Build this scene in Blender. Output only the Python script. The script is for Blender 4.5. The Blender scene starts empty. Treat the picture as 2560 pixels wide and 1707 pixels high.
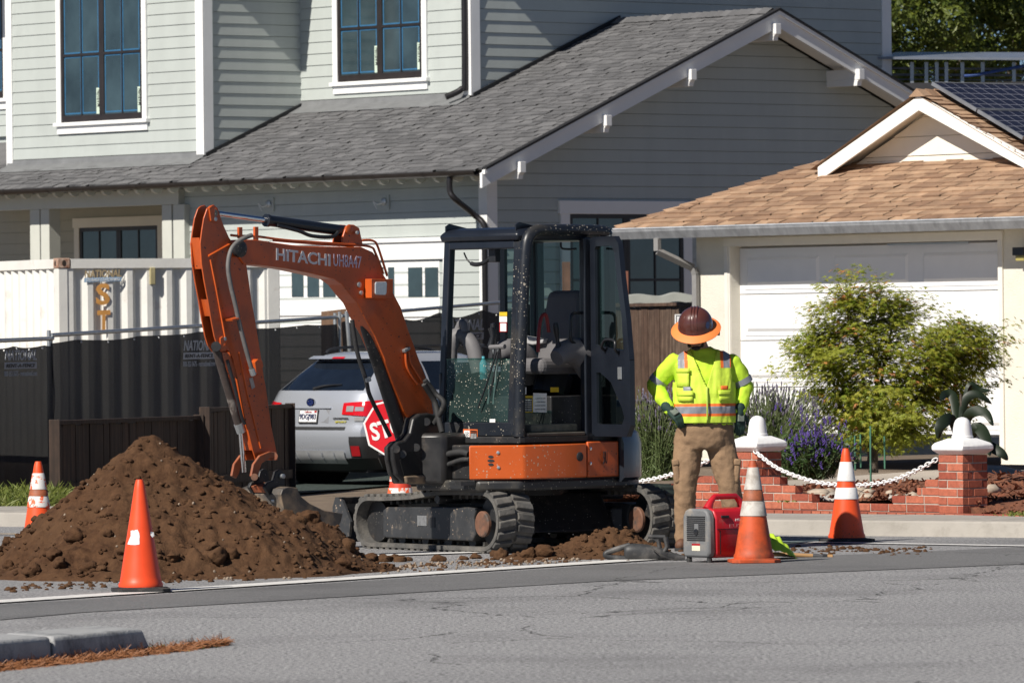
import bpy, math, random
from mathutils import Vector, Matrix, noise
random.seed(7)
R = math.radians
S = bpy.context.scene
COL = S.collection

# ------------------------------------------------------------------ camera
FPX, HC, HORIZ, ROLL = 16000.0, 1.60, 835.0, 0.0105
cam_d = bpy.data.cameras.new("camera"); cam = bpy.data.objects.new("camera", cam_d); COL.objects.link(cam)
cam_d.sensor_width = 36.0; cam_d.lens = FPX / 2560 * 36.0
cam_d.clip_start = 1.0; cam_d.clip_end = 2000.0
PIT = math.atan((853.5 - HORIZ) / FPX)
FW = Vector((0, math.cos(PIT), -math.sin(PIT))); U0 = Vector((0, math.sin(PIT), math.cos(PIT))); R0 = Vector((1, 0, 0))
RC = R0 * math.cos(ROLL) - U0 * math.sin(ROLL); UC = R0 * math.sin(ROLL) + U0 * math.cos(ROLL)
CP = Vector((0, 0, HC))
M = Matrix((RC, UC, -FW)).transposed().to_4x4(); M.translation = CP
cam.matrix_world = M
cam_d.dof.use_dof = True; cam_d.dof.focus_distance = 48.0; cam_d.dof.aperture_fstop = 11.0
S.camera = cam
S.render.resolution_x, S.render.resolution_y = 1024, 682

# ------------------------------------------------------------------ light
SUN_AZ, SUN_EL = R(42.5), R(41.5)          # sun stands behind the camera, to its left
w = bpy.data.worlds.new("World"); S.world = w; w.use_nodes = True
nt = w.node_tree; bg = nt.nodes["Background"]; sky = nt.nodes.new("ShaderNodeTexSky")
sky.sky_type = 'NISHITA'; sky.sun_disc = False; sky.sun_elevation = SUN_EL; sky.sun_rotation = math.pi + SUN_AZ
nt.links.new(sky.outputs[0], bg.inputs[0]); bg.inputs[1].default_value = 0.05
sky.air_density = 0.5; sky.dust_density = 0.0; sky.ozone_density = 4.0; sky.altitude = 200
sl = bpy.data.lights.new("sun", 'SUN'); sl.energy = 5.0; sl.angle = R(0.5); sl.color = (1.0, 0.94, 0.85)
so = bpy.data.objects.new("sun", sl); COL.objects.link(so)
TOSUN = Vector((-math.sin(SUN_AZ) * math.cos(SUN_EL), -math.cos(SUN_AZ) * math.cos(SUN_EL), math.sin(SUN_EL)))
so.rotation_euler = TOSUN.to_track_quat('Z', 'Y').to_euler(); so.location = (-30, -20, 40)
S.view_settings.view_transform = 'Standard'; S.view_settings.look = 'None'
S.view_settings.exposure = 0.30; S.view_settings.gamma = 1.0
S.cycles.max_bounces = 6; S.cycles.transparent_max_bounces = 12
try: S.cycles.use_denoising = True
except Exception: pass

# ------------------------------------------------------------------ photo measurements -> points in the place
def ray(x, y):
    return FW + RC * ((x - 1280.0) / FPX) + UC * ((853.5 - y) / FPX)
def at(x, y, Y):                       # point at distance Y
    d = ray(x, y); return CP + d * (Y / d.y)
def G(x, y, z=0.0):                    # point on the level z
    d = ray(x, y); return CP + d * ((z - HC) / d.z)
def on(x, y, p, n):                    # point on the plane through p with normal n
    d = ray(x, y); return CP + d * ((p - CP).dot(n) / d.dot(n))

class Frame:                           # a along ex, d along ey, h up
    def __init__(s, o, yaw):
        s.o = Vector(o); s.ex = Vector((math.cos(yaw), math.sin(yaw), 0)); s.ey = Vector((-math.sin(yaw), math.cos(yaw), 0))
    def __call__(s, a, d, h): return s.o + s.ex * a + s.ey * d + Vector((0, 0, h))
    def mat(s):
        m = Matrix((s.ex, s.ey, Vector((0, 0, 1)))).transposed().to_4x4(); m.translation = s.o; return m
    def fd(s, x, y, d=0.0):            # facade plane: (a, h)
        p = on(x, y, s.o + s.ey * d, s.ey) - s.o; return p.dot(s.ex), p.z
    def fa(s, x, y, a=0.0):            # side plane: (d, h)
        p = on(x, y, s.o + s.ex * a, s.ex) - s.o; return p.dot(s.ey), p.z

# ------------------------------------------------------------------ materials
def nodes(name):
    m = bpy.data.materials.new(name); m.use_nodes = True
    return m, m.node_tree, m.node_tree.nodes["Principled BSDF"]
def noise_n(t, scale, detail=4, rough=.6, coord='Object', vec=None):
    n = t.nodes.new("ShaderNodeTexNoise"); n.inputs['Scale'].default_value = scale
    n.inputs['Detail'].default_value = detail; n.inputs['Roughness'].default_value = rough
    if vec is None:
        c = t.nodes.new("ShaderNodeTexCoord"); vec = c.outputs[coord]
    t.links.new(vec, n.inputs['Vector']); return n
def stretch(t, sc):
    c = t.nodes.new("ShaderNodeTexCoord"); mp = t.nodes.new("ShaderNodeMapping")
    mp.inputs['Scale'].default_value = sc; t.links.new(c.outputs['Object'], mp.inputs['Vector']); return mp.outputs[0]
def mixc(t, fac, a, b):
    m = t.nodes.new("ShaderNodeMix"); m.data_type = 'RGBA'
    for s, v in ((0, fac), (6, a), (7, b)):
        if hasattr(v, 'is_output'): t.links.new(v, m.inputs[s])
        elif s == 0: m.inputs[0].default_value = v
        else: m.inputs[s].default_value = (*v[:3], 1)
    return m.outputs[2]
def ramp(t, src, lo, hi):
    r = t.nodes.new("ShaderNodeMapRange"); r.inputs['From Min'].default_value = lo; r.inputs['From Max'].default_value = hi
    t.links.new(src, r.inputs[0]); return r.outputs[0]
def mul(c, k): return tuple(min(1, x * k) for x in c[:3])
def mat(name, col, rough=.6, metal=0.0, var=.18, vs=5.0, bump=0.0, bs=60.0, spec=.5, island=None, dirt=None, speck=None, coat=0.0, grain=None, trans=0.0):
    """dirt=(colour, scale, lo, hi); speck=(colour, scale, threshold); island=(colour2) random per piece; grain=(sx,sy,sz,amount)"""
    m, t, b = nodes(name)
    n = noise_n(t, vs, 5)
    c = mixc(t, ramp(t, n.outputs[0], .3, .7), mul(col, 1 - var), mul(col, 1 + var))
    if island:
        g = t.nodes.new("ShaderNodeNewGeometry")
        c2 = mixc(t, ramp(t, n.outputs[0], .3, .7), mul(island, 1 - var), mul(island, 1 + var))
        c = mixc(t, g.outputs['Random Per Island'], c, c2)
    if grain:
        gn = noise_n(t, 1.0, 5, .65, vec=stretch(t, grain[:3]))
        c = mixc(t, ramp(t, gn.outputs[0], .35, .65), mixc(t, 1.0, c, mul(col, grain[3])), c)
    if dirt:
        dn = noise_n(t, dirt[1], 6, .65)
        c = mixc(t, ramp(t, dn.outputs[0], dirt[2], dirt[3]), c, dirt[0])
    if speck:
        v = t.nodes.new("ShaderNodeTexVoronoi"); v.inputs['Scale'].default_value = speck[1]
        cc = t.nodes.new("ShaderNodeTexCoord"); t.links.new(cc.outputs['Object'], v.inputs['Vector'])
        sep = t.nodes.new("ShaderNodeSeparateColor"); t.links.new(v.outputs['Color'], sep.inputs[0])
        big = noise_n(t, 2.2, 3)
        th = t.nodes.new("ShaderNodeMath"); th.operation = 'MULTIPLY'
        t.links.new(sep.outputs[0], th.inputs[0]); t.links.new(ramp(t, big.outputs[0], .22, .62), th.inputs[1])
        th2 = t.nodes.new("ShaderNodeMath"); th2.operation = 'MULTIPLY'; th2.inputs[1].default_value = speck[2]
        t.links.new(th.outputs[0], th2.inputs[0])
        lt = t.nodes.new("ShaderNodeMath"); lt.operation = 'LESS_THAN'
        t.links.new(v.outputs['Distance'], lt.inputs[0]); t.links.new(th2.outputs[0], lt.inputs[1])
        c = mixc(t, lt.outputs[0], c, speck[0])
    if hasattr(c, 'is_output'): t.links.new(c, b.inputs['Base Color'])
    b.inputs['Roughness'].default_value = rough; b.inputs['Metallic'].default_value = metal
    b.inputs['Specular IOR Level'].default_value = spec; b.inputs['Coat Weight'].default_value = coat
    b.inputs['Transmission Weight'].default_value = trans
    if rough > .15:
        rr = t.nodes.new("ShaderNodeMapRange"); rr.inputs['To Min'].default_value = max(.03, rough - .12); rr.inputs['To Max'].default_value = min(1, rough + .12)
        t.links.new(n.outputs[0], rr.inputs[0]); t.links.new(rr.outputs[0], b.inputs['Roughness'])
    if bump:
        bn = noise_n(t, bs, 4); bp = t.nodes.new("ShaderNodeBump"); bp.inputs['Strength'].default_value = bump; bp.inputs['Distance'].default_value = .02
        t.links.new(bn.outputs[0], bp.inputs['Height']); t.links.new(bp.outputs[0], b.inputs['Normal'])
    return m
def glass_mat(name, tint=(.6, .75, .72), alpha=.25, rough=.03):
    """thin window glass: partly see-through, partly reflecting"""
    m, t, b = nodes(name); t.nodes.remove(b)
    tr = t.nodes.new("ShaderNodeBsdfTransparent"); tr.inputs[0].default_value = (*tint, 1)
    gl = t.nodes.new("ShaderNodeBsdfGlossy"); gl.inputs[1].default_value = rough; gl.inputs[0].default_value = (.9, .95, .95, 1)
    fr = t.nodes.new("ShaderNodeFresnel"); fr.inputs[0].default_value = 1.22
    ad = t.nodes.new("ShaderNodeMath"); ad.operation = 'ADD'; ad.inputs[1].default_value = alpha; t.links.new(fr.outputs[0], ad.inputs[0])
    mx = t.nodes.new("ShaderNodeMixShader"); t.links.new(ad.outputs[0], mx.inputs[0]); t.links.new(tr.outputs[0], mx.inputs[1]); t.links.new(gl.outputs[0], mx.inputs[2])
    t.links.new(mx.outputs[0], t.nodes["Material Output"].inputs[0]); return m
def leaf_mat(name, c1, c2, trans=.25, rough=.5):
    m, t, b = nodes(name)
    g = t.nodes.new("ShaderNodeNewGeometry"); n = noise_n(t, 1.6, 3)
    c = mixc(t, g.outputs['Random Per Island'], c1, c2)
    c = mixc(t, ramp(t, n.outputs[0], .35, .65), c, mixc(t, .5, c1, c2))
    t.links.new(c, b.inputs['Base Color']); b.inputs['Roughness'].default_value = rough
    tl = t.nodes.new("ShaderNodeBsdfTranslucent"); t.links.new(c, tl.inputs[0])
    mx = t.nodes.new("ShaderNodeMixShader"); mx.inputs[0].default_value = trans
    t.links.new(b.outputs[0], mx.inputs[1]); t.links.new(tl.outputs[0], mx.inputs[2])
    t.links.new(mx.outputs[0], t.nodes["Material Output"].inputs[0]); return m

# ------------------------------------------------------------------ mesh builder
def frame_from(z):
    z = z.normalized(); x = z.orthogonal().normalized() if abs(z.z) > .95 else Vector((0, 0, 1)).cross(z).normalized()
    return x, z.cross(x)
class MB:
    def __init__(s, T=None): s.v = []; s.f = []; s.mi = []; s.T = T
    def add(s, vs, fs, mi=0):
        k = len(s.v)
        for p in vs:
            p = Vector(p); s.v.append(s.T @ p if s.T is not None else p)
        for q in fs: s.f.append([k + i for i in q]); s.mi.append(mi)
    def quad(s, a, b, c, d, mi=0): s.add([a, b, c, d], [(0, 1, 2, 3)], mi)
    def hexa(s, p, mi=0):              # 4 bottom + 4 top corners
        s.add(p, [(3, 2, 1, 0), (4, 5, 6, 7), (0, 1, 5, 4), (1, 2, 6, 5), (2, 3, 7, 6), (3, 0, 4, 7)], mi)
    def box(s, c, sz, rot=None, mi=0):
        c = Vector(c); hx, hy, hz = sz[0] / 2, sz[1] / 2, sz[2] / 2
        ps = [Vector((x, y, z)) for z in (-hz, hz) for x, y in ((-hx, -hy), (hx, -hy), (hx, hy), (-hx, hy))]
        if rot is not None: ps = [rot @ p for p in ps]
        s.hexa([c + p for p in ps], mi)
    def bx(s, x0, x1, y0, y1, z0, z1, mi=0):
        s.hexa([(x0, y0, z0), (x1, y0, z0), (x1, y1, z0), (x0, y1, z0), (x0, y0, z1), (x1, y0, z1), (x1, y1, z1), (x0, y1, z1)], mi)
    def bar(s, a, b, w, h, up=(0, 0, 1), mi=0):     # rectangular bar a->b
        a, b = Vector(a), Vector(b); z = (b - a).normalized(); x = Vector(up).cross(z)
        x = x.normalized() if x.length > 1e-4 else z.orthogonal().normalized(); y = z.cross(x)
        q = [x * (-w / 2) + y * (-h / 2), x * (w / 2) + y * (-h / 2), x * (w / 2) + y * (h / 2), x * (-w / 2) + y * (h / 2)]
        s.hexa([a + p for p in q] + [b + p for p in q], mi)
    def prism(s, pts, off, mi=0):      # polygon pts extruded by the vector off
        pts = [Vector(p) for p in pts]; off = Vector(off); n = len(pts)
        nrm = sum(((pts[i] - pts[0]).cross(pts[(i + 1) % n] - pts[0]) for i in range(1, n - 1)), Vector())
        if nrm.dot(off) < 0: pts = pts[::-1]
        s.add(pts + [p + off for p in pts], [tuple(range(n))[::-1], tuple(range(n, 2 * n))] + [(i, (i + 1) % n, n + (i + 1) % n, n + i) for i in range(n)], mi)
    def tube(s, pts, r, n=8, cap=True, mi=0):
        pts = [Vector(p) for p in pts]; rs = r if isinstance(r, (list, tuple)) else [r] * len(pts)
        vs = []; x = None
        for i, p in enumerate(pts):
            z = (pts[min(i + 1, len(pts) - 1)] - pts[max(i - 1, 0)]).normalized()
            if x is None: x = frame_from(z)[0]
            else: x = (x - z * x.dot(z)).normalized()
            y = z.cross(x)
            vs += [p + (x * math.cos(2 * math.pi * k / n) + y * math.sin(2 * math.pi * k / n)) * rs[i] for k in range(n)]
        fs = [(i * n + k, i * n + (k + 1) % n, (i + 1) * n + (k + 1) % n, (i + 1) * n + k) for i in range(len(pts) - 1) for k in range(n)]
        if cap: fs += [tuple(range(n))[::-1], tuple(range((len(pts) - 1) * n, len(pts) * n))]
        s.add(vs, fs, mi)
    def lathe(s, prof, o=(0, 0, 0), axis=(0, 0, 1), n=24, mi=0):    # prof: (radius, height)
        z = Vector(axis).normalized(); x, y = frame_from(z); o = Vector(o); vs = []
        for r, h in prof: vs += [o + z * h + (x * math.cos(2 * math.pi * k / n) + y * math.sin(2 * math.pi * k / n)) * r for k in range(n)]
        fs = [(i * n + k, i * n + (k + 1) % n, (i + 1) * n + (k + 1) % n, (i + 1) * n + k) for i in range(len(prof) - 1) for k in range(n)]
        fs += [tuple(range(n))[::-1], tuple(range((len(prof) - 1) * n, len(prof) * n))]
        s.add(vs, fs, mi)
    def ball(s, c, r, sub=2, jit=0.0, sc=(1, 1, 1), mi=0, seed=0):
        vs, fs = ICO(sub); c = Vector(c); out = []
        for p in vs:
            k = 1.0 + (jit * noise.noise(Vector(p) * 1.7 + Vector((seed * 3.1, seed, 0))) if jit else 0)
            out.append(c + Vector((p[0] * sc[0], p[1] * sc[1], p[2] * sc[2])) * r * k)
        s.add(out, fs, mi)
    def build(s, name, mats, parent=None, bevel=0.0, smooth=None, label=None, seg=2):
        mats = mats if isinstance(mats, (list, tuple)) else [mats]
        o0 = ORG.get(parent.name, Vector()) if parent else Vector()
        me = bpy.data.meshes.new(name); me.from_pydata([tuple(p - o0) for p in s.v], [], s.f)
        for m in mats: me.materials.append(m)
        if len(mats) > 1: me.polygons.foreach_set("material_index", s.mi)
        me.update()
        o = bpy.data.objects.new(name, me); COL.objects.link(o)
        if parent: o.parent = parent; ORG[o.name] = o0
        if bevel:
            b = o.modifiers.new("bevel", 'BEVEL'); b.width = bevel; b.segments = seg; b.limit_method = 'ANGLE'; b.angle_limit = R(35); b.harden_normals = False
        if smooth is not None:
            for p in me.polygons: p.use_smooth = True
            try: me.set_sharp_from_angle(angle=R(smooth))
            except Exception: pass
        if label: o['label'] = label
        return o
_ICO = {}
def ICO(sub):
    if sub not in _ICO:
        import bmesh
        bm = bmesh.new(); bmesh.ops.create_icosphere(bm, subdivisions=sub, radius=1.0)
        _ICO[sub] = ([tuple(v.co) for v in bm.verts], [tuple(v.index for v in f.verts) for f in bm.faces]); bm.free()
    return _ICO[sub]
ORG = {}
def thing(name, loc, label, cat, group=None):
    o = bpy.data.objects.new(name, None); COL.objects.link(o); o.location = loc; o.empty_display_size = .3
    ORG[o.name] = Vector(loc); tag(o, label, cat, group); return o
def tag(o, label=None, cat=None, group=None, kind=None):
    if label: o['label'] = label
    if cat: o['category'] = cat
    if group: o['group'] = group
    if kind: o['kind'] = kind
    return o
def copy_thing(o, loc, rotz=0.0, label=None):
    def cp(x, par):
        c = x.copy(); COL.objects.link(c)
        if par: c.parent = par
        for ch in x.children: cp(ch, c)
        return c
    c = cp(o, None); c.location = loc; c.rotation_euler = (0, 0, rotz)
    if label: c['label'] = label
    return c
def struct(mb, name, m, **k):
    o = mb.build(name, m, None, **k); o['kind'] = 'structure'; return o
def text(body, bl, br, tl, m, name='lettering', parent=None, bold=0.0, depth=.002, shear=0.0, label=None):
    """lettering stretched over the parallelogram bl-br-tl"""
    bl, br, tl = Vector(bl), Vector(br), Vector(tl)
    cu = bpy.data.curves.new("t", 'FONT'); cu.body = body; cu.size = 1; cu.offset = bold; cu.shear = shear; cu.resolution_u = 3; cu.extrude = .001
    ob = bpy.data.objects.new("t", cu); COL.objects.link(ob)
    me0 = bpy.data.meshes.new_from_object(ob.evaluated_get(bpy.context.evaluated_depsgraph_get()))
    bpy.data.objects.remove(ob)
    xs = [v.co.x for v in me0.vertices]; ys = [v.co.y for v in me0.vertices]
    x0, x1, y0, y1 = min(xs), max(xs), min(ys), max(ys); ex, ey = br - bl, tl - bl; nz = ex.cross(ey).normalized()
    mb = MB(); zs = max(abs(v.co.z) for v in me0.vertices) or 1
    mb.add([bl + ex * ((v.co.x - x0) / (x1 - x0)) + ey * ((v.co.y - y0) / (y1 - y0)) + nz * (depth if v.co.z > 0 else -depth * .5) for v in me0.vertices], [tuple(p.vertices) for p in me0.polygons])
    bpy.data.meshes.remove(me0)
    return mb.build(name, m, parent, label=label)
def catmull(pts, k=6):
    pts = [Vector(p) for p in pts]; P = [pts[0]] + pts + [pts[-1]]; out = []
    for i in range(1, len(P) - 2):
        for j in range(k):
            t = j / k; a, b, c, d = P[i - 1], P[i], P[i + 1], P[i + 2]
            out.append(.5 * ((2 * b) + (c - a) * t + (2 * a - 5 * b + 4 * c - d) * t * t + (3 * b - 3 * c + d - a) * t ** 3))
    return out + [pts[-1]]
# ------------------------------------------------------------------ shared materials
WHITE = mat("white_paint", (.80, .80, .79), .5, var=.03, vs=3)
CREAM = mat("cream_paint", (.78, .74, .64), .6, var=.04, vs=3)
BLACKM = mat("black_metal", (.018, .019, .022), .4, var=.3)
STEEL = mat("galvanised_steel", (.42, .44, .45), .4, metal=.7, var=.15)
CHROME = mat("chrome", (.75, .76, .78), .12, metal=1.0, var=.05)
WOODD = mat("dark_stained_wood", (.045, .028, .02), .75, var=.35, vs=9, grain=(30, 30, 1.5, .45), island=(.085, .05, .034))
RUBBER = mat("black_rubber", (.022, .022, .023), .75, var=.3, vs=12, dirt=((.16, .14, .12), 9, .55, .8))

# ------------------------------------------------------------------ ground, road, pavement
def asphalt(name, c1, c2, sc, crack=True):
    m, t, b = nodes(name)
    n1 = noise_n(t, sc, 4, .75); n2 = noise_n(t, .55, 5, .6); n3 = noise_n(t, 3.2, 5, .65); n4 = noise_n(t, .16, 3)
    c = mixc(t, ramp(t, n1.outputs[0], .36, .66), c1, c2)
    c = mixc(t, ramp(t, n2.outputs[0], .50, .66), c, mixc(t, .28, c, (.05, .05, .052)))
    c = mixc(t, ramp(t, n3.outputs[0], .62, .78), c, mixc(t, .30, c, (.42, .42, .42)))
    c = mixc(t, ramp(t, n3.outputs[0], .38, .26), c, mixc(t, .35, c, (.04, .04, .042)))
    c = mixc(t, ramp(t, n4.outputs[0], .45, .6), c, mixc(t, .15, c, (.08, .08, .085)))
    if crack:
        cd = t.nodes.new("ShaderNodeTexCoord"); wn = noise_n(t, 1.4, 4); ad = t.nodes.new("ShaderNodeMixRGB"); ad.blend_type = 'ADD'; ad.inputs[0].default_value = .55
        t.links.new(cd.outputs['Object'], ad.inputs[1]); t.links.new(wn.outputs['Color'], ad.inputs[2])
        v = t.nodes.new("ShaderNodeTexVoronoi"); v.feature = 'DISTANCE_TO_EDGE'; v.inputs['Scale'].default_value = .32; t.links.new(ad.outputs[0], v.inputs['Vector'])
        lt = t.nodes.new("ShaderNodeMath"); lt.operation = 'LESS_THAN'; lt.inputs[1].default_value = .0028; t.links.new(v.outputs['Distance'], lt.inputs[0])
        mk = t.nodes.new("ShaderNodeMath"); mk.operation = 'MULTIPLY'; t.links.new(lt.outputs[0], mk.inputs[0]); t.links.new(ramp(t, n2.outputs[0], .42, .5), mk.inputs[1])
        c = mixc(t, mk.outputs[0], c, (.06, .06, .06))
    t.links.new(c, b.inputs['Base Color']); b.inputs['Roughness'].default_value = .85
    bp = t.nodes.new("ShaderNodeBump"); bp.inputs['Strength'].default_value = 1.0; bp.inputs['Distance'].default_value = .018
    t.links.new(n1.outputs[0], bp.inputs['Height']); t.links.new(bp.outputs[0], b.inputs['Normal']); return m
ASPH = asphalt("worn_asphalt", (.060, .060, .064), (.60, .595, .60), 42)
ASPH2 = asphalt("smooth_asphalt", (.125, .125, .128), (.29, .288, .288), 70)
CONC = mat("concrete", (.36, .335, .30), .85, var=.12, vs=2.5, bump=.25, bs=90, dirt=((.25, .23, .2), 7, .5, .8))
CONCD = mat("driveway_concrete", (.37, .325, .275), .85, var=.1, vs=2.0, bump=.2, bs=60, dirt=((.33, .29, .24), 3, .5, .75))
g = MB(); g.quad((-400, -60, 0), (400, -60, 0), (400, 600, 0), (-400, 600, 0)); struct(g, "road", ASPH)
def sheet(px, z, name, m, flat=True, mesh=None):
    q = mesh or MB(); q.add([G(x, y, z) for x, y in px], [tuple(range(len(px)))[::-1]]); 
    return struct(q, name, m) if flat else q
# smoother asphalt patch beside the painted line
sheet([(-900, 1570), (1500, 1412), (2900, 1352), (2900, 1395), (1500, 1452), (200, 1530), (-900, 1630)], .004, "asphalt_patch", ASPH2)
LINE = mat("road_paint", (.66, .65, .63), .7, var=.12, vs=9, dirt=((.24, .24, .24), 16, .56, .74))
def stripe(p, q, w, name, m, z=.009):
    a, b = G(*p), G(*q); d = (b - a).normalized(); n = Vector((-d.y, d.x, 0)) * (w / 2); up = Vector((0, 0, z))
    s_ = MB(); s_.quad(a - n + up, b - n + up, b + n + up, a + n + up); return struct(s_, name, m)
stripe((-800, 1558), (1620, 1399), .26, "road_line", LINE)
stripe((700, 1398), (1500, 1372), .22, "road_line", LINE)
stripe((1880, 1354), (3000, 1374), .14, "road_line", LINE)
stripe((-500, 1333), (300, 1338), .09, "road_line", mat("yellow_road_paint", (.50, .33, .12), .7, var=.2))
# kerbs and pavements: the far kerb runs from the left, nearer to the right
KA, KB = G(20, 1316), G(2040, 1338)
KD = (KB - KA).normalized(); KN = Vector((-KD.y, KD.x, 0))       # KN points away from the road
def kerb_at(t, n, z): return KA + KD * t + KN * n + Vector((0, 0, z))
def kerb_run(t0, t1, name):
    q = MB(); k = t0; L = 1.8
    while k < t1 - .01:
        e = min(k + L, t1); g0, g1 = k + .006, e - .006
        prof = [(0, -.1), (.035, .105), (.055, .12), (.16, .124), (.16, -.1)]
        vs = [kerb_at(tt, n, z) for tt in (g0, g1) for n, z in prof]; n = len(prof)
        q.add(vs, [(i, i + 1, n + i + 1, n + i) for i in range(n - 1)] + [tuple(range(n))[::-1], tuple(range(n, 2 * n))]); k = e
    return struct(q, name, CONC, smooth=30)
def walk(t0, t1, w, name):
    q = MB(); k = t0
    while k < t1 - .01:
        e = min(k + 1.5, t1)
        q.hexa([kerb_at(a, b, z) for z in (-.1, .122) for a, b in ((k + .008, .165), (e - .008, .165), (e - .008, w), (k + .008, w))]); k = e
    return struct(q, name, CONC)
TDR0, TDR1 = 1.6, 6.6                                            # the driveway opening in the kerb
kerb_run(-14, TDR0, "kerb"); kerb_run(TDR1, 26, "kerb")
walk(-14, TDR0, 1.65, "pavement"); walk(TDR1, 26, 1.45, "pavement")
q = MB(); q.add([kerb_at(TDR0, -.02, .012), kerb_at(TDR1, -.02, .012), kerb_at(TDR1 + 1.5, 30, .03), kerb_at(TDR0 - 6, 30, .03), kerb_at(TDR0 - 2, 9, .014)], [(0, 1, 2, 3, 4)])
struct(q, "driveway", CONCD)
GRAV = mat("dark_green_gravel", (.035, .052, .046), .9, var=.6, vs=30, bump=1.0, bs=80)
q = MB(); random.seed(3)
q.add([G(600, 1240, .028), G(780, 1230, .028), G(960, 1214, .028), G(1300, 1192, .028), G(1600, 1170, .028), G(1600, 1130, .028), G(500, 1130, .028), G(500, 1250, .028)], [tuple(range(7))[::-1]])
struct(q, "gravel_bed", GRAV)
# left front yard behind the low fence and ground under the container
q = MB(); q.add([kerb_at(-14, 1.6, .008), kerb_at(TDR0, 1.6, .008), kerb_at(TDR1 + 20, 1.4, .008), kerb_at(TDR1 + 50, 90, .008), kerb_at(-90, 90, .008)], [(0, 1, 2, 3, 4)])
struct(q, "yard", mat("bare_soil", (.16, .12, .085), .95, var=.3, vs=4, bump=.6, bs=30))

# ------------------------------------------------------------------ houses: shared pieces
YAW = R(-50)
SID = mat("grey_green_siding", (.44, .475, .455), .55, var=.03, vs=2, bump=.05, bs=120, grain=(2.2, 2.2, .25, .93), dirt=((.36, .385, .37), .9, .56, .85))
GLASSW = mat("dark_window_glass", (.030, .050, .058), .08, var=.45, vs=1.2, spec=.9)
FRAMEB = mat("dark_bronze_frame", (.022, .017, .016), .4, var=.2)
TAPE = mat("blue_masking_tape", (.025, .12, .24), .6, var=.15, vs=10)
STICK = mat("window_sticker", (.55, .66, .55), .6, var=.05)
INK = mat("black_ink", (.02, .02, .022), .6, var=.1)
def siding(mb, row, z0, z1, L, Rr, plane, step=.0, mi=0, gap=.0055):
    """lap boards; L(z), Rr(z) give the run limits; plane(u, off, z) -> point (off is out of the wall)"""
    z = z0; i = 0
    while z < z1 - .01:
        e = min(z + row, z1); n = .014
        l0, l1, r0, r1 = L(z), L(e), Rr(z), Rr(e)
        if r0 - l0 > .02 or r1 - l1 > .02:
            cuts = [0.0, 1.0]
            if r0 - l0 > 3: cuts = [0.0, random.uniform(.25, .75), 1.0]
            for c0, c1 in zip(cuts, cuts[1:]):
                gp_ = .002 if c0 > 0 else 0
                a0, b0 = l0 + (r0 - l0) * c0 + gp_, l0 + (r0 - l0) * c1; a1, b1 = l1 + (r1 - l1) * c0 + gp_, l1 + (r1 - l1) * c1
                e_ = e - gap
                mb.add([plane(a0, n, z), plane(b0, n, z), plane(b1, .002, e_), plane(a1, .002, e_), plane(a0, -.02, z), plane(b0, -.02, z), plane(b1, -.02, e_), plane(a1, -.02, e_)], [(0, 1, 2, 3), (4, 5, 1, 0), (3, 2, 6, 7)], mi)
        z = e; i += 1
def shingles(mb, P, u0, u1, v0, v1, ex=.14, tw=.30, lo=None, hi=None, seed=1, mi=0, wav=.02, thick=.014):
    """P(u, v, off): u along the eave, v up the slope.  lo(v), hi(v): limits of u"""
    rnd = random.Random(seed); v = v0; row = 0
    while v < v1 - .01:
        e = min(v + ex + .03, v1); u = u0 - rnd.uniform(0, tw)
        a, b = (lo(v) if lo else u0), (hi(v) if hi else u1)
        while u < b:
            w_ = tw * rnd.uniform(.6, 1.3); s0, s1 = max(u, a), min(u + w_, b)
            if s1 - s0 > .01:
                dv = rnd.choice((0, wav)) ; t = thick + rnd.uniform(0, thick); sk = rnd.uniform(-.02, .02)
                vs_ = [P(s0, v - dv, t), P(s1 - .006, v - dv, t), P(min(s1 - .006 + sk, b), e, .002), P(max(s0 + sk, a), e, .002), P(s0, v - dv, -.005), P(s1 - .006, v - dv, -.005)]
                mb.add(vs_, [(0, 1, 2, 3), (4, 5, 1, 0)], mi)
            u += w_
        v += ex; row += 1
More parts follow.
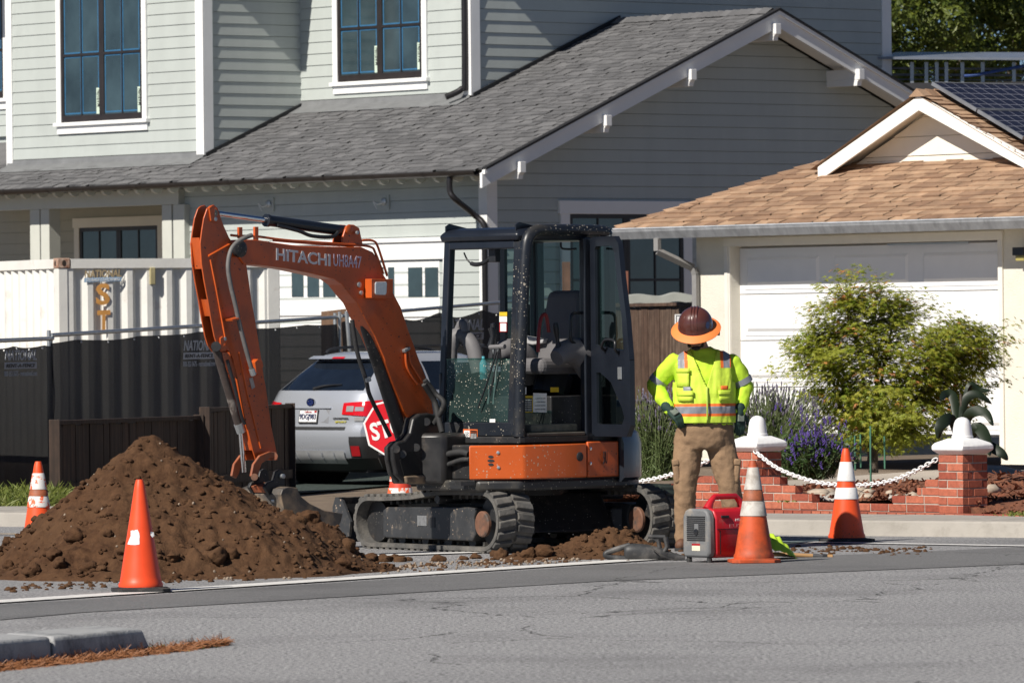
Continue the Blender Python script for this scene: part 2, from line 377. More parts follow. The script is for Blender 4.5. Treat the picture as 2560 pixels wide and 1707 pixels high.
def window(par, P, u0, u1, z0, z1, cols, rows, trim=.11, sill=True, sticker=(), tape=True, trimm=None, left_open=False):
    """P(u, off, z). sash pair with glazing bars, masking tape and stickers"""
    tm = trimm or WHITE
    t = MB()
    t.hexa([P(a, o, z) for z in (z0 - .0, z1) for a, o in ((u0 - trim, .0), (u0, .0), (u0, .045), (u0 - trim, .045))][0:8])
    t.hexa([P(a, o, z) for z in (z0 - .0, z1) for a, o in ((u1, .0), (u1 + trim, .0), (u1 + trim, .045), (u1, .045))])
    t.hexa([P(a, o, z) for z in (z1, z1 + trim * 1.15) for a, o in ((u0 - trim - .03, .0), (u1 + trim + .03, .0), (u1 + trim + .03, .05), (u0 - trim - .03, .05))])
    fr = t.build("window_trim", tm, par, bevel=.004)
    if sill:
        s_ = MB(); s_.hexa([P(a, o, z) for z in (z0 - .055, z0) for a, o in ((u0 - trim - .04, 0), (u1 + trim + .04, 0), (u1 + trim + .04, .085), (u0 - trim - .04, .085))])
        s_.hexa([P(a, o, z) for z in (z0 - .17, z0 - .056) for a, o in ((u0 - trim, 0), (u1 + trim, 0), (u1 + trim, .04), (u0 - trim, .04))])
        s_.build("window_sill", tm, fr, bevel=.004)
    f = MB(); fw = .06
    for a, b, c, d in ((u0, u1, z0, z0 + .10), (u0, u1, z1 - fw, z1)): f.hexa([P(x, o, z) for z in (c, d) for x, o in ((a, .0), (b, .0), (b, .03), (a, .03))])
    n = 2; sw = (u1 - u0) / n
    for k in range(n):
        for a in (u0 + k * sw, u0 + (k + 1) * sw - fw): f.hexa([P(x, o, z) for z in (z0 + .1, z1 - fw) for x, o in ((a, 0), (a + fw, 0), (a + fw, .032), (a, .032))])
    wf = f.build("window_frame", FRAMEB, par, bevel=.004)
    gl = MB(); bars = MB(); tp = MB(); pw = sw - 2 * fw; zz = z1 - z0 - fw - .1
    gl.hexa([P(x, o, z) for z in (z0 + .08, z1 - .04) for x, o in ((u0 + .03, .0), (u1 - .03, .0), (u1 - .03, .016), (u0 + .03, .016))])
    for k in range(n):
        b0 = u0 + k * sw + fw
        for c in range(1, cols): x = b0 + pw * c / cols; bars.hexa([P(a, o, z) for z in (z0 + .1, z1 - fw) for a, o in ((x - .012, .017), (x + .012, .017), (x + .012, .030), (x - .012, .030))])
        for r in rows: z = z0 + .1 + zz * r; bars.hexa([P(a, o, q_) for q_ in (z - .018, z + .018) for a, o in ((b0, .017), (b0 + pw, .017), (b0 + pw, .033), (b0, .033))])
        if tape:
            rr = [0] + list(rows) + [1]
            for c in range(cols):
                for r in range(len(rr) - 1):
                    xa, xb = b0 + pw * c / cols + .014, b0 + pw * (c + 1) / cols - .014; za, zb = z0 + .1 + zz * rr[r] + .02, z0 + .1 + zz * rr[r + 1] - .02; tw = .022
                    for (a, b, c_, d) in ((xa, xb, za, za + tw), (xa, xb, zb - tw, zb), (xa, xa + tw, za + tw, zb - tw), (xb - tw, xb, za + tw, zb - tw)):
                        tp.quad(P(a, .0185, c_), P(b, .0185, c_), P(b, .0185, d), P(a, .0185, d))
    gl.build("pane", GLASSW, wf); bars.build("glazing_bar", FRAMEB, wf)
    if tape: tp.build("masking_tape", TAPE, wf)
    for (ua, ub, za, zb) in sticker:
        s_ = MB(); s_.quad(P(ua, .0205, za), P(ub, .0205, za), P(ub, .0205, zb), P(ua, .0205, zb)); sk = s_.build("sticker", STICK, wf)
        text("MARVIN", P(ub - .02, .0225, za + (zb - za) * .28), P(ub - .02, .0225, zb - .03), P(ua + .02, .0225, za + (zb - za) * .28), INK, parent=sk, bold=.01)
    return fr
# ------------------------------------------------------------------ the grey two-storey house
ZK = 88.0
K = at(1222, 900, ZK); K.z = 0.0
F = Frame(K, YAW)
house = thing("grey_house", F(0, 0, .15), "grey sided two-storey house with white trim and dark shingle roof", "house")
SH = mat("grey_shingles", (.098, .098, .102), .9, var=.14, vs=3, bump=.4, bs=120, island=(.150, .149, .153))
PIT_ = .42; OV = .5; RISE = PIT_
a_e, h_e = F.fd(1180, 421, -OV)                    # eave edge
EAVE = h_e
def roofh(d): return EAVE + (d + OV) * PIT_
def on_roof(x, y):                                  # pixel on the front slope -> (a, d)
    n = (F.ey * -PIT_ + Vector((0, 0, 1))).normalized(); p = on(x, y, F(0, -OV, EAVE), n) - F.o
    return p.dot(F.ex), p.dot(F.ey)
a1r, d1 = on_roof(511, 395)                        # right foot of the first bay
a1l, _ = F.fd(22, 405, d1)
a2l, d2 = on_roof(745, 270); a2r, _ = F.fd(1179, 255, d2)
AU = a2r                                            # plane of the upper side wall
# ridge and gable
GOV = .62
dr, hr = F.fa(1940, 25, GOV)                        # apex on the barge plane
dr_roof = (hr - EAVE) / PIT_ - OV
DR = .5 * (dr + dr_roof); HR = roofh(DR)
ZTOP = 7.6
porch_a, _ = F.fd(463, 560, 0)
left_a, _ = F.fd(-260, 560, 0)
ROW = .170
wl = MB()
front = lambda d: (lambda u, o, z: F(u, d - o, z))
side = lambda a: (lambda u, o, z: F(a + o, u, z))
siding(wl, ROW, .25, EAVE + .02, lambda z: porch_a, lambda z: -.02, front(0))
wl.quad(F(porch_a, .05, .1), F(0, .05, .1), F(0, .05, EAVE), F(porch_a, .05, EAVE))
wl.build("front_wall", SID, house)
wl = MB()                                           # gable side wall, boards follow the roof slope
glo = lambda z: max(.0, (z - (EAVE - .13)) / PIT_ - OV); ghi = lambda z: min(2 * DR, 2 * DR - ((z - (EAVE - .13)) / PIT_ - OV))
siding(wl, ROW, .25, HR - .12, lambda z: 0 if z < EAVE - .2 else glo(z), lambda z: 2 * DR if z < EAVE - .2 else ghi(z), side(0))
wl.prism([F(-.05, 0, .1), F(-.05, 2 * DR, .1), F(-.05, 2 * DR, EAVE), F(-.05, DR, HR - .1), F(-.05, 0, EAVE)], F.ex * -.02)
wl.build("gable_wall", SID, house)
# upper bays
def bay(al, ar, d, name):
    b = MB(); zb = roofh(d) + .10
    siding(b, ROW, zb, ZTOP, lambda z: al, lambda z: ar, front(d)); b.quad(F(al, d + .05, zb - .3), F(ar, d + .05, zb - .3), F(ar, d + .05, ZTOP), F(al, d + .05, ZTOP))
    return b
b1 = bay(a1l, a1r, d1, "bay"); b1.build("upper_wall", SID, house)
b2 = bay(a2l, a2r, d2, "bay"); b2.build("upper_wall", SID, house)
al0, _ = F.fd(-300, 400, d1 + 1.0)
b0 = bay(al0, a1l + .0, d1 + 1.0, "bay"); b0.build("upper_wall", SID, house)
wl = MB()
siding(wl, ROW, roofh(d1) + .1, ZTOP, lambda z: d1, lambda z: d2, side(a1r)); wl.quad(F(a1r - .05, d1, roofh(d1) - .2), F(a1r - .05, d2, roofh(d1) - .2), F(a1r - .05, d2, ZTOP), F(a1r - .05, d1, ZTOP)); wl.build("return_wall", SID, house)
DB, _ = F.fa(2222, 100, AU)
wl = MB()
siding(wl, ROW, roofh(d2) + .1, ZTOP, lambda z: d2, lambda z: DB, side(AU)); wl.quad(F(AU - .05, d2, 1), F(AU - .05, DB, 1), F(AU - .05, DB, ZTOP), F(AU - .05, d2, ZTOP)); wl.build("upper_side_wall", SID, house)
# corner boards
def cboard(a, d, z0, z1, wa=.12, wd=.15):
    c = MB(); c.bx(a - wa, a + .028, d - .03, d - .004, z0, z1); c.bx(a + .004, a + .028, d - .0035, d + wd, z0 + .0, z1); c.T = None
    c.v = [F(*p) for p in c.v]; return c.build("corner_board", WHITE, house, bevel=.004)
cboard(a1r, d1, roofh(d1) + .04, ZTOP, .155, .155); cboard(a2r, d2, roofh(d2) + .04, ZTOP, .15, .15); cboard(.0, .0, .2, EAVE - .04, .15, .16)
c = MB(); c.v = []; c.bx(a1l - .02, a1l + .135, d1 - .03, d1 - .002, roofh(d1) + .0, ZTOP); c.v = [F(*p) for p in c.v]; c.build("corner_board", WHITE, house, bevel=.004)
c = MB(); c.bx(a2l - .01, a2l + .04, d2 - .03, d2 - .002, roofh(d2) + .04, ZTOP); c.v = [F(*p) for p in c.v]; c.build("corner_board", WHITE, house)
c = MB(); c.bx(AU - .1, AU + .03, DB - .16, DB + .03, 3, ZTOP); c.v = [F(*p) for p in c.v]; c.build("corner_board", WHITE, house, bevel=.004)
# upper roof eaves above the picture: they throw the diagonal shadows
ur = MB()
for (al, ar, d, o) in ((al0, a1r, d1, .55), (a2l - .6, a2r, d2, .55)):
    ur.bx(al - .3, ar + .45, d - o, d + 6, ZTOP, ZTOP + .16)
ur.bx(AU - 4, AU + .45, d2 - .3, DB + .45, ZTOP + .162, ZTOP + .3); ur.v = [F(*p) for p in ur.v]; ur.build("upper_eave", WHITE, house)
# main front roof slope
def PR(u, v, off):                                  # v measured up the slope from the eave
    cs = 1 / math.sqrt(1 + PIT_ ** 2); return F(u, -OV - .04 + v * cs, EAVE + v * cs * PIT_ - .017) + (F.ey * -PIT_ + Vector((0, 0, 1))).normalized() * off
SL = math.sqrt(1 + PIT_ ** 2)
rf = MB()
aL = left_a - .3
VB = (d1 + OV) * SL + .25; VC = (d2 + OV) * SL + .3; VT = (DR + OV + .04) * SL
def lo_(v): return aL if v < VB else (a1r - .02 if v < VC else AU - .02)
shingles(rf, PR, aL, GOV + .03, 0, VT, ex=.145, tw=.24, lo=lo_, seed=5, wav=.055)
rf.quad(PR(aL, 0, -.01), PR(GOV, 0, -.01), PR(GOV, VT, -.01), PR(aL, VT, -.01))
# rear slope of the wing
def PRb(u, v, off): cs = 1 / SL; return F(u, 2 * DR + OV + .04 - v * cs, EAVE + v * cs * PIT_ - .017) + (F.ey * PIT_ + Vector((0, 0, 1))).normalized() * off
shingles(rf, PRb, AU, GOV + .03, 0, VT, seed=6); rf.quad(PRb(AU, 0, -.01), PRb(AU, VT, -.01), PRb(GOV, VT, -.01), PRb(GOV, 0, -.01))
for k in range(int((GOV - AU) / .16)):              # ridge caps
    u = AU + k * .16; rf.add([F(u, DR - .14, HR - .025), F(u + .19, DR - .14, HR - .035), F(u + .19, DR, HR + .05), F(u, DR, HR + .065), F(u + .19, DR + .14, HR - .035), F(u, DR + .14, HR - .025)], [(0, 1, 2, 3), (3, 2, 4, 5), (0, 3, 5)])
rf.build("roof", SH, house)
fl = MB()                                           # flashing at the foot of the walls
FLASH = mat("grey_flashing", (.17, .175, .18), .6, var=.15, metal=.1)
for (al, ar, d) in ((a1l, a1r + .02, d1), (a2l, a2r, d2)):
    v = (d + OV + .04) * SL; fl.add([PR(al, v - .30, .022), PR(ar, v - .30, .022), PR(ar, v - .03, .03), PR(al, v - .03, .03), F(ar, d - .02, roofh(d) + .09), F(al, d - .02, roofh(d) + .09)], [(0, 1, 2, 3), (3, 2, 4, 5)])
fl.build("flashing", FLASH, house)
for (a, da, db) in ((a1r, d1, d2), (AU, d2, DR + .05)):
    st = MB(); st.hexa([F(a + o, d, roofh(d) + z) for z in (-.05, .075) for d, o in ((da, .016), (db, .016), (db, .05), (da, .05))])
    st.build("step_flashing", mat("black_flashing", (.015, .016, .018), .6), house)
# gutter, rafter tails, fascia
gu = MB(); gp_ = [(.075 * math.cos(t), .075 * math.sin(t)) for t in [math.pi + i * math.pi / 8 for i in range(9)]]
ga, gb = left_a, GOV - .12
vs = [F(a, -OV - .085 + p[0], EAVE - .035 + p[1]) for a in (ga, gb) for p in gp_]
gu.add(vs, [(i, i + 1, 10 + i, 9 + i) for i in range(8)])
vs = [F(a, -OV - .085 + p[0] * .93, EAVE - .035 + p[1] * .93) for a in (ga, gb) for p in gp_]
gu.add(vs, [(9 + i, 10 + i, i + 1, i) for i in range(8)])
for k in range(14): a = gb - .03 - k * 1.1; gu.add([F(a + e, -OV - .085 + p[0] * 1.06, EAVE - .035 + p[1] * 1.06) for e in (0, .03) for p in gp_], [(i, i + 1, 10 + i, 9 + i) for i in range(8)])
gu.build("gutter", mat("bronze_gutter", (.05, .045, .045), .35, metal=.6, var=.2), house, smooth=40)
a = gb - .25
TRIMG = mat("grey_trim", (.52, .53, .48), .55, var=.03)
while a > left_a:
    q = MB(); tz = EAVE - .10; pr = [(-OV - .02, tz + .05), (-OV - .02, tz - .0), (-OV + .02, tz - .055), (-OV + .08, tz - .075), (-OV + .14, tz - .05), (-OV + .17, tz - .0), (0, tz + .06), (0, tz + .16)]
    q.prism([F(a, d, z) for d, z in pr], F.ex * .065); q.build("rafter_tail", TRIMG, house); a -= .405
q = MB(); q.hexa([F(aa, dd, zz) for zz in (0, 1) for aa, dd in ((left_a, 0), (0, 0), (0, 1), (left_a, 1))]); q.v = [F(left_a, -OV, EAVE - .03), F(GOV - .05, -OV, EAVE - .03), F(GOV - .05, 0, EAVE + .18), F(left_a, 0, EAVE + .18), F(left_a, -OV, EAVE - .02), F(GOV - .05, -OV, EAVE - .02), F(GOV - .05, 0, EAVE + .19), F(left_a, 0, EAVE + .19)]
q.build("soffit", TRIMG, house)
# barge boards, gable soffit, brackets
bb = MB(); th = .20
def barge(d0, h0, d1_, h1, off, t, hgt):
    bb.hexa([F(GOV - off + o, d, h + z) for z in (-hgt, 0) for d, h, o in ((d0, h0, -t), (d1_, h1, -t), (d1_, h1, 0), (d0, h0, 0))])
barge(-OV - .10, EAVE - .075, DR, HR - .03, .0, .05, th); barge(2 * DR + OV + .1, EAVE - .075, DR + .001, HR - .03, .0, .05, th)
bb.build("barge_board", WHITE, house)
bb = MB(); barge(-OV - .08, EAVE - .035, DR, HR + .005, -.035, .06, .055); barge(2 * DR + OV, EAVE - .03, DR, HR + .005, -.035, .06, .055); bb.build("barge_trim", WHITE, house)
bb = MB(); barge(-OV - .06, EAVE + .005, DR, HR + .045, -.05, .1, .035); barge(2 * DR + OV, EAVE + .0, DR, HR + .045, -.05, .1, .035); bb.build("roof_edge", mat("black_roof_edge", (.012, .012, .014), .7), house)
sf = MB()
for (da, db, ha, hb) in ((-OV, DR, EAVE - .10, HR - .10), (2 * DR + OV, DR, EAVE - .10, HR - .10)):
    sf.hexa([F(a, d, h + z) for z in (0, .03) for a, d, h in ((.02, da, ha), (GOV - .05, da, ha), (GOV - .05, db, hb), (.02, db, hb))])
sf.build("gable_soffit", WHITE, house)
for (px, py) in ((1298, 412), (1513, 292), (1725, 172), (1936, 62), (2145, 180)):
    d, h = F.fa(px, py, GOV); q = MB(); hh = (roofh(d) if d < DR else roofh(2 * DR - d)) - .13
    q.bx(0, GOV + .085, d - .05, d + .05, hh - .17, hh - .02); q.bx(0, GOV - .05, d - .045, d + .045, hh - .26, hh - .171)
    q.v = [F(*p) for p in q.v]; q.prism([F(GOV - .05, d - .045, hh - .171), F(GOV + .06, d - .045, hh - .171), F(GOV + .03, d - .045, hh - .21), F(GOV + .02, d - .045, hh - .26), F(GOV - .05, d - .045, hh - .26)], F.ey * .09)
    q.build("bracket", WHITE, house, bevel=.005)
# windows
P1 = front(d1); u0, z0 = F.fd(158, 308, d1); u1, _ = F.fd(361, 300, d1)
sh = F.fd(240, 235, d1)[1]; mid = F.fd(200, 138, d1)[1]
zt = 6.9; zz = zt - z0 - .16
wu = lambda px, py, dd: F.fd(px, py, dd)
s1 = [(wu(244, 270, d1)[0], wu(257, 270, d1)[0], wu(250, 285, d1)[1], wu(250, 220, d1)[1]), (wu(347, 270, d1)[0], wu(360, 270, d1)[0] - .012, wu(350, 281, d1)[1], wu(350, 217, d1)[1])]
window(house, P1, u0, u1, z0, zt, 2, ((mid - z0 - .1) / zz,), sticker=s1)
P2 = front(d2); u0, z0 = F.fd(849, 207, d2); u1, _ = F.fd(1060, 195, d2); mid = F.fd(900, 71, d2)[1]; zt = 7.1; zz = zt - z0 - .16
s2 = [(wu(939, 150, d2)[0], wu(951, 150, d2)[0], wu(945, 182, d2)[1], wu(945, 115, d2)[1]), (wu(1046, 150, d2)[0], wu(1059, 150, d2)[0], wu(1050, 174, d2)[1], wu(1050, 107, d2)[1])]
window(house, P2, u0, u1, z0, zt, 2, ((mid - z0 - .1) / zz,), sticker=s2)
d0_ = d1 + 1.0; u1, z0 = F.fd(14, 246, d0_); mid = F.fd(5, 125, d0_)[1]
window(house, front(d0_), u1 - 1.3, u1, z0, 6.9, 2, ((mid - z0 - .1) / (6.9 - z0 - .16),))
# side window on the gable wall
dA, hA = F.fa(1420, 535, 0); dB, hB = F.fa(1706, 735, 0)
P3 = side(0)
window(house, P3, dA, dB, hB - 1.3, hA, 2, (.62,), tape=False, sill=False, trim=.16)
# garage doors on the front wall
def carriage(px0, px1, panes):
    ua, zt_ = F.fd(px0, 655, 0); ub, _ = F.fd(px1, 655, 0)
    q = MB(); q.hexa([F(a, d, z) for z in (.2, zt_) for a, d in ((ua, -.012), (ub, -.012), (ub, .02), (ua, .02))])
    q.hexa([F(a, d, z) for z in (zt_ - .78, zt_ - .66) for a, d in ((ua, -.035), (ub, -.035), (ub, -.0125), (ua, -.0125))])
    dr_ = q.build("garage_door", WHITE, house)
    for (x0, x1) in panes:
        p0, zb = F.fd(x0, 742, -.04); p1, zt2 = F.fd(x1, 668, -.04); s_ = MB()
        s_.hexa([F(a, d, z) for z in (zb, zt2) for a, d in ((p0, -.022), (p1, -.022), (p1, -.013), (p0, -.013))]); s_.build("pane", GLASSW, dr_)
    # bars round the panes
carriage(620, 870, [(660, 690), (727, 755), (766, 794), (805, 835)]); carriage(905, 1100, [(925, 955), (968, 982), (1018, 1052), (1060, 1092)])
q = MB(); ua, zb = F.fd(600, 660, 0); ub, zt_ = F.fd(1118, 603, 0)
q.hexa([F(a, d, z) for z in (zb - .0, zt_) for a, d in ((ua, -.05), (ub, -.05), (ub, -.013), (ua, -.013))]); q.hexa([F(a, d, z) for z in (zt_ + .0, zt_ + .06) for a, d in ((ua - .05, -.08), (ub + .05, -.08), (ub + .05, -.013), (ua - .05, -.013))])
q.hexa([F(a, d, z) for z in (.2, zb) for a, d in ((ua, -.045), (ua + .12, -.045), (ua + .12, -.013), (ua, -.013))]); q.hexa([F(a, d, z) for z in (.2, zb) for a, d in ((ub - .05, -.045), (ub, -.045), (ub, -.013), (ub - .05, -.013))])
q.build("door_trim", WHITE, house, bevel=.004)
q = MB(); ua, _ = F.fd(868, 650, 0); ub, _ = F.fd(907, 650, 0); q.hexa([F(a, d, z) for z in (.2, zb - .002) for a, d in ((ua, -.045), (ub, -.045), (ub, -.0135), (ua, -.0135))]); q.build("door_post", WHITE, house)
# round lamp boxes left bare on the wall
for (px, py) in ((672, 512), (960, 506)):
    a, z = F.fd(px, py, -.02); q = MB(); q.hexa([F(x, d, zz_) for zz_ in (z - .1, z + .1) for x, d in ((a - .12, -.03), (a + .12, -.03), (a + .12, -.005), (a - .12, -.005))]); lb = q.build("lamp_block", SID, house)
    q = MB(); q.lathe([(.055, 0), (.055, .02), (.03, .03), (.0, .03)], F(a + .02, -.03, z + .01), -F.ey, 14); q.build("junction_box", STEEL, lb, smooth=40)
    q = MB(); q.tube(catmull([F(a + .02, -.05, z), F(a - .05, -.10, z - .03), F(a - .12, -.12, z + .02), F(a - .06, -.1, z - .09)], 5), .006, 5); q.build("wire", WHITE, lb)
# downpipes
DP = mat("bronze_downpipe", (.032, .03, .032), .35, metal=.5)
q = MB(); ax, _ = F.fd(1133, 440, -.5)
q.tube(catmull([F(ax, -.56, EAVE - .09), F(ax, -.56, EAVE - .3), F(ax + .05, -.5, EAVE - .42), F(-.1, -.16, EAVE - .62), F(.02, -.07, EAVE - .78), F(.02, -.07, EAVE - 1.1), F(.02, -.07, .3)], 5), .042, 10)
q.build("downpipe", DP, house, smooth=60)
q = MB(); ax, _ = F.fd(1163, 150, d2 - .06); zb = roofh(d2)
q.tube(catmull([F(ax, d2 - .07, ZTOP), F(ax, d2 - .07, zb + .35), F(ax - .03, d2 - .10, zb + .14), F(ax - .16, d2 - .3, zb + .02)], 5), .045, 10); q.build("downpipe", DP, house, smooth=60)
# porch on the left
q = MB(); q.hexa([F(a, d, z) for z in (F.fd(200, 520, -.1)[1], EAVE - .1) for a, d in ((left_a, -.12), (porch_a, -.12), (porch_a, .12), (left_a, .12))]); q.build("porch_beam", TRIMG, house, bevel=.005)
PORW = mat("porch_siding", (.40, .385, .31), .6, var=.05)
q = MB(); siding(q, ROW, .2, EAVE, lambda z: left_a, lambda z: porch_a, front(1.9)); q.quad(F(left_a, 1.91, .1), F(porch_a, 1.91, .1), F(porch_a, 1.91, EAVE), F(left_a, 1.91, EAVE)); q.build("porch_wall", PORW, house)
q = MB(); q.hexa([F(a, d, z) for z in (EAVE - .2, EAVE - .12) for a, d in ((left_a, .121), (porch_a, .121), (porch_a, 1.9), (left_a, 1.9))]); q.build("porch_ceiling", TRIMG, house)
q = MB(); siding(q, ROW, .2, EAVE - .2, lambda z: .02, lambda z: 1.88, lambda u, o, z: F(porch_a - o, u, z)); q.build("porch_side_wall", SID, house)
for px0, px1 in ((76, 100), (103, 124), (406, 430), (434, 462)):
    aa, _ = F.fd(px0, 560, -.1); ab, _ = F.fd(px1, 560, -.1); q = MB(); q.hexa([F(a, d, z) for z in (.2, F.fd(200, 520, -.1)[1] - .001) for a, d in ((aa, -.11), (ab, -.11), (ab, .1), (aa, .1))]); q.build("porch_column", TRIMG, house, bevel=.006)
aa, zt_ = F.fd(200, 570, 1.88); ab, _ = F.fd(396, 570, 1.88)
window(house, front(1.9), aa, ab, 1.2, zt_, 2, (.0,), tape=False, sill=False, trim=.13, trimm=CREAM)
# ------------------------------------------------------------------ the cream bungalow garage on the right
K2 = on(1745, 1000, at(2200, 900, 72.4), F.ey); K2.z = 0
H2 = Frame(K2, YAW)
bung = thing("cream_bungalow", H2(0, 0, .3), "cream stucco bungalow garage with tan hip roof and white sectional door", "house")
STUC = mat("cream_stucco", (.70, .665, .575), .9, var=.05, vs=3, bump=.5, bs=70, dirt=((.45, .36, .22), 2.2, .62, .85))
TANS = mat("tan_shingles", (.22, .13, .08), .9, var=.2, vs=4, bump=.4, bs=120, island=(.42, .275, .175))
GUTM = mat("weathered_gutter", (.20, .205, .215), .6, var=.2, vs=4, grain=(9, 9, .6, 1.55))
ae2, he2 = H2.fd(1540, 573, -.45)
E2, P2_ = he2, .44; OV2 = .45; SL2 = math.sqrt(1 + P2_ ** 2)
def roofh2(d): return E2 + (d + OV2) * P2_
ua, zh = H2.fd(1849, 620, .14); ub, _ = H2.fd(2520, 612, .14)
w2 = MB(); zt2 = H2.fd(2200, 607, 0)[1]; ZG = H2.fd(2500, 1088, .14)[1]
for (a, b, c, d) in ((0, ua - .0, .1, E2 + .1), (ub, 9.0, .1, E2 + .1), (ua, ub, zt2, E2 + .1)): w2.hexa([H2(x, y, z) for z in (c, d) for x, y in ((a, 0), (b, 0), (b, .2), (a, .2))])
w2.hexa([H2(x, y, z) for z in (.1, E2 + .1) for x, y in ((0, .201), (.2, .201), (.2, 8), (0, 8))])
w2.build("wall", STUC, bung)
tr = MB(); ta = H2.fd(1811, 700, -.02)[0]
tr.hexa([H2(x, y, z) for z in (.2, zt2 - .0) for x, y in ((ta, -.025), (ua - .03, -.025), (ua - .03, -.002), (ta, -.002))]); tr.hexa([H2(x, y, z) for z in (.2, zt2) for x, y in ((ub + .0, -.025), (ub + .07, -.025), (ub + .07, -.002), (ub + .0, -.002))])
tr.hexa([H2(x, y, z) for z in (zt2 + .0, zt2 + .10) for x, y in ((ta, -.03), (ub + .08, -.03), (ub + .08, -.002), (ta, -.002))])
tr.hexa([H2(x, y, z) for z in (.2, zt2) for x, y in ((ua - .029, -.02), (ua - .003, -.02), (ua - .003, .139), (ua - .029, .139))])
tr.build("door_trim", mat("off_white_trim", (.74, .71, .64), .6, var=.04), bung, bevel=.004)
gd = MB(); nsec = 4; zs = [ZG + (zt2 - .02 - ZG) * k / 4 for k in range(5)]; pw = (ub - ua) / 3
for k in range(4):
    z0, z1 = zs[k] + .006, zs[k + 1] - .004
    gd.hexa([H2(x, y, z) for z in (z0, z1) for x, y in ((ua, .14), (ub, .14), (ub, .18), (ua, .18))])
    for c in range(3):
        x0, x1 = ua + c * pw + .12, ua + (c + 1) * pw - .12
        a, b = z0 + .10, z1 - .10; m_ = .035
        gd.hexa([H2(x0, .1395, a), H2(x1, .1395, a), H2(x1, .1395, b), H2(x0, .1395, b), H2(x0 + m_, .120, a + m_), H2(x1 - m_, .120, a + m_), H2(x1 - m_, .120, b - m_), H2(x0 + m_, .120, b - m_)])
        gd.hexa([H2(x, y, z) for z in (a - .05, a - .035) for x, y in ((x0 - .03, .132), (x1 + .03, .132), (x1 + .03, .1395), (x0 - .03, .1395))])
gdo = gd.build("garage_door", mat("white_door", (.80, .80, .80), .45, var=.02), bung, bevel=.003)
q = MB(); q.hexa([H2(x, y, z) for z in (ZG - .02, ZG + .0055) for x, y in ((ua, .13), (ub, .13), (ub, .17), (ua, .17))]); q.build("weather_strip", RUBBER, gdo)
ga_, gz_ = H2.fd(2420, 604, .1); q = MB(); q.hexa([H2(x, y, z) for z in (gz_ - .02, gz_ + .0) for x, y in ((ga_ - 1.3, .09), (ga_, .09), (ga_, .12), (ga_ - 1.3, .12))]); q.build("door_spring", STEEL, gdo)
# hip roof
AE = ae2
def PR2(u, v, off): cs = 1 / SL2; return H2(u, -OV2 - .02 + v * cs, E2 + v * cs * P2_) + (H2.ey * -P2_ + Vector((0, 0, 1))).normalized() * off
def on_roof2(x, y): p = on(x, y, H2(0, -OV2, E2), (H2.ey * -P2_ + Vector((0, 0, 1))).normalized()) - H2.o; return p.dot(H2.ex), p.dot(H2.ey)
DG = on_roof2(2300, 412)[1] + .05
gl_, gz0 = H2.fd(2052, 418, DG - .3); gr_, _ = H2.fd(2585, 415, DG - .3); gap_, gzt = H2.fd(2301, 240, DG - .3)
VG = (DG + OV2 + .02) * SL2
r2 = MB()
shingles(r2, PR2, AE, 10, 0, VG + .5, ex=.135, tw=.30, lo=lambda v: AE + v / SL2, seed=11, wav=.018)
r2.add([PR2(AE, 0, -.01), PR2(10, 0, -.01), PR2(10, VG + .5, -.01), PR2(AE + (VG + .5) / SL2, VG + .5, -.01)], [(0, 1, 2, 3)])
# left hip slope (seen only from the side) and hip caps
r2.add([H2(AE, -OV2, E2 - .01), H2(AE + 1.9, -OV2 + 1.9, E2 + 1.9 * P2_ - .01), H2(AE + 1.9, 6, E2 + 1.9 * P2_ - .01), H2(AE, 8, E2 - .01)], [(0, 1, 2, 3)])
nh = 12; L_ = (DG + OV2 + .05)
for k in range(nh):
    t0, t1 = L_ * k / nh - .01, L_ * (k + 1) / nh + .03
    for sg in (0, 1):
        o0, o1 = (0, .12) if sg else (.12, 0)
    a0 = (AE + t0, -OV2 + t0 - .02, E2 + t0 * P2_ + .045); a1 = (AE + t1, -OV2 + t1 - .02, E2 + t1 * P2_ + .022)
    r2.add([H2(a0[0] + .16, a0[1] - .0, a0[2] - .035), H2(a1[0] + .16, a1[1], a1[2] - .03), H2(*a1), H2(*a0), H2(a1[0], a1[1] + .16, a1[2] - .03), H2(a0[0], a0[1] + .16, a0[2] - .035), H2(a0[0] + .16, a0[1], a0[2] - .06)], [(0, 1, 2, 3), (3, 2, 4, 5), (6, 0, 3), (6, 3, 5)])
# gable roof behind the small gable
PG = (gzt - gz0) / (gap_ - gl_)
gcs = 1 / math.sqrt(1 + PG ** 2)
def PGr(u, v, off): return H2(gap_ + (3.2 - v) * gcs, DG - .34 + u, gzt + .03 - (3.2 - v) * gcs * PG) + (H2.ex * PG + Vector((0, 0, 1))).normalized() * off
shingles(r2, PGr, 0, 9, 0, 3.2, ex=.135, tw=.30, seed=12, wav=.03)
r2.quad(PGr(0, 0, -.02), PGr(9, 0, -.02), PGr(9, 3.2, -.02), PGr(0, 3.2, -.02))
r2.add([H2(gap_, DG - .34, gzt + .05), H2(gap_, DG + 9, gzt + .05), H2(gl_ - .2, DG + 9, gz0 - .05), H2(gl_ - .15, DG - .34, gz0 - .03)], [(0, 1, 2, 3)])
for k in range(44):
    u = DG - .36 + k * .14; r2.add([H2(gap_ - .13, u, gzt - .01), H2(gap_, u, gzt + .085), H2(gap_ + .13, u, gzt - .01), H2(gap_ + .13, u + .17, gzt - .025), H2(gap_, u + .17, gzt + .07), H2(gap_ - .13, u + .17, gzt - .025)], [(0, 1, 4, 5), (1, 2, 3, 4), (0, 1, 2)])
r2.build("roof", TANS, bung)
q = MB()
wf = .165
